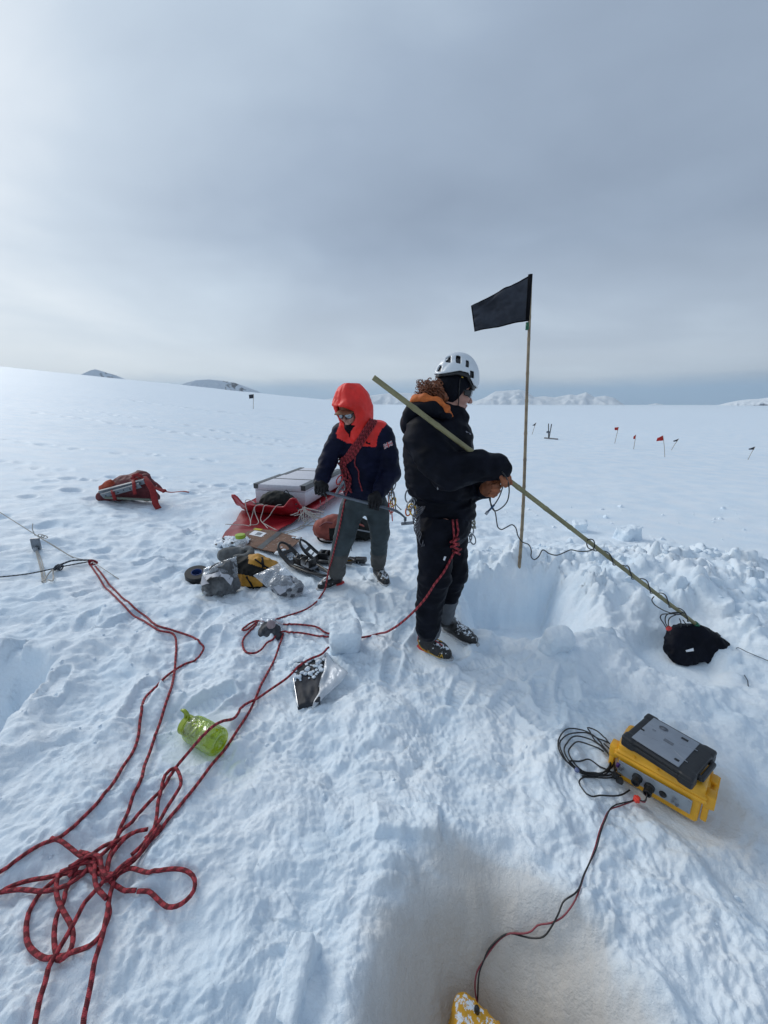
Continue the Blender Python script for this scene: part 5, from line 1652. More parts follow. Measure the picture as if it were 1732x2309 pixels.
    kn = cast(TA, 1020, 1245, 1.8, 2.4, .012)
    P1 = [list(kn)] + [list(cast(TA, x, y, 1.8, 2.4, .010)) for x, y in ((1012, 1262), (998, 1290), (980, 1318), (962, 1345))] + \
         [list(at(940, 1372, 1.98)), list(at(908, 1402, 1.98)), list(at(878, 1422, 2.04)), list(gp(852, 1433, .012)), list(gp(828, 1440, .009)), list(gp(800, 1443, .008))]
    P1 = resample(P1, .012); v, f, uv = tube(P1, RR, 9); pk.append((v, f, uv))
    add([(800, 1441), (770, 1440), (729, 1436), (698, 1436), (672, 1434), (655, 1430), (640, 1431), (625, 1438), (617, 1444), (603, 1455), (588, 1473), (574, 1479), (556, 1473), (548, 1458), (551, 1444), (562, 1429), (574, 1415), (582, 1405)], lift=.004)
    add([(770, 1436), (734, 1429), (716, 1421), (684, 1414), (660, 1412), (649, 1411), (620, 1410)], lift=.004)
    add([(598, 1408), (580, 1406), (565, 1411), (551, 1419), (547, 1426), (556, 1426), (568, 1416), (582, 1408)], lift=.010)
    # figure-of-eight knot and tie-in strands
    for k in range(2):
        pts = [list(cast(TA, x + (k * 9 if i < 3 else k * 2), y, 1.8, 2.4, .008)) for i, (x, y) in enumerate(((1020, 1172), (1021, 1185), (1022, 1200), (1023, 1215)))]
        v, f, uv = tube(resample(pts, .01), RR * .9, 8); pk.append((v, f, uv))
    for k in range(6):
        cx = 1022 + 2 * math.sin(k * 2); cy = 1215 + k * 6
        c = cast(TA, cx, cy, 1.8, 2.4, .020)
        u = Vector((1, 0, .5 * (-1) ** k)).normalized(); w = Vector((0, -.9, .25)).normalized()
        v, f, uv = ring(c, u, w, .024, .018, RR, 18, 8); pk.append((v, f, uv))
    UV = np.concatenate([u for _, _, u in pk]); V, F = join(*[(v, f) for v, f, _ in pk])
    o = mesh('climbing_rope', V, F, ROPE_R, uv=UV)
    tag(o, 'red rope knotted at the helmeted person\'s thigh, trailing past the snow block', 'rope')
    tl = cast(TA, 1003, 1254, 1.8, 2.4, .012); V, F, _ = tube([list(tl), list(tl + Vector((-.008, -.004, -.022)))], .0062, 7)
    mesh('rope_end_wrap', V, F, WPR, o)
    # rope hanging from the hooded person to the little bag
    jb = lambda P: np.minimum(JB(P), TB(P))
    P1 = [list(cast(jb, x, y, 2.5, 3.3, .012)) for x, y in ((786, 1105), (781, 1125), (776, 1148), (770, 1175), (764, 1205), (757, 1235), (750, 1262), (744, 1285))]
    P1 += [list(at(738, 1303, 2.92)), list(at(734, 1325, 2.88)), list(gp(728, 1342, .012)), list(gp(712, 1362, .009)), list(gp(690, 1376, .009)), list(gp(665, 1386, .009)), list(gp(640, 1393, .009)), list(gp(622, 1400, .012))]
    v, f, uv = tube(resample(P1, .012), RR, 9)
    o = mesh('climbing_rope', v, f, ROPE_R, uv=uv)
    tag(o, 'red rope hanging from the waist of the red-hooded person down to the snow', 'rope')
ropes()

# ============================================================ anchor with slings and cords at left
def anchor():
    b = gp(81, 1240)
    t = thing('snow_anchor', 'grey metal snow anchor with pale slings half buried at the left', 'anchor', b)
    V, F = rbox(at(81, 1226, b[1]), (.038, .014, .060), basis((1, .2, -.05)), .006, 2); mesh('anchor_plate', V, F, METALD, t, smooth=30)
    V, F = rbox(at(80, 1238, b[1] - .03), (.018, .012, .02), basis((1, .2, 0)), .004, 1); mesh('shackle', V, F, METAL, t, smooth=30)
    for dx in (0, 7, 3):
        px = [(80 + dx * .4, 1240), (86 + dx, 1262), (93 + dx, 1290), (96 + dx, 1315)]
        P = ground_path(px, .004, lift=.003); v, f, uv = tube(P, .004, 7, True, .5); mesh('sling', v, f, ROPE_W, t, uv=uv)
    P = ground_path([(96, 1317), (108, 1308), (118, 1295), (123, 1289), (122, 1300), (120, 1317), (110, 1314)], .006, lift=.02, bridge=3); v, f, uv = tube(P, .006, 7); mesh('sling', v, f, ROPE_W, t, uv=uv)
    # pale cord from beyond the frame, over the anchor, to the rope knot
    k = gp(208, 1272, .03); n_ = at(84, 1208, gp(84, 1240)[1]); a0 = at(-80, 1105, n_[1] + .4)
    pts = [list(a0), list(n_.lerp(a0, .5)), list(n_), list(n_.lerp(at(165, 1256, k[1] + .05), .5)), list(at(165, 1256, k[1] + .05)), list(k)]
    V, F, uv = tube(resample(pts, .03), .0045, 7); o = mesh('guy_cord', V, F, ROPE_W, uv=uv); tag(o, 'pale cord stretched from the left edge down to the red rope knot', 'cord')
    pts = [list(n_ + Vector((0, 0, -.004))), list(at(130, 1237, n_[1] - .05)), list(at(165, 1258, k[1] + .05))]
    V, F, uv = tube(resample(pts, .03), .0045, 7); mesh('doubled_cord', V, F, ROPE_W, o, uv=uv)
    pts = [list(n_ + Vector((-.02, 0, .0))), list(n_ + Vector((-.03, 0, .07))), list(n_ + Vector((-.01, 0, .13)))]
    V, F, uv = tube(resample(pts, .02), .004, 6); mesh('cord_tail', V, F, ROPE_W, o, uv=uv)
    for q in ((0, 0), (.03, -.012)):
        V, F, uv = ring(n_ + Vector((.04 + q[0], 0, q[1])), Vector((1, 0, -.2)), Vector((0, .3, 1)), .03, .014, .0045, 16, 6); mesh('cord_loop', V, F, ROPE_W, o, uv=uv)
    pts = [list(k), list(gp(235, 1288, .02)), list(gp(268, 1307, .004))]
    V, F, uv = tube(resample(pts, .03), .0035, 6); mesh('cord_tail', V, F, ROPE_W, o, uv=uv)
    # dark cord to the left with its knot
    z = k[2]
    pts = [list(k), list(gp(170, 1280, .03)), list(gp(140, 1286, .03)), list(gp(115, 1291, .03)), list(gp(60, 1300, .02)), list(gp(0, 1306, .02)), list(gp(-60, 1312, .02))]
    P = resample(pts, .02)
    V, F, uv = tube(P, .0062, 7); o = mesh('anchor_cord', V, F, ROPE_K, uv=uv); tag(o, 'dark doubled cord running from the red knot out of the left edge', 'cord')
    pts = [list(k + Vector((0, 0, .012))), list(gp(165, 1276, .045)), list(gp(140, 1284, .045))]
    V, F, uv = tube(resample(pts, .02), .0085, 7); mesh('doubled_cord', V, F, ROPE_K, o, uv=uv)
    for i in range(4):
        c = gp(128 + i * 4, 1287, .03); V, F, uv = ring(c, Vector((0, 1, .2)), Vector((.3, 0, 1)), .022, .020, .006, 14, 6); mesh('knot', V, F, ROPE_K, o, uv=uv)
anchor()
# ============================================================ yellow instrument case with laptop
YC = plain('yellow_case_plastic', (.72, .36, .015), .42, var=.10, scale=18, bump=.12, bscale=260, col2=None)
PANEL = plain('grey_panel', (.30, .34, .38), .4, metal=.3, var=.08, scale=30)
LAPG = plain('laptop_lid_alloy', (.27, .30, .345), .38, metal=.35, var=.06, scale=14, bump=.06, bscale=300)
RUB = plain('laptop_rubber', (.010, .011, .013), .45, var=.2, bump=.15, bscale=200)
PRT = plain('grey_engraving', (.13, .145, .17), .5)
def yellow_case():
    g0 = gz(1.27, 1.2)
    zt = g0 + .150                       # top of the case body
    A = atz(1390, 1690, zt); B = atz(1563, 1782, zt); C = atz(1637, 1728, zt)
    u = Vector((.68, -.733, 0)); Lu = .31
    v = Vector((.733, .68, 0)); Lv = .175
    up = Vector((0, 0, 1))
    # the case leans a little in the soft snow
    up = (up - u * .05 + v * .04).normalized(); u = (u - up * u.dot(up)).normalized(); v = up.cross(u).normalized()
    O = A + Vector((0, 0, 0))
    def W(a, b, c): return O + u * a + v * b + up * c
    Bs = (u, v, up)
    base = W(Lu / 2, Lv / 2, -.15)
    t = thing('instrument_case', 'yellow hard plastic instrument case standing on the snow, its front panel full of sockets', 'case', base)
    H = .15
    def box_f(P):
        q = (P - np.array(O)); x = q @ np.array(u); y = q @ np.array(v); z = q @ np.array(up)
        taper = (z + .0) * .10
        d = s_box(P, W(Lu / 2, Lv / 2, -H / 2), (Lu / 2 - .006, Lv / 2 - .004, H / 2), .016, Bs) - taper * .25
        rim = s_box(P, W(Lu / 2, Lv / 2, -.020), (Lu / 2 + .006, Lv / 2 + .007, .011), .008, Bs)
        d = smin(d, rim, .006)
        # recessed front window for the panel
        rec = s_box(P, W(Lu * .47, -.010, -.076), (Lu * .43, .012, .036), .004, Bs)
        return smax(d, -rec, .003)
    pts = np.array([list(W(a, b, c)) for a in (-.06, Lu + .06) for b in (-.06, Lv + .06) for c in (-.19, .08)])
    V, F = surf(box_f, pts.min(0), pts.max(0), .0040); mesh('case_body', smooth_mesh(V, F, 1, .4), F, YC, t)
    def lid_f(P):
        d = s_box(P, W(Lu / 2, Lv / 2, .014), (Lu / 2 - .002, Lv / 2, .026), .020, Bs)
        d = smin(d, s_box(P, W(Lu / 2, Lv / 2, -.004), (Lu / 2 + .006, Lv / 2 + .006, .0065), .006, Bs), .006)
        return d
    V, F = surf(lid_f, pts.min(0), pts.max(0), .0040); mesh('lid', smooth_mesh(V, F, 1, .4), F, YC, t)
    # ribbed corner latches
    for (a, b, w) in ((Lu + .010, .035, 0), (Lu + .010, Lv - .045, 0), (-.012, .030, 0)):
        ms = [rbox(W(a, b, -.022), (.016, .026, .030), Bs, .006, 2), rbox(W(a - .004, b, -.088), (.010, .020, .034), Bs, .005, 2)]
        for k in range(4): ms.append(rbox(W(a + .014, b - .020 + k * .0135, -.022), (.006, .0028, .028), Bs, .002, 1))
        V, F = join(*ms); mesh('latch', V, F, YC, t, smooth=35)
    for a in (.07, Lu * .5, Lu - .07):
        V, F = lathe(W(a, -.004, .012), -v, [(0, .0045), (.004, .0045), (.005, .003)], 10); mesh('stud', V, F, YC, t, smooth=35)
    ms = [rbox(W(Lu + .020, Lv * .5, -.012), (.006, .055, .008), Bs, .004, 2), rbox(W(Lu + .012, Lv * .5 - .05, -.012), (.012, .006, .008), Bs, .003, 1), rbox(W(Lu + .012, Lv * .5 + .05, -.012), (.012, .006, .008), Bs, .003, 1)]
    V, F = join(*ms); mesh('handle', V, F, YC, t, smooth=35)
    # panel
    V, F = rbox(W(Lu * .47, -.0012, -.076), (Lu * .42, .0025, .033), Bs, .001, 1); pn = mesh('panel', V, F, PANEL, t, smooth=30)
    for a in (.03, Lu * .47, Lu * .86):
        for c in (-.050, -.102):
            V, F = lathe(W(a, -.0035, c), -v, [(0, .003), (.0015, .003), (.002, .001)], 8); mesh('screw', V, F, METAL, pn)
    def socket(a, c, r, l, mat, nm='socket', ring_=True):
        prof = [(0, r), (l * .25, r), (l * .3, r * .82), (l, r * .82), (l, r * .6), (l * .8, r * .5)]
        V, F = lathe(W(a, -.0035, c), -v, prof, 20); mesh(nm, V, F, mat, pn, smooth=40)
    socket(.030, -.070, .0085, .018, METAL, 'antenna_jack'); socket(.092, -.076, .019, .040, RUB, 'cable_plug')
    socket(.138, -.088, .019, .046, RUB, 'cable_plug'); socket(.184, -.086, .0135, .008, RUB); socket(.222, -.074, .007, .010, METAL, 'toggle_switch')
    socket(.218, -.092, .006, .008, METAL, 'toggle_switch'); socket(.233, -.096, .006, .010, METAL, 'toggle_switch')
    for k, (a, c) in enumerate(((.060, -.112), (.080, -.112))):
        V, F = lathe(W(a - .05, -.045 - .012 * k, c + .015), Vector((1, -.3, -.2)), [(0, .014), (.018, .015), (.022, .011)], 16); mesh('dust_cap', V, F, RUB, pn, smooth=40)
    # --- laptop on the lid
    zl = W(0, 0, .040)[2] + .002
    c0, c1, c2, c3 = (atz(x, y, zl + .055) for x, y in ((1397, 1651), (1476, 1616), (1625, 1696), (1547, 1754)))
    L_ = (c3 - c0); S_ = (c1 - c0)
    cen = (c0 + c1 + c2 + c3) / 4
    lu = L_.copy(); lu.z = 0; lu.normalize(); lup = (up * 1.0).normalized(); lu = (lu - lup * lu.dot(lup)).normalized(); lv = lup.cross(lu).normalized()
    hl = 1.05 * (L_.length + (c2 - c1).length) / 4; hs = (abs((c1 - c0).dot(lv)) + abs((c2 - c3).dot(lv))) / 4
    cen.z = 0
    # rest the laptop's underside on the lid
    zb = W(Lu / 2, Lv / 2, .040)[2]
    cen.z = zb + .030
    def Q(a, b, c): return cen + lu * a + lv * b + lup * c
    LB = (lu, lv, lup)
    l = thing('laptop', 'closed rugged laptop with grey lid and black rubber edges lying on the yellow case', 'laptop', Q(0, 0, -.028))
    def low_f(P):
        d = s_box(P, Q(0, 0, -.012), (hl - .004, hs - .003, .015), .010, LB)
        for a in (-1, 1):
            for b in (-1, 1): d = smin(d, s_box(P, Q(a * (hl - .022), b * (hs - .022), -.010), (.026, .026, .019), .010, LB), .004)
        return d
    pts = np.array([list(Q(a, b, c)) for a in (-hl - .06, hl + .05) for b in (-hs - .05, hs + .05) for c in (-.06, .06)])
    V, F = surf(low_f, pts.min(0), pts.max(0), .0036); mesh('base_unit', smooth_mesh(V, F, 1, .4), F, RUB, l)
    def top_f(P):
        d = s_box(P, Q(0, 0, .013), (hl, hs, .0095), .008, LB)
        for a in (-1, 1):
            for b in (-1, 1): d = smin(d, s_box(P, Q(a * (hl - .02), b * (hs - .02), .012), (.024, .024, .0125), .009, LB), .003)
        d = smin(d, s_box(P, Q(hl - .03, 0, .012), (.030, hs - .01, .0125), .009, LB), .003)
        return d
    V, F = surf(top_f, pts.min(0), pts.max(0), .0036); mesh('screen_lid', smooth_mesh(V, F, 1, .4), F, RUB, l)
    V, F = rbox(Q(-.012, .0, .0245), (hl - .040, hs - .016, .0028), LB, .0024, 2); pl = mesh('lid_plate', V, F, LAPG, l, smooth=30)
    V, F = rbox(Q(0, 0, .0282), (.017, .0085, .0006), LB, 0); mesh('name_plate', V, F, PRT, pl, smooth=False)
    for (a, b, w, h_) in ((-hl * .72, -.02, .006, .005), (hl * .25, hs * .62, .012, .006), (hl * .42, -hs * .62, .004, .006), (hl * .48, -hs * .62, .004, .006)):
        V, F = rbox(Q(a, b, .0282), (w, h_, .0005), LB, 0); mesh('sticker', V, F, RUB, pl, smooth=False)
    V, F, uv = ring(Q(-hl * .35, hs * .55, .0285), lu, lv, .016, .012, .0011, 24, 4)
    V2, F2 = lathe(Q(-hl * .35, hs * .55, .0275), lup, [(0, .013), (.0009, .013)], 20)
    V, F = join((V, F), (V2, F2)); mesh('round_emblem', V, F, PRT, pl)
    # wavy embossed lines
    for s in (1, -1):
        for (a0, a1, b0, amp) in ((-.09, .0, .035 * s, .010), (.02, .085, .040 * s, -.010)):
            pts_ = [list(Q(a0 + (a1 - a0) * i / 12, b0 + amp * math.cos(i / 12 * 3.14) * s, .0268)) for i in range(13)]
            V, F, uv = tube(pts_, .0016, 5); mesh('embossed_line', V, F, LAPG, pl)
    ms = [rbox(Q(hl + .012, 0, .0), (.008, hs * .55, .010), LB, .006, 2), rbox(Q(hl + .002, hs * .5, .0), (.012, .010, .010), LB, .004, 1), rbox(Q(hl + .002, -hs * .5, .0), (.012, .010, .010), LB, .004, 1)]
    V, F = join(*ms); mesh('carry_handle', V, F, RUB, l, smooth=35)
    V, F = text_mesh('CF', .012, Q(-hl * .55, .015, .0281), lu, lv, .0003); mesh('lettering', V, F, PRT, pl, smooth=False)
    # --- coil of black cable
    c = gp(1312, 1718)
    k = thing('cable_coil', 'coil of thin black cable lying on the snow left of the yellow case', 'cable', c)
    cc = crop5
    loops = [cc((590, 560), (560, 590), (500, 600), (420, 605), (340, 590), (270, 550), (215, 490), (180, 400), (200, 320), (270, 285), (350, 290), (430, 330), (500, 400), (545, 470), (550, 530), (520, 590), (440, 610), (350, 600)),
             cc((530, 375), (470, 350), (380, 320), (300, 318), (220, 340), (190, 390), (205, 460), (250, 530), (320, 590), (400, 615), (480, 600), (540, 540), (540, 470), (480, 400), (400, 360), (310, 345), (240, 380), (220, 440), (260, 520), (330, 580), (420, 600), (520, 575), (572, 520), (560, 450), (500, 380)),
             cc((540, 390), (440, 300), (385, 275), (400, 310), (440, 370), (500, 420), (560, 500), (575, 570), (560, 620)),
             cc((620, 620), (560, 580), (480, 540), (400, 505), (330, 495), (270, 495), (255, 520), (290, 560)),
             cc((500, 440), (420, 400), (330, 390), (270, 400), (250, 450), (280, 520), (350, 585), (440, 600), (520, 600)),
             cc((610, 628), (520, 632), (430, 625), (350, 630), (325, 665), (345, 710), (400, 745), (480, 762), (560, 765), (630, 745), (680, 715))]
    for i, px in enumerate(loops):
        P = ground_path(px, .0032, lift=.004 + .004 * (i % 3), bridge=5)
        # the coil rests against the case: lift towards it
        V, F, uv = tube(P, .0033, 7); mesh('cable', V, F, CORD, k, uv=uv)
    V, F = ball(gp(*cc((310, 575))[0], .02), .012, 6, (1, 1, .8)); mesh('cable_clip', V, F, plain('pale_blue_cap', (.12, .15, .28), .3), k)
    V, F = rbox(gp(*cc((592, 575))[0], .05), (.008, .006, .012), None, .003, 1); mesh('purple_tag', V, F, plain('purple_band', (.06, .02, .14), .5), k)
    # --- twin red and black lead down into the pit, with the red connector
    q = crop5b
    rc = gp(*cc((728, 785))[0], .025)
    d = thing('sensor_lead', 'twisted red and black wire pair from the yellow case down into the brown pit', 'cable', rc)
    V, F = join(rbox(rc, (.014, .009, .009), basis((1, .4, .2)), .003, 1), rbox(rc, (.006, .012, .012), basis((1, .4, .2)), .003, 1)); mesh('red_connector', V, F, plain('bright_red_plastic', (.75, .05, .03), .4), d, smooth=30)
    pr = [list(rc)] + [list(p) for p in ground_path(q((1470, 85), (1420, 95), (1370, 125), (1335, 180), (1310, 250), (1290, 320), (1265, 390), (1235, 460), (1215, 520), (1190, 590), (1160, 650), (1115, 700), (1060, 720), (990, 738), (960, 770), (920, 780), (850, 776), (800, 800), (750, 860), (710, 920), (680, 970), (668, 1030), (670, 1090), (680, 1150)), .0025, lift=.006, bridge=4)]
    pb = [list(rc)] + [list(p) for p in ground_path(q((1470, 80), (1420, 88), (1375, 118), (1345, 175), (1318, 250), (1298, 320), (1262, 400), (1232, 465), (1200, 540), (1120, 620), (1100, 680), (1060, 750), (1020, 800), (960, 808), (900, 785), (850, 770), (805, 790), (740, 855), (712, 920), (690, 985), (683, 1050), (682, 1100), (678, 1150)), .0025, lift=.009, bridge=4)]
    V, F, uv = tube(np.array(pr)[::1], .0026, 7); mesh('red_wire', V, F, plain('dark_red_wire', (.22, .03, .045), .45), d, uv=uv)
    V, F, uv = tube(np.array(pb), .0026, 7); mesh('black_wire', V, F, CORD, d, uv=uv)
    e0 = W(.138, -.045, -.088)
    for mt_, o in ((CORD, .004), (MATS['dark_red_wire'], -.004)):
        V, F, uv = tube(resample([list(e0 + Vector((0, 0, o))), list(e0 + Vector((-.02, -.02, -.02 + o))), list(rc)], .01), .0026, 6); mesh('short_wire', V, F, mt_, d)
    # --- yellow sensor down in the pit
    p = gp(*q((610, 1140))[0]); s = thing('sensor_box', 'scuffed yellow plastic sensor showing its corner at the bottom of the brown pit', 'sensor', p)
    sb = basis((.8, -.45, -.25), (.3, -.1, 1))
    cpos = p + Vector((.025, -.075, .01))
    def sf(P):
        d_ = s_box(P, cpos, (.085, .06, .06), .022, sb)
        d_ = smin(d_, s_box(P, cpos + sb[0] * -.08 + sb[1] * .02 + sb[2] * .035, (.016, .022, .020), .012, sb), .02)
        for kk in (-1, 0, 1):
            d_ = smin(d_, s_box(P, cpos + sb[0] * (kk * .04) + sb[1] * .058, (.006, .008, .045), .004, sb), .003)
        return d_
    V, F = surf(sf, np.array(cpos) - .15, np.array(cpos) + .15, .0045); mesh('sensor_shell', smooth_mesh(V, F, 1, .4), F, plain('yellow_case_snowy', (.72, .36, .015), .42, var=.10, scale=18, bump=.12, bscale=260, snow=.42), s)
    V, F = lathe(cast(sf, *q((545, 1165))[0], .4, 1.0), sb[1], [(-.004, .006), (.004, .006)], 10); mesh('bolt', V, F, METALD, s)
    V, F = lathe(cast(sf, *q((680, 1150))[0], .4, 1.0), (0, 0, 1), [(-.01, .010), (.012, .008), (.02, .005)], 12); mesh('cable_gland', V, F, RUB, s)
def crop5(*p):
    p = p if isinstance(p[0], tuple) else (p,)
    return [(1200 + x / 3.1184, 1560 + y / 3.1184) for x, y in p]
def crop5b(*p):
    p = p if isinstance(p[0], tuple) else (p,)
    return [(780 + x / 2.3042, 1780 + y / 2.3042) for x, y in p]
yellow_case()
# ============================================================ sledge, boxes and kit behind
SLED = plain('red_sled_plastic', (.36, .012, .022), .38, var=.18, scale=6, bump=.1, bscale=60, col2=(.46, .03, .04), thr=(.4, .7))
FOAM = plain('white_polystyrene', (.60, .61, .66), .85, var=.05, scale=30, bump=.35, bscale=160)
TAPED = plain('dark_duct_tape', (.045, .05, .052), .35, var=.25, scale=20)
CARDB = plain('wet_cardboard', (.16, .085, .055), .8, var=.2, scale=9, bump=.15, bscale=120, snow=.05)
BAGK = plain('black_bag_fabric', (.006, .0075, .007), .75, var=.3, bump=.3, bscale=120, spec=.3)
PACKR = plain('salmon_red_pack', (.25, .055, .038), .7, var=.2, scale=12, bump=.3, bscale=140)
PACKD = plain('dark_red_pack', (.11, .012, .017), .7, var=.25, scale=12, bump=.3, bscale=140)
STRAPR = plain('red_webbing', (.26, .014, .014), .7, var=.2)
ORNG = plain('orange_nylon', (.42, .065, .025), .65, var=.15)
ALU = plain('grey_aluminium', (.19, .21, .235), .55, metal=.2, var=.12, scale=25, bump=.1)
FILM = film('clear_plastic_film', haze=.20, gloss=.10, rough=.2)
GREYF = plain('grey_felt', (.13, .135, .135), .9, var=.2, scale=20, bump=.4, bscale=120)
YPACK = plain('yellow_ripstop', (.50, .24, .02), .6, var=.2, scale=10, bump=.25, bscale=140)

def prism(top, zb, inset=0.0):
    top = [Vector(p) for p in top]; c = sum(top, Vector()) / len(top)
    n = len(top)
    V = [list(p) for p in top] + [[p[0], p[1], zb] for p in top]
    F = [tuple(range(n))] + [(i, i + n, (i + 1) % n + n, (i + 1) % n) for i in range(n)] + [tuple(range(2 * n - 1, n - 1, -1))]
    return np.array(V), F

def sheet(name, pts, th, mat, parent, sub=10, amp=.01, seed=0, smooth=30):
    """slab of given thickness over a world quad, slightly warped"""
    c = [np.array(p, float) for p in pts]
    U, W = np.meshgrid(np.linspace(0, 1, sub + 1), np.linspace(0, 1, sub + 1))
    P = (c[0] * ((1 - U) * (1 - W))[..., None] + c[1] * (U * (1 - W))[..., None] + c[2] * (U * W)[..., None] + c[3] * ((1 - U) * W)[..., None])
    P[..., 2] += amp * (perlin(U * 2.2, W * 2.2, seed) + .4 * perlin(U * 6, W * 6, seed + 1))
    A = P.reshape(-1, 3); B = A - np.array((0, 0, th)); m = sub + 1; F = []
    for j in range(sub):
        for i in range(sub):
            q = (j * m + i, j * m + i + 1, (j + 1) * m + i + 1, (j + 1) * m + i); F.append(q); F.append(tuple(len(A) + k for k in reversed(q)))
    o = len(A)
    bd = [(j * m, (j + 1) * m) for j in range(sub)] + [((j + 1) * m + sub, j * m + sub) for j in range(sub)] + [(i + 1, i) for i in range(sub)] + [(sub * m + i, sub * m + i + 1) for i in range(sub)]
    for a_, b_ in bd: F.append((a_, b_, b_ + o, a_ + o))
    ob = mesh(name, np.concatenate([A, B]), F, mat, parent, smooth=smooth)
    def on(u, w, lift=.004):
        p = c[0] * ((1 - u) * (1 - w)) + c[1] * (u * (1 - w)) + c[2] * (u * w) + c[3] * ((1 - u) * w)
        p = p + np.array((0, 0, amp * (float(perlin(np.array([u * 2.2]), np.array([w * 2.2]), seed)[0]) + .4 * float(perlin(np.array([u * 6.]), np.array([w * 6.]), seed + 1)[0])) + lift)); return p
    return ob, on

def patch(name, on, u0, u1, w0, w1, mat, parent, n=6, lift=.004, sk=0.0):
    V = []; F = []
    for j in range(n + 1):
        for i in range(n + 1):
            u = u0 + (u1 - u0) * i / n + sk * j / n; w = w0 + (w1 - w0) * j / n; V.append(list(on(u, w, lift)))
    for j in range(n):
        for i in range(n): F.append((j * (n + 1) + i, j * (n + 1) + i + 1, (j + 1) * (n + 1) + i + 1, (j + 1) * (n + 1) + i))
    return mesh(name, V, F, mat, parent)

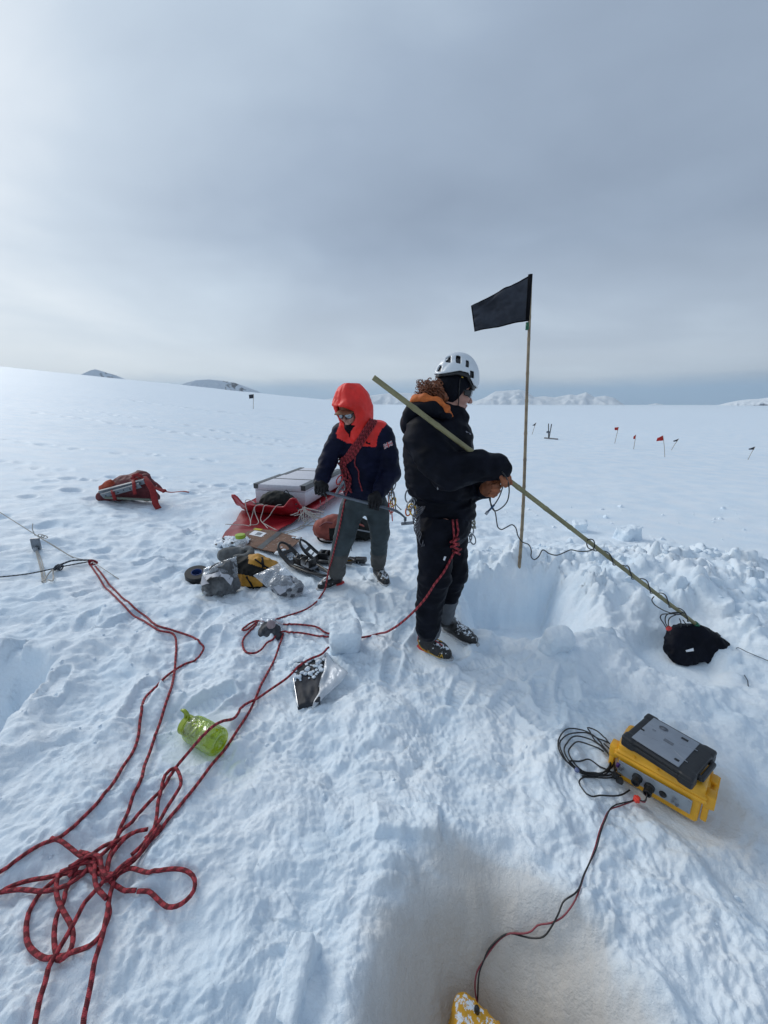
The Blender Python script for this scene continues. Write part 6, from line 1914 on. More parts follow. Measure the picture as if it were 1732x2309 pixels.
def sled():
    zf = gz(-1.5, 5.2) + .03
    # box row gives the sledge's direction
    q0 = atz(684, 1143, zf + .06); q1 = atz(735, 1112, zf + .06)
    back = (q1 - q0); back.z = 0; back.normalize(); right = back.cross(Vector((0, 0, 1))).normalized()
    fr = atz(672, 1176, zf + .02); fl = atz(548, 1152, zf + .02)
    w = abs((fr - fl).dot(right)) * .56
    ctr = (fr + right * -w * .86); ctr.z = zf
    L = 2.3
    t = thing('sledge', 'long red plastic sledge with a curled-up end, loaded with white boxes', 'sledge', ctr)
    nu, ns = 56, 110
    U, S = np.meshgrid(np.linspace(-1, 1, nu), np.linspace(0, 1, ns))
    au = np.abs(U)
    side = .10 * sstep(.78, .98, au)
    s = S * L
    front = .21 * np.clip(1 - s / .34, 0, 1) ** 1.5; bk = .22 * np.clip((s - (L - .3)) / .3, 0, 1) ** 2
    z = np.maximum(np.maximum(side, front), bk) + .075 * np.clip(1 - s / .22, 0, 1) * sstep(.60, .92, au)
    z = z + .05 * sstep(.42, .1, s) * sstep(.6, .9, au) - .012 * np.exp(-((au - .35) / .07) ** 2) * (z < .1)
    hw = w * (1 - .16 * sstep(.35, .0, s)) * (.82 + .18 * np.clip(z / .1, 0, 1))
    ss = s - .10 * np.clip(1 - s / .34, 0, 1) ** 2 * 0
    X = ctr[0] + right[0] * U * hw + back[0] * ss; Y = ctr[1] + right[1] * U * hw + back[1] * ss; Z = zf + z + .008 * perlin(U * 3, S * 9, 71)
    A = np.stack([X, Y, Z], -1).reshape(-1, 3); th = .012
    Bv = A - np.array((0, 0, th)); F = []
    for j in range(ns - 1):
        for i in range(nu - 1):
            q = (j * nu + i, j * nu + i + 1, (j + 1) * nu + i + 1, (j + 1) * nu + i); F.append(q); F.append(tuple(len(A) + k for k in reversed(q)))
    o = len(A); bd = [(j * nu, (j + 1) * nu) for j in range(ns - 1)] + [((j + 1) * nu + nu - 1, j * nu + nu - 1) for j in range(ns - 1)] + [(i + 1, i) for i in range(nu - 1)] + [((ns - 1) * nu + i, (ns - 1) * nu + i + 1) for i in range(nu - 1)]
    for a_, b_ in bd: F.append((a_, b_, b_ + o, a_ + o))
    mesh('hull', np.concatenate([A, Bv]), F, SLED, t)
    # rolled rim
    rim = []
    idx = [(j, 0) for j in range(ns - 1, -1, -1)] + [(0, i) for i in range(1, nu)] + [(j, nu - 1) for j in range(1, ns)]
    for j, i in idx: rim.append(list(A[j * nu + i] + np.array((0, 0, -.004))))
    V, F, uv = tube(rim[::2], .014, 8); mesh('rim', V, F, SLED, t)
    def SP(uu, s_, dz=0.0):
        p = ctr + right * (uu * w) + back * s_; p.z = zf + dz; return p
    # lacing holes at the corner
    for (px, py) in ((668, 1137), (672, 1147)):
        p = at(px, py, SP(.9, .02)[1] - .02); V, F = ball(p, .013, 6, (1, .4, 1)); mesh('lashing_hole', V, F, FRAME, t)
    # cord lacing over the front lip
    lac = ([(553, 1129), (556, 1127), (562, 1127), (570, 1131), (575, 1135)], [(553, 1130), (554, 1140), (558, 1155), (563, 1168), (565, 1182), (564, 1186), (550, 1184), (530, 1183), (508, 1182)],
           [(565, 1184), (566, 1172), (570, 1158), (574, 1144), (582, 1138), (592, 1137), (594, 1139)], [(574, 1144), (575, 1155), (580, 1168), (583, 1178), (578, 1183), (562, 1184)],
           [(604, 1139), (597, 1140), (592, 1155), (588, 1168), (589, 1175), (595, 1181), (602, 1189), (604, 1191)], [(634, 1138), (626, 1139), (616, 1150), (608, 1163), (598, 1173), (592, 1178), (600, 1183), (613, 1190), (624, 1195)])
    yl = SP(0, -.03)[1]
    for px in lac:
        pts = []
        for x, y in px:
            dep = np.interp(y, [1127, 1140, 1165, 1195], [yl + .06, yl - .02, yl - .08, yl - .45])
            p = at(x, y, dep + (x - 600) * -.0012); g = gz(p[0], p[1]) + .075
            if p[2] < g: p = atz(x, y, g)
            pts.append(list(p))
        V, F, uv = tube(resample(pts, .02), .0055, 7); mesh('lacing_cord', V, F, ROPE_W, t, uv=uv)
    # tangle of pale cord at the front right corner
    r = np.random.default_rng(5); pk = []
    for k in range(16):
        pts = []
        x, y = 684 + r.uniform(-2, 4), 1142 + r.uniform(0, 6)
        a_ = r.uniform(.9, 2.3)
        for i in range(7):
            pts.append((x, y)); a_ += r.normal() * .5; x += 7 * math.cos(a_) + 1.2; y += 5.5 * abs(math.sin(a_)) + .5
        Y_ = fr[1] - .04
        W_ = []
        for (x_, y_) in pts:
            p = at(x_, y_, Y_); 
            if p[2] < gz(p[0], p[1]) + .01: p = gp(x_, y_, r.uniform(.008, .05))
            W_.append(list(p))
        v, f, uv = tube(resample(W_, .02), .0065, 6); pk.append((v, f, uv))
    for px in ([(640, 1208), (655, 1203), (672, 1198), (690, 1188), (705, 1178), (720, 1176), (740, 1174)], [(600, 1206), (640, 1203), (668, 1196), (690, 1180), (700, 1168)], [(676, 1188), (700, 1187), (720, 1187), (735, 1190)]):
        P = ground_path(px, .0065, lift=.01); v, f, uv = tube(P, .0065, 6); pk.append((v, f, uv))
    UV = np.concatenate([u for _, _, u in pk]); V, F = join(*[(v, f) for v, f, _ in pk]); o_ = mesh('cord_tangle', V, F, ROPE_W, uv=UV)
    tag(o_, 'tangle of pale cord spilling onto the snow off the red sledge\'s corner', 'cord')
    for px in ([(722, 1128), (724, 1145), (728, 1150), (733, 1146), (735, 1130), (736, 1120)], [(737, 1122), (740, 1135), (746, 1138)], [(724, 1150), (722, 1165), (728, 1172)]):
        Y_ = SP(1, .6)[1]
        V, F, uv = tube(resample([list(at(x, y, Y_ - .02)) for x, y in px], .02), .005, 6); mesh('lashing_cord', V, F, plain('grey_cord', (.22, .21, .20), .8), t, uv=uv)
    # --- white boxes
    zb = zf + .06
    FR = atz(690, 1142, zb)
    zt = at(682, 1096, FR[1])[2]
    def box(name, a, label, s0, s1, ww, top, bot, seam):
        c0 = a + back * s0; 
        cor = [c0 - right * ww, c0, c0 + back * (s1 - s0), c0 + back * (s1 - s0) - right * ww]
        cc = sum(cor, Vector()) / 4; hx = ww / 2; hy = (s1 - s0) / 2; hz = (top - bot) / 2
        B_ = (right, back, Vector((0, 0, 1)))
        b = thing(name, label, 'box', Vector((cc[0], cc[1], bot)))
        C_ = Vector((cc[0], cc[1], (top + bot) / 2))
        V, F = rbox(C_ - Vector((0, 0, .05)), (hx, hy, hz - .05), B_, .012, 2); mesh('box_body', V, F, FOAM, b, smooth=30)
        V, F = rbox(Vector((C_[0], C_[1], top - .05)), (hx + .004, hy + .004, .048), B_, .014, 2); ld = mesh('lid', V, F, FOAM, b, smooth=30)
        T = Vector((C_[0], C_[1], top))
        for sx_ in (-1, 1):       # taped long edges, wrapping down the side
            V, F = join(rbox(T + right * (sx_ * (hx - .035)) + Vector((0, 0, .0)), (.045, hy + .012, .0035), B_, .001, 1),
                        rbox(T + right * (sx_ * (hx + .0065)) + Vector((0, 0, -.035)), (.0025, hy + .012, .038), B_, .001, 1))
            mesh('edge_tape', V, F, TAPED, b, smooth=30)
            for sy_ in (-1, 1):
                V, F = rbox(T + right * (sx_ * (hx - .025)) + back * (sy_ * (hy + .0065)) + Vector((0, 0, -.035)), (.036, .0025, .038), B_, .001, 1); mesh('corner_tape', V, F, TAPED, b, smooth=30)
        for q in seam:
            V, F = rbox(T + back * q + Vector((0, 0, .001)), (hx - .08, .012, .0025), B_, .001, 1); mesh('cross_tape', V, F, TAPED, b, smooth=30)
        return T, B_, hx, hy, b
    wbox = (FR - atz(600, 1126, zb)).dot(right)
    wbox = max(.55, min(.95, abs((atz(684, 1097, zt) - atz(595, 1082, zt)).dot(right))))
    A0 = FR.copy()
    box('foam_box', A0, 'large white foam box with dark taped edges in the sledge behind the black bag', 0, .80, wbox, zt, zb, (.05,))
    T, B_, hx, hy, bb = box('foam_box', A0, 'second white foam box, farther back in the sledge beside the hooded person\'s arm', .83, 1.62, wbox, zt - .015, zb, (.1,))
    V, F = rbox(T + right * (hx * .35) + back * (hy * .2) + Vector((0, 0, .03)), (.026, .026, .032), B_, .005, 1); mesh('tape_tab', V, F, TAPED, bb, smooth=30)
    # --- black bag
    bg = thing('duffel_bag', 'black soft bag slumped in the front of the red sledge', 'bag', SP(.05, .35, .05))
    bc = SP(.02, .34, .17)
    def bf(P):
        d = s_ell(P, bc, (.26, .17, .17), (right, back, Vector((0, 0, 1))))
        d = smin(d, s_cap(P, bc + right * .16 + Vector((0, 0, .09)), bc + right * .24 + Vector((0, 0, .02)), .06, .06), .06)
        d = smin(d, s_cap(P, bc - right * .25 + Vector((0, 0, -.05)), bc - right * .42 + Vector((0, 0, -.08)), .05, .02), .05)
        return d + np.abs(nz3(P, 8, 51)) * .035 - .008 + .004 * nz3(P, 30, 52)
    lo = np.array(bc) - .55; hi = np.array(bc) + .55; lo[2] = bc[2] - .22; hi[2] = bc[2] + .26
    V, F = surf(bf, lo, hi, .011); mesh('bag_body', smooth_mesh(V, F, 1, .3), F, BAGK, bg)
    V, F, uv = tube(resample([list(bc + right * .12 + Vector((0, -.02, .15))), list(bc + right * .17 + Vector((0, -.03, .20))), list(bc + right * .22 + Vector((0, -.02, .13)))], .015), .010, 6, True, .4); mesh('carry_loop', V, F, BAGK, bg)
    # --- red tarpaulin / sledge cover on the snow in front
    zz = gz(-1.6, 4.8) + .03
    c_ = [atz(545, 1152, zz + .03), atz(688, 1160, zz + .03), atz(622, 1200, zz), atz(492, 1222, zz)]
    m_, on = sheet('red_cover', c_, .008, plain('shaded_red_sheet', (.26, .008, .016), .4, var=.15, scale=5), None, 16, .03, 3)  # red painted darker as shading, to set the sheet off from the sledge lip
    tag(m_, 'flat red plastic sheet lying on the snow in front of the sledge, partly under cardboard', 'sheet')
sled()

def cardboard():
    z = gz(-1.5, 4.4) + .055
    q = [atz(574, 1189, z + .01), atz(681, 1211, z), atz(643, 1250, z - .02), atz(520, 1221, z - .015)]
    t = thing('cardboard_sheet', 'brown cardboard sheet with a dark tape band and two labels', 'cardboard', Vector(q[3]))
    ob, on = sheet('board', q, .010, CARDB, t, 14, .008, 5)
    patch('tape_band', on, .50, .60, .0, 1.0, TAPED, t, 10, .003)
    patch('white_label', on, .10, .36, .20, .46, WPR, t, 4, .003)
    patch('yellow_label', on, .04, .20, .02, .15, plain('yellow_label', (.45, .38, .02), .6), t, 3, .003)
    for k in range(9): patch('label_print', on, .20 + k * .012, .206 + k * .012, .25, .41, PRT, t, 2, .005)
    # crumpled corner with snow on it
    c = atz(508, 1222, z)
    def f(P):
        d = s_ell(P, c + Vector((.07, .02, -.005)), (.20, .14, .045))
        return d + np.abs(nz3(P, 14, 61)) * .05 - .012 + .012 * nz3(P, 40, 62)
    V, F = surf(f, np.array(c) - .30, np.array(c) + .34, .010); sn = mesh('snow_clump', V, F, plain('snow_on_brown', (.78, .84, .90), .7, var=.1, col2=(.10, .07, .06), thr=(.56, .60), scale=22), None)
    tag(sn, 'snow-caked crumpled corner of brown wrapping on the red sheet', 'snow')
    for (x, y, r) in ((662, 1212, .018), (672, 1213, .028), (628, 1247, .035), (640, 1240, .02), (635, 1234, .010), (650, 1228, .012)):
        p = atz(x, y, z + .004); V, F = ball(p, r, 6, (1.2, 1, .5)); V = V + .2 * r * np.stack([perlin(V[:, 0] * 60, V[:, 1] * 60, k) for k in (1, 2, 3)], -1); mesh('snow_crumb', V, F, SNOW_B, t)
cardboard()

def backpack_left():
    b = gp(290, 1132); Y = b[1]
    t = thing('backpack', 'dark red expedition rucksack lying on its side with perforated metal stakes strapped on', 'backpack', b)
    A_ = lambda x, y, d=0.0: at(x, y, Y + d)
    def f(P):
        d = s_path(P, [A_(232, 1118, .05), A_(270, 1108, .08), A_(315, 1098, .12)], [.085, .14, .19])
        d = smin(d, s_path(P, [A_(236, 1105, .12), A_(280, 1090, .16), A_(318, 1082, .2)], [.07, .11, .14]), .05)
        d = smin(d, s_cap(P, A_(325, 1100, .1), A_(343, 1122, .1), .17, .10), .06)
        d = smax(d, -(P[..., 2] - A_(300, 1131)[2]), .02)
        return d + np.abs(nz3(P, 6, 71)) * .05 - .015 + .006 * nz3(P, 20, 72)
    lo = np.array(A_(215, 1140)) - .25; hi = np.array(A_(365, 1060)) + .25; lo[1] = Y - .3; hi[1] = Y + .55
    V, F = surf(f, lo, hi, .014); mesh('pack_body', smooth_mesh(V, F, 1, .3), F, PACKD, t)
    # orange lid flap
    def g(P):
        d = s_path(P, [A_(233, 1102, -.0), A_(250, 1092, .02), A_(262, 1094, .04)], [.06, .07, .05])
        return d + np.abs(nz3(P, 12, 73)) * .03 - .006
    V, F = surf(g, np.array(A_(232, 1102)) - .16, np.array(A_(262, 1092)) + .18, .010); mesh('lid_flap', smooth_mesh(V, F, 1, .3), F, ORNG, t)
    # stakes
    for (x0, y0, x1, y1, dY) in ((225, 1112, 326, 1086, -.12), (230, 1119, 316, 1095, -.16)):
        p0, p1 = A_(x0, y0, dY), A_(x1, y1, dY)
        X = (p1 - p0).normalized(); B_ = basis(X, (.0, -.45, 1)); L_ = (p1 - p0).length
        up_ = B_[2]; sd = B_[1]
        V, F = join(rbox((p0 + p1) / 2, (L_ / 2, .006, .036), B_, .002, 1), rbox((p0 + p1) / 2 + sd * .018 + up_ * .030, (L_ / 2, .018, .004), B_, .001, 1))
        st = mesh('snow_stake', V, F, ALU, t, smooth=30)
        for k in range(6):
            c = p0 + X * (L_ * (.1 + .16 * k)) - sd * .008 + up_ * (.006 if k % 2 else -.006)
            for sgn in (1, -1):
                pass
            V, F = lathe(c, sd, [(-.002, .011), (.004, .011)], 10); mesh('stake_hole', V, F, FRAME, st, smooth=False)
    p0, p1 = A_(236, 1122, -.15), A_(340, 1127, -.12)
    V, F = rbox((p0 + p1) / 2, ((p1 - p0).length / 2, .012, .016), basis(p1 - p0), .004, 1); mesh('snow_stake', V, F, plain('olive_tube', (.13, .15, .12), .5), t, smooth=30)
    def strap(pts, wd=.022, mt=STRAPR, nm='strap'):
        P = resample([list(A_(*p)) for p in pts], .02); V, F, uv = tube(P, wd, 8, True, .22); mesh(nm, V, F, mt, t)
    strap([(253, 1105, -.15), (255, 1112, -.20), (258, 1122, -.20), (260, 1128, -.16)]); strap([(300, 1082, -.10), (302, 1092, -.20), (303, 1105, -.20), (305, 1115, -.15)])
    strap([(325, 1076, -.02), (334, 1088, -.10), (344, 1105, -.14), (348, 1122, -.16), (352, 1138, -.18), (358, 1147, -.2)], .045)
    strap([(312, 1074, .0), (322, 1070, .05), (332, 1070, .05), (340, 1082, .02), (352, 1090, .0), (362, 1100, -.02), (366, 1108, -.02)], .026, PACKD)
    strap([(350, 1098, -.05), (362, 1104, -.06), (372, 1108, -.06)], .055, STRAPR)
    strap([(372, 1108, -.06), (385, 1110, -.05), (400, 1109, -.04), (415, 1108, -.04), (426, 1110, -.04)], .024)
    for (x, y) in ((303, 1072), (310, 1070), (316, 1073), (300, 1078), (306, 1081), (370, 1107)):
        V, F = rbox(A_(x, y, -.04), (.03, .02, .022), basis((1, .3, .4)), .008, 1); mesh('buckle', V, F, STRAPR, t, smooth=30)
backpack_left()

def backpack_mid():
    b = gp(778, 1226); Y = b[1] + .1
    t = thing('backpack', 'salmon and black rucksack lying behind the legs of the red-hooded person', 'backpack', b)
    A_ = lambda x, y, d=0.0: at(x, y, Y + d)
    def f(P):
        d = s_path(P, [A_(730, 1192, .0), A_(752, 1189, .05)], [.125, .15])
        d = smin(d, s_path(P, [A_(752, 1190, .05), A_(800, 1194, .1), A_(822, 1200, .1)], [.15, .165, .15]), .05)
        d = smax(d, -(P[..., 2] - gz(-.5, Y) - .01), .02)
        return d + np.abs(nz3(P, 9, 81)) * .03 - .010 + .005 * nz3(P, 26, 82)
    lo = np.array(A_(700, 1235)) - .12; hi = np.array(A_(850, 1150)) + .15; lo[1] = Y - .26; hi[1] = Y + .36
    V, F = surf(f, lo, hi, .011); V = smooth_mesh(V, F, 1, .3); C = V[F].mean(1)
    zmid = A_(790, 1188)[2]; xm = A_(745, 1190)[0]; xr = A_(808, 1190)[0]
    fm = ((C[:, 0] > xm) & (C[:, 2] < zmid + .12 * nz3(C, 5, 83) * 0 + .02)) | (C[:, 0] > xr)
    mesh('pack_body', V, F, [PACKR, BAGK], t, fmat=fm.astype(int))
    def band(pts, wd, mt, nm, fl=.25):
        P = resample([list(A_(*p)) for p in pts], .015); V, F, uv = tube(P, wd, 8, True, fl); mesh(nm, V, F, mt, t)
    band([(716, 1212, -.14), (722, 1219, -.13), (735, 1223, -.12), (748, 1224, -.1)], .018, BAGK, 'strap', .6)
    band([(722, 1186, -.14), (735, 1178, -.16), (750, 1180, -.16)], .03, PACKD, 'compression_strap'); band([(770, 1180, -.14), (790, 1178, -.14), (810, 1182, -.12), (820, 1186, -.1)], .03, PACKR, 'compression_strap')
    band([(772, 1200, -.16), (785, 1210, -.17), (795, 1222, -.15)], .022, PACKD, 'compression_strap')
    band([(795, 1170, -.05), (802, 1174, -.08), (812, 1176, -.08), (818, 1180, -.08)], .012, BAGK, 'carry_handle', 1)
    a2 = thing('ice_axe', 'grey ice axe with a teal band leaning upright in front of the rucksack', 'ice axe', gp(793, 1243))
    Yx = gp(793, 1243)[1]
    p0, p1 = at(789, 1170, Yx + .16), at(790, 1228, Yx)
    V, F, uv = tube(resample([list(p0), list((p0 + p1) / 2 + Vector((.004, 0, 0))), list(p1)], .02), .014, 10, True, .6); mesh('shaft', V, F, ALU, a2)
    V, F, _ = tube([list(at(789.8, 1224, Yx + .006)), list(at(790, 1230, Yx))], .0165, 10, True, .7); mesh('teal_band', V, F, plain('teal_band', (.0, .22, .25), .4), a2)
    for dx in (-2, 2):
        V, F, _ = tube([list(at(791 + dx * .6, 1230, Yx)), list(at(791 + dx, 1243, Yx))], [.007, .004], 6); mesh('spike', V, F, METALD, a2)
    p0, p1 = at(797, 1193, Yx + .02), at(842, 1201, Yx + .10)
    V, F, uv = tube([list(p0), list(p1)], .013, 8, True, .6); o = mesh('axe_shaft', V, F, ALU, uv=uv); tag(o, 'grey metal shaft lying level across the black side of the rucksack', 'ice axe')
backpack_mid()

def snowshoe(tip, tail, up_tip, label):
    tip = Vector(tip); tail = Vector(tail); X = (tip - tail); X.z = 0; L = X.length; x, y, z = basis(X)
    t = thing('snowshoe', label, 'snowshoe', tail, 'pair of snowshoes')
    def W(a, b, c=0.0): return tail + x * (a * L) + y * b + z * (c + up_tip * max(0, a - .62) ** 1.5 * 4.2)
    N = 48; out = []
    for i in range(N + 1):
        th = 2 * math.pi * i / N
        a = .5 + .5 * math.cos(th); wv = .105 * math.sin(th) * (1.0 + .28 * math.cos(th)) * (1 if abs(math.sin(th)) > 0 else 1)
        wv = math.copysign(min(abs(wv) * 1.25, .108), wv) * .8
        out.append(list(W(a, wv, .03)))
    V, F, uv = tube(out, .013, 8, False, 1.0); mesh('frame', V, F, FRAME, t)
    # deck plates with openings between them
    def plate(a0, a1, b0, b1, nm='deck', c=.028, th=.006, mat=FRAME):
        nn = 6; V = []; F = []
        for i in range(nn + 1):
            a = a0 + (a1 - a0) * i / nn
            for b_ in (b0, b1):
                for dz in (0, th): V.append(list(W(a, b_, c + dz)))
        for i in range(nn):
            o = i * 4; F += [(o, o + 4, o + 6, o + 2), (o + 1, o + 3, o + 7, o + 5), (o, o + 1, o + 5, o + 4), (o + 2, o + 6, o + 7, o + 3)]
        F += [(0, 2, 3, 1), (nn * 4, nn * 4 + 1, nn * 4 + 3, nn * 4 + 2)]
        mesh(nm, V, F, mat, t, smooth=False)
    plate(.02, .30, -.085, -.025); plate(.02, .30, .025, .085); plate(.28, .40, -.10, .10); plate(.38, .66, -.105, -.060); plate(.38, .66, .060, .105)
    plate(.64, .72, -.10, .10); plate(.72, .94, -.088, -.045); plate(.72, .94, .045, .088); plate(.84, .88, -.05, .05)
    # binding: heel cup, toe cup, straps, crampon rail
    ms = []
    c = W(.50, 0, .055)
    V, F = rbox(W(.46, 0, .045), (L * .20, .045, .010), (x, y, z), .006, 2); mesh('foot_plate', V, F, METALD, t, smooth=35)
    V, F = rbox(W(.32, 0, .085), (.012, .045, .045), (x, y, z), .010, 2); mesh('heel_cup', V, F, FRAME, t, smooth=35)
    for s in (-1, 1):
        V, F = rbox(W(.56, s * .050, .080), (.055, .006, .035), (x, y, z), .005, 2); mesh('side_wing', V, F, FRAME, t, smooth=35)
        V, F = rbox(W(.50, s * .055, .010), (.17, .004, .020), (x, y, z), .002, 1); mesh('crampon_rail', V, F, METAL, t, smooth=30)
    for a in (.50, .60, .38):
        pts = [list(W(a, -.055, .08)), list(W(a, -.03, .115)), list(W(a, .03, .115)), list(W(a, .055, .08))]
        V, F, uv = tube(resample(pts, .01), .012, 6, True, .35); mesh('binding_strap', V, F, FRAME, t)
    V, F, _ = tube([list(W(.70, -.02, .04)), list(W(.62, .0, .13))], .008, 8); mesh('lift_bar', V, F, METAL, t)
    for s in (-.03, 0, .03):
        V, F, _ = tube([list(W(.78, s, .03)), list(W(.80, s, -.01))], [.010, .003], 6); mesh('tooth', V, F, METAL, t)
    return t

def kit():
    a = gp(636, 1262); b = gp(742, 1308)
    snowshoe(a + Vector((0, 0, .035)), b + Vector((0, 0, .02)), .16, 'black snowshoe nearer the camera, its curved tip next to the clear plastic bag')
    a = gp(680, 1262); b = gp(800, 1276)
    snowshoe(a + Vector((0, 0, .06)), b + Vector((0, 0, .02)), .20, 'black snowshoe lying farther back behind its pair, tip raised')
    o = gp(812, 1272, .045)
    V, F = join(rbox(o, (.07, .045, .028), basis((1, -.3, .1)), .015, 2), rbox(o + Vector((-.08, .02, .0)), (.05, .03, .02), basis((1, -.3, 0)), .008, 2))
    ob = mesh('crampon_case', V, F, FRAME, smooth=35); tag(ob, 'small black and metal crampon just right of the hooded person\'s boot leg', 'crampon')
    for k in range(4):
        V, F, _ = tube([list(o + Vector((-.05 + k * .035, -.04, .0))), list(o + Vector((-.05 + k * .035, -.055, -.04)))], [.008, .003], 6); mesh('point', V, F, METAL, ob)
    V, F = rbox(o + Vector((-.10, -.01, .0)), (.03, .02, .012), basis((1, -.3, 0)), .004, 1); mesh('yellow_strap', V, F, YPACK, ob, smooth=30)
    # --- plastic bottle with green lid
    g = gp(546, 1243); g.z += -.01
    t = thing('plastic_bottle', 'small clear wide-mouth bottle with a lime green lid by the cardboard', 'bottle', g)
    r = .062
    V, F = lathe(g, (0, 0, 1), [(0, r * .9), (.01, r), (.135, r), (.155, r * .86), (.16, r * .8), (.17, r * .8)], 28); mesh('bottle_body', V, F, film('milky_plastic', (.93, .95, .96), .34, .18, .15), t)
    V, F = lathe(g, (0, 0, 1), [(.006, r * .8), (.07, r * .86), (.075, .0)], 24); mesh('contents', V, F, plain('pale_brown_contents', (.25, .17, .13), .7, var=.3), t)
    V, F = lathe(g, (0, 0, 1), [(.165, r * .84), (.17, r * .88), (.20, r * .88), (.206, r * .80), (.207, .0)], 28, False); mesh('lid', V, F, plain('lime_lid', (.30, .44, .03), .45, var=.1), t, smooth=40)
    # --- roll of tape
    g = gp(446, 1306); c = g + Vector((0, 0, .035))
    ax_ = Vector((.15, -.25, 1)).normalized()
    t = thing('tape_roll', 'roll of black tape with a blue core lying left of the plastic bags', 'tape', g)
    V, F = lathe(c, ax_, [(-.034, .048), (-.034, .098), (-.030, .102), (.030, .102), (.034, .098), (.034, .048), (-.034, .048)], 36, False); mesh('tape_winding', V, F, plain('black_tape', (.010, .010, .011), .4), t, smooth=40)
    V, F = lathe(c, ax_, [(-.030, .042), (-.030, .047), (.036, .047), (.036, .042), (-.030, .042)], 30, False); mesh('core', V, F, plain('blue_core', (.012, .05, .20), .5), t, smooth=40)
    # --- grey rolled mat
    t = thing('grey_mat', 'folded grey felt boot liner or mat behind the plastic bags', 'mat', gp(530, 1262))
    Yb = gp(530, 1266)[1]
    def f(P):
        d = s_path(P, [at(508, 1252, Yb), at(530, 1249, Yb + .05), at(552, 1246, Yb + .05)], [.075, .075, .05])
        r_ = np.array(at(556, 1243, Yb))
        e = s_path(P, [at(533, 1256, Yb - .06), at(550, 1256, Yb - .07), at(566, 1249, Yb - .04), at(567, 1241, Yb), at(560, 1236, Yb + .02), at(552, 1240, Yb)], [.03, .034, .034, .028, .024, .02])
        return smin(d, e, .012) + np.abs(nz3(P, 12, 91)) * .016 - .004
    V, F = surf(f, np.array(at(495, 1270, Yb)) - .14, np.array(at(575, 1228, Yb)) + .14, .008); mesh('mat_roll', smooth_mesh(V, F, 1, .3), F, GREYF, t)
    # --- yellow and black bag between
    b0 = gp(585, 1322); Yb = b0[1] + .12
    t = thing('kit_bag', 'yellow and black kit bag lying open between the two clear plastic bags', 'bag', b0)
    def f(P):
        d = s_path(P, [at(548, 1285, Yb), at(580, 1282, Yb), at(612, 1284, Yb + .05)], [.13, .13, .09])
        d = smin(d, s_path(P, [at(560, 1305, Yb - .1), at(590, 1308, Yb - .1), at(605, 1318, Yb - .12)], [.09, .085, .05]), .05)
        return d + np.abs(nz3(P, 9, 92)) * .035 - .010 + .005 * nz3(P, 25, 93)
    lo = np.array(at(520, 1335, Yb)) - .16; hi = np.array(at(640, 1255, Yb)) + .16; lo[1] = Yb - .3; hi[1] = Yb + .25
    V, F = surf(f, lo, hi, .010); V = smooth_mesh(V, F, 1, .3); C = V[F].mean(1)
    n_ = nz3(C, 6, 94)
    dep_ = C[:, 1] * _c - (C[:, 2] - CAM_H) * _s
    sx = 866 + F_PX * C[:, 0] / dep_; sy = 1154.5 - F_PX * ((C[:, 2] - CAM_H) * _c + C[:, 1] * _s) / dep_
    yellow = ((sx > 560) & (sy < 1270 + (sx - 560) * .32 + 5 * n_)) | ((sx < 592) & (sy > 1294 + (sx - 540) * .22) & (sy < 1322 + 3 * n_))
    mesh('bag_body', V, F, [BAGK, YPACK], t, fmat=yellow.astype(int))
    for px in ([(590, 1258), (592, 1268), (594, 1280)], [(556, 1300), (566, 1314), (574, 1328)], [(575, 1262), (590, 1272), (606, 1282), (622, 1290)]):
        pts = [list(cast(f, x, y, Yb - .4, Yb + .3, .006)) for x, y in px]; V, F, uv = tube(resample(pts, .012), .012, 6, True, .4); mesh('strap', V, F, BAGK, t)
    # --- clear plastic bags with contents
    def bag(label, base, outline, depth_c, thick, mat, contents, seed):
        """pillow of film: photo outline laid on a sloping plane through world quad"""
        t = thing('plastic_bag', label, 'bag', base)
        (p00, p10, p11, p01) = outline
        n = 22; V = []
        c = [np.array(p, float) for p in outline]
        nn = np.cross(c[1] - c[0], c[3] - c[0]); nn /= np.linalg.norm(nn)
        if nn[1] > 0: nn = -nn
        U, W_ = np.meshgrid(np.linspace(0, 1, n + 1), np.linspace(0, 1, n + 1))
        P = (c[0] * ((1 - U) * (1 - W_))[..., None] + c[1] * (U * (1 - W_))[..., None] + c[2] * (U * W_)[..., None] + c[3] * ((1 - U) * W_)[..., None])
        bul = (np.sin(np.pi * U) * np.sin(np.pi * W_)) ** .55
        wr = perlin(U * 4 + W_ * 2, W_ * 5, seed) + .6 * np.abs(perlin(U * 9, W_ * 7 + U * 4, seed + 1))
        A = P + nn * ((bul * thick * (.9 + .35 * wr))[..., None]) + (wr * .012)[..., None] * nn
        Bk = P - nn * ((bul * thick * .35)[..., None])
        m = n + 1; F = []
        for j in range(n):
            for i in range(n):
                q = (j * m + i, j * m + i + 1, (j + 1) * m + i + 1, (j + 1) * m + i); F.append(q); F.append(tuple(m * m + k for k in reversed(q)))
        mesh('film', np.concatenate([A.reshape(-1, 3), Bk.reshape(-1, 3)]), F, mat, t)
        return t, nn
    # left bag: grey kit with a white band
    Yb = gp(490, 1335)[1]
    q = [at(459, 1283, Yb + .10), at(533, 1254, Yb + .14), at(540, 1322, Yb), at(456, 1345, Yb - .08)]
    t, nn = bag('bulging clear bag of grey kit tied with a white band, beside the tape roll', gp(495, 1340), q, 0, .09, FILM, None, 3)
    def f(P):
        d = s_path(P, [at(478, 1320, Yb - .02), at(505, 1316, Yb - .02), at(520, 1318, Yb)], [.085, .095, .075])
        d = smin(d, s_path(P, [at(492, 1290, Yb + .05), at(515, 1282, Yb + .08)], [.07, .07]), .04)
        return d + np.abs(nz3(P, 13, 95)) * .055 - .014 + .006 * nz3(P, 30, 97)
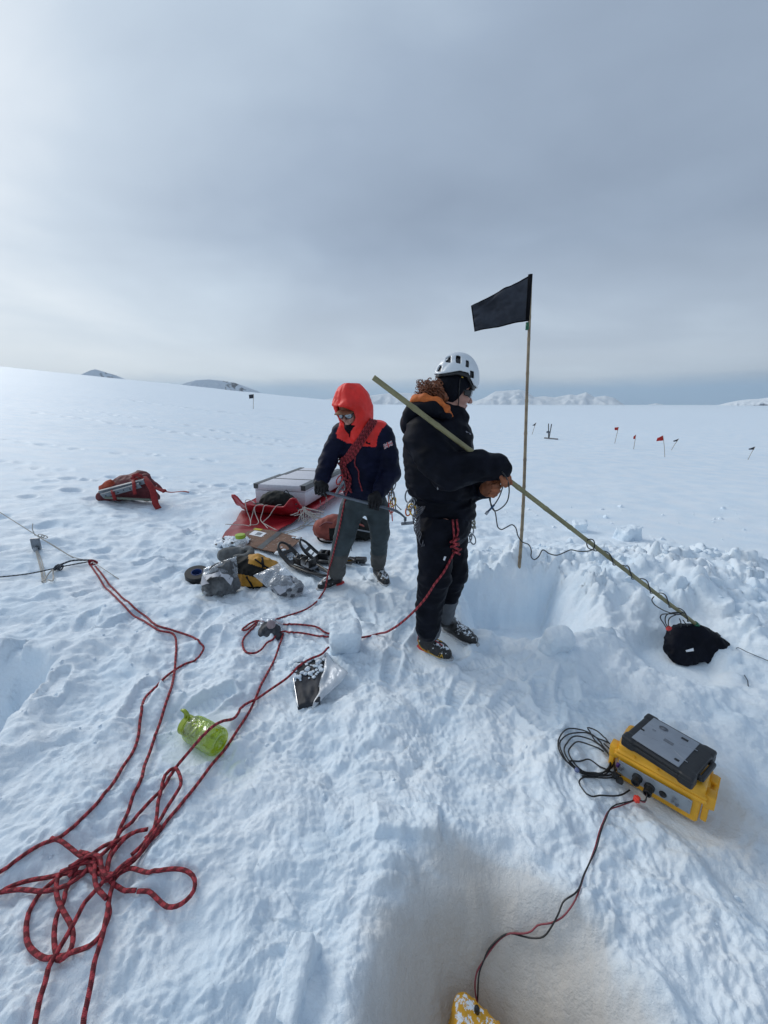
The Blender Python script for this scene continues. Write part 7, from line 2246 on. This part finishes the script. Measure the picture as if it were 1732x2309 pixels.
    V, F = surf(f, np.array(at(450, 1350, Yb)) - .14, np.array(at(545, 1265, Yb)) + .14, .009); V = smooth_mesh(V, F, 1, .3); C = V[F].mean(1)
    rd = np.abs(C[:, 0] - at(482, 0, Yb)[0]) < .016
    mesh('grey_contents', V, F, [plain('grey_kit', (.10, .105, .11), .75, var=.3, bump=.3, scale=22), PACKD], t, fmat=rd.astype(int))
    V = []; F = []
    for i in range(15):
        x = 462 + (520 - 462) * i / 14; yy = 1318 - 12 * math.sin(math.pi * i / 14)
        V.append(list(cast(f, x, yy, Yb - .4, Yb + .3, .05))); V.append(list(cast(f, x + 1, yy - 11, Yb - .4, Yb + .3, .05)))
    for i in range(14): F.append((2 * i, 2 * i + 2, 2 * i + 3, 2 * i + 1))
    mesh('white_band', V, F, plain('white_band', (.50, .51, .55), .6, var=.1, col2=(.2, .2, .22), thr=(.60, .66), scale=40), t)
    V, F = ball(gp(463, 1340, .012), .022, 6, (1.2, .8, .6)); mesh('yellow_tag', V, F, plain('yellow_green_tag', (.5, .5, .08), .5), t)
    # right bag with documents
    Yb = gp(640, 1350)[1]
    q = [at(571, 1298, Yb + .10), at(632, 1268, Yb + .30), at(700, 1334, Yb + .06), at(642, 1358, Yb - .03)]
    t, nn = bag('flat clear plastic bag of dark coiled kit and a white paper label', gp(645, 1356), q, 0, .05, FILM, None, 8)
    cc = (q[0] + q[1] + q[2] + q[3]) / 4
    eu = (q[2] - q[0]).normalized(); ev = (q[1] - q[3]); ev = (ev - eu * ev.dot(eu)).normalized(); en = eu.cross(ev)
    def f2(P):
        d = s_ell(P, cc + eu * .05 - ev * .02, (.15, .105, .035), (eu, ev, en))
        d = smin(d, s_cap(P, cc + eu * .02 - ev * .08, cc + eu * .16 - ev * .02, .022, .03), .02)
        return d + np.abs(nz3(P, 16, 98)) * .03 - .008
    V, F = surf(f2, np.array(cc) - .24, np.array(cc) + .26, .009); V = smooth_mesh(V, F, 1, .3)
    mesh('dark_contents', V, F, plain('dark_grey_kit', (.06, .065, .08), .6, var=.5, bump=.3, scale=30), t)
    c_ = [cast(f2, x_, y_, Yb - .4, Yb + .4, .010) for x_, y_ in ((616, 1325), (654, 1308), (668, 1322), (632, 1341))]
    mesh('paper_label', [list(p) for p in c_], [(0, 1, 2, 3)], plain('paper', (.45, .47, .52), .8, var=.05), t, smooth=False)
    # --- bag by the ropes with dark contents
    b0 = gp(608, 1440); Yb = b0[1] + .06
    q = [at(573, 1440, Yb - .02), at(588, 1392, Yb + .12), at(640, 1398, Yb + .12), at(634, 1448, Yb - .02)]
    t, nn = bag('small clear bag with a round tin and dark kit, wrapped by red rope loops', b0, q, 0, .05, FILM, None, 13)
    def f(P):
        d = s_path(P, [at(594, 1432, Yb), at(622, 1436, Yb)], [.055, .055])
        d = smin(d, s_cap(P, at(600, 1415, Yb + .03), at(620, 1420, Yb + .03), .045, .045), .02)
        return d + np.abs(nz3(P, 20, 96)) * .018
    V, F = surf(f, np.array(at(570, 1455, Yb)) - .14, np.array(at(640, 1390, Yb)) + .12, .007); mesh('dark_contents', smooth_mesh(V, F, 1, .3), F, plain('dark_kit', (.035, .04, .05), .5, var=.5, scale=40), t)
    V, F = lathe(at(612, 1408, Yb - .03), (.1, -.8, .5), [(0, .030), (.018, .030), (.021, .026), (.022, 0)], 24, False); mesh('tin', V, F, plain('pink_grey_tin', (.28, .22, .23), .35, metal=.4), t, smooth=40)
    # --- foil pouch with crushed snow, clear sleeve beside it
    b0 = gp(690, 1580)
    P4 = [gp(656, 1505, .02), gp(735, 1490, .03), gp(722, 1592, .03), gp(672, 1602, .02)]
    t = thing('sample_bag', 'dark foil-backed sample bag with crushed snow at its mouth, under the red rope', 'bag', b0)
    ob, on = sheet('foil_pouch', P4, .03, plain('dark_foil', (.030, .033, .040), .6, spec=.25, var=.35, scale=16, bump=.4, bscale=40), t, 18, .016, 9, smooth=True)
    V, F, uv = tube(resample([list(on(.02, w, .002)) for w in np.linspace(.15, 1, 10)], .01), .004, 6); mesh('silver_edge', V, F, plain('silver_foil', (.6, .62, .65), .2, metal=.9), t)
    r = np.random.default_rng(14); pk = []
    for k in range(60):
        u, w = r.uniform(.02, 1.0), r.uniform(-.05, .50)
        rr_ = r.uniform(.006, .020) * (1.15 - w); p = on(u, w, rr_ * .5)
        V, F = ball(p, rr_, 5, (1.1, 1.1, .5)); V = V + rr_ * .35 * np.stack([perlin(V[:, 0] * 90 + k, V[:, 1] * 90, s_) for s_ in (1, 2, 3)], -1); pk.append((V, F))
    V, F = join(*pk); o = mesh('crushed_snow', V, F, SNOW_B, t); o['kind'] = 'stuff'
    Q4 = [gp(738, 1486, .05), gp(786, 1532, .04), gp(704, 1608, .02), gp(722, 1555, .04)]
    ob, on = sheet('clear_sleeve', Q4, .004, film('frosted_sleeve', (.92, .96, 1.0), .62, .06, .3), t, 12, .02, 12, smooth=True)
kit()

def bottle():
    p0 = gp(420, 1642); p1 = gp(508, 1680)
    c0 = atz(424, 1636, p0[2] + .055); c1 = atz(497, 1676, p1[2] + .055)
    ax_ = (c1 - c0); L = ax_.length; ax_.normalize(); r = .062
    t = thing('water_bottle', 'translucent lime green water bottle lying on the snow under the red rope', 'bottle', (c0 + c1) / 2 - Vector((0, 0, r)))
    G1 = film('lime_plastic', (.76, .85, .05), .10, .07, .05)
    prof = [(0.012, .040), (.016, .047), (.03, .058), (.05, r), (L * .55, r), (L * .58, r * .975), (L * .60, r), (L - .02, r), (L - .006, r * .88), (L, r * .70), (L - .004, r * .45), (L - .016, r * .3), (L - .018, 0.001)]
    V, F = lathe(c0, ax_, prof, 40, False); mesh('bottle_wall', V, F, G1, t)
    V, F = lathe(c0, ax_, [(.02, .043), (.055, r * .955), (L - .025, r * .955), (L - .012, r * .7), (L - .022, r * .28), (L - .024, 0.001)], 36, False); mesh('inner_wall', V, F, film('lime_inner', (.84, .90, .14), .08, .04, .04), t)
    # liquid: lower part of the body
    def f(P):
        q = P - np.array(c0); h = q @ np.array(ax_); rad_ = np.linalg.norm(q - h[..., None] * np.array(ax_), axis=-1)
        d = np.maximum(rad_ - r * .93, np.maximum(.035 - h, h - L + .028))
        return np.maximum(d, P[..., 2] - c0[2] * (1 - 0) + .012 - 0 * h)
    CAPM = plain('lime_cap', (.30, .38, .02), .3, var=.1, coat=.3)
    V, F = lathe(c0, ax_, [(-.022, .0), (-.022, .040), (-.018, .046), (.010, .046), (.012, .040)], 32, False); mesh('cap', V, F, CAPM, t, smooth=40)
    for k in range(28):
        pass
    u = Vector((0, 0, 1)); u = (u - ax_ * u.dot(ax_)).normalized(); s_ = ax_.cross(u)
    pts = [list(c0 + ax_ * -.010 + u * .046), list(c0 + ax_ * -.022 + u * .060 - s_ * .01), list(c0 + ax_ * -.030 + u * .085), list(c0 + ax_ * -.010 + u * .092), list(c0 + ax_ * .012 + u * .075), list(c0 + ax_ * .016 + u * .055)]
    V, F, uv = tube(resample(pts, .008), .0075, 8, True, .7); mesh('carry_loop', V, F, CAPM, t)
    V, F = lathe(c0, ax_, [(.016, .048), (.018, .051), (.026, .051), (.028, .048)], 32, False); mesh('tether_ring', V, F, CAPM, t)
bottle()
# ============================================================ loose snow
def snow_block(name, c, half, B, seed, label, rd=.02, amp=.02, mat=SNOW_B, h=.0075):
    c = np.array(c, float)
    def f(P):
        d = s_box(P, c, half, rd, B)
        return d + amp * nz3(P, 8, seed) + amp * .45 * np.abs(nz3(P, 24, seed + 1)) + .002 * nz3(P, 70, seed + 2)
    m = max(half) * 1.8 + .04
    V, F = surf(f, c - m, c + m, h); V = smooth_mesh(V, F, 1, .3)
    o = mesh(name, V, F, mat); tag(o, label, 'snow')
    return o
b = gp(775, 1478)
snow_block('snow_block', b + Vector((0, .09, .07)), (.105, .085, .12), basis((1, .15, .0), (.05, -.35, 1)), 3, 'pale upright snow block with a smooth face, the red rope passing beneath it', .045, .022, h=.006)
b = gp(1262, 1478)
snow_block('snow_block', b + Vector((0, .06, .05)), (.09, .07, .09), basis((1, .2, 0), (.1, -.2, 1)), 13, 'rounded grey-white knob of snow at the near rim of the blue pit', .05, .03)
b = gp(672, 2200)
snow_block('snow_block', b + Vector((.0, .0, -.03)), (.042, .095, .055), basis((.97, -.22, .25), (-.3, -.1, 1)), 23, 'smooth wedge of snow at the bottom centre, left of the brown pit', .02, .030, h=.0045)
b = gp(1420, 1220)
snow_block('snow_block', b + Vector((0, .05, .06)), (.14, .10, .11), basis((1, .3, .2), (.2, -.1, 1)), 43, 'largest loose snow boulder just behind the heap, right of the slanting pole', .05, .04)
b = gp(1310, 1200)
snow_block('snow_block', b + Vector((0, .05, .05)), (.09, .08, .08), basis((1, -.3, .1), (-.2, -.1, 1)), 53, 'squarish snow lump just behind the heap, between the flagpole and the slanting pole', .03, .03)

def chunks():
    r = np.random.default_rng(77)
    bases = []
    for s in range(8):
        bm = bmesh.new(); bmesh.ops.create_icosphere(bm, subdivisions=3, radius=1)
        V = np.array([list(v.co) for v in bm.verts]); bm.verts.index_update(); F = [tuple(v.index for v in f.verts) for f in bm.faces]; bm.free()
        # cut by random planes for angular faces
        for k in range(9):
            n = r.normal(size=3); n /= np.linalg.norm(n); d = r.uniform(.5, .85)
            dd = V @ n - d; V = V - np.where(dd > 0, dd, 0)[:, None] * n * .95
        V = V + .07 * np.stack([perlin3(V[:, 0] * 2, V[:, 1] * 2, V[:, 2] * 2, s * 3 + k) for k in range(3)], -1)
        bases.append((V, F))
    def put(n, sx, sy, rmin, rmax, pw=2.5):
        out = []
        for k in range(n):
            x, y = sx(), sy(); 
            rad_ = rmin + (rmax - rmin) * r.uniform() ** pw
            V, F = bases[r.integers(8)]
            q = r.normal(size=4); q /= np.linalg.norm(q)
            w_, a, b_, c = q
            R_ = np.array([[1 - 2 * (b_ * b_ + c * c), 2 * (a * b_ - c * w_), 2 * (a * c + b_ * w_)], [2 * (a * b_ + c * w_), 1 - 2 * (a * a + c * c), 2 * (b_ * c - a * w_)], [2 * (a * c - b_ * w_), 2 * (b_ * c + a * w_), 1 - 2 * (a * a + b_ * b_)]])
            S = V * rad_ * np.array((1, r.uniform(.7, 1.1), r.uniform(.55, .9)))
            S = S @ R_.T + np.array((x, y, gz(x, y) + rad_ * .05)); out.append((S, F))
        return out
    ms = put(90, lambda: r.uniform(.9, 3.9), lambda: r.uniform(3.3, 4.0), .012, .06) + put(70, lambda: r.normal(2.7, .6), lambda: r.normal(2.95, .4), .012, .075)
    ms += put(60, lambda: r.uniform(1.6, 6), lambda: r.uniform(3.8, 6.2), .012, .05, 3)
    ok = [(S, F) for S, F in ms if not (.62 < S[:, 0].mean() < 1.68 and 2.2 < S[:, 1].mean() < 3.25) and not (1.75 < S[:, 0].mean() < 2.45 and S[:, 1].mean() < 2.62)]
    V, F = join(*ok); o = mesh('snow_chunks', V, F, SNOW_B, origin=(0, 0, 0)); o['kind'] = 'stuff'
    ms = put(350, lambda: r.uniform(-2.2, 1.8), lambda: r.uniform(.75, 3.2), .003, .016, 3)
    ok = [(S, F) for S, F in ms if not (-.2 < S[:, 0].mean() < .9 and S[:, 1].mean() < 1.15) and not (.95 < S[:, 0].mean() < 1.6 and 1.0 < S[:, 1].mean() < 1.5) and not (.65 < S[:, 0].mean() and 2.2 < S[:, 1].mean())]
    V, F = join(*ok); o = mesh('snow_crumbs', V, F, SNOW_B, origin=(0, 0, 0)); o['kind'] = 'stuff'
chunks()
# ============================================================ cold air between here and the far hills
def build_haze():
    m = bpy.data.materials.new('haze_air'); m.use_nodes = True
    N, L = m.node_tree.nodes, m.node_tree.links; N.clear()
    o = N.new('ShaderNodeOutputMaterial'); v = N.new('ShaderNodeVolumePrincipled')
    v.inputs['Color'].default_value = (.78, .90, 1.0, 1); v.inputs['Density'].default_value = 4.2e-5; v.inputs['Anisotropy'].default_value = .2
    L.new(v.outputs[0], o.inputs['Volume'])
    V, F = rbox((0, 0, 300), (14300, 14300, 430), None, 0)
    h = mesh('haze', V, F, m, origin=(0, 0, -130), smooth=False); h['kind'] = 'stuff'
build_haze()
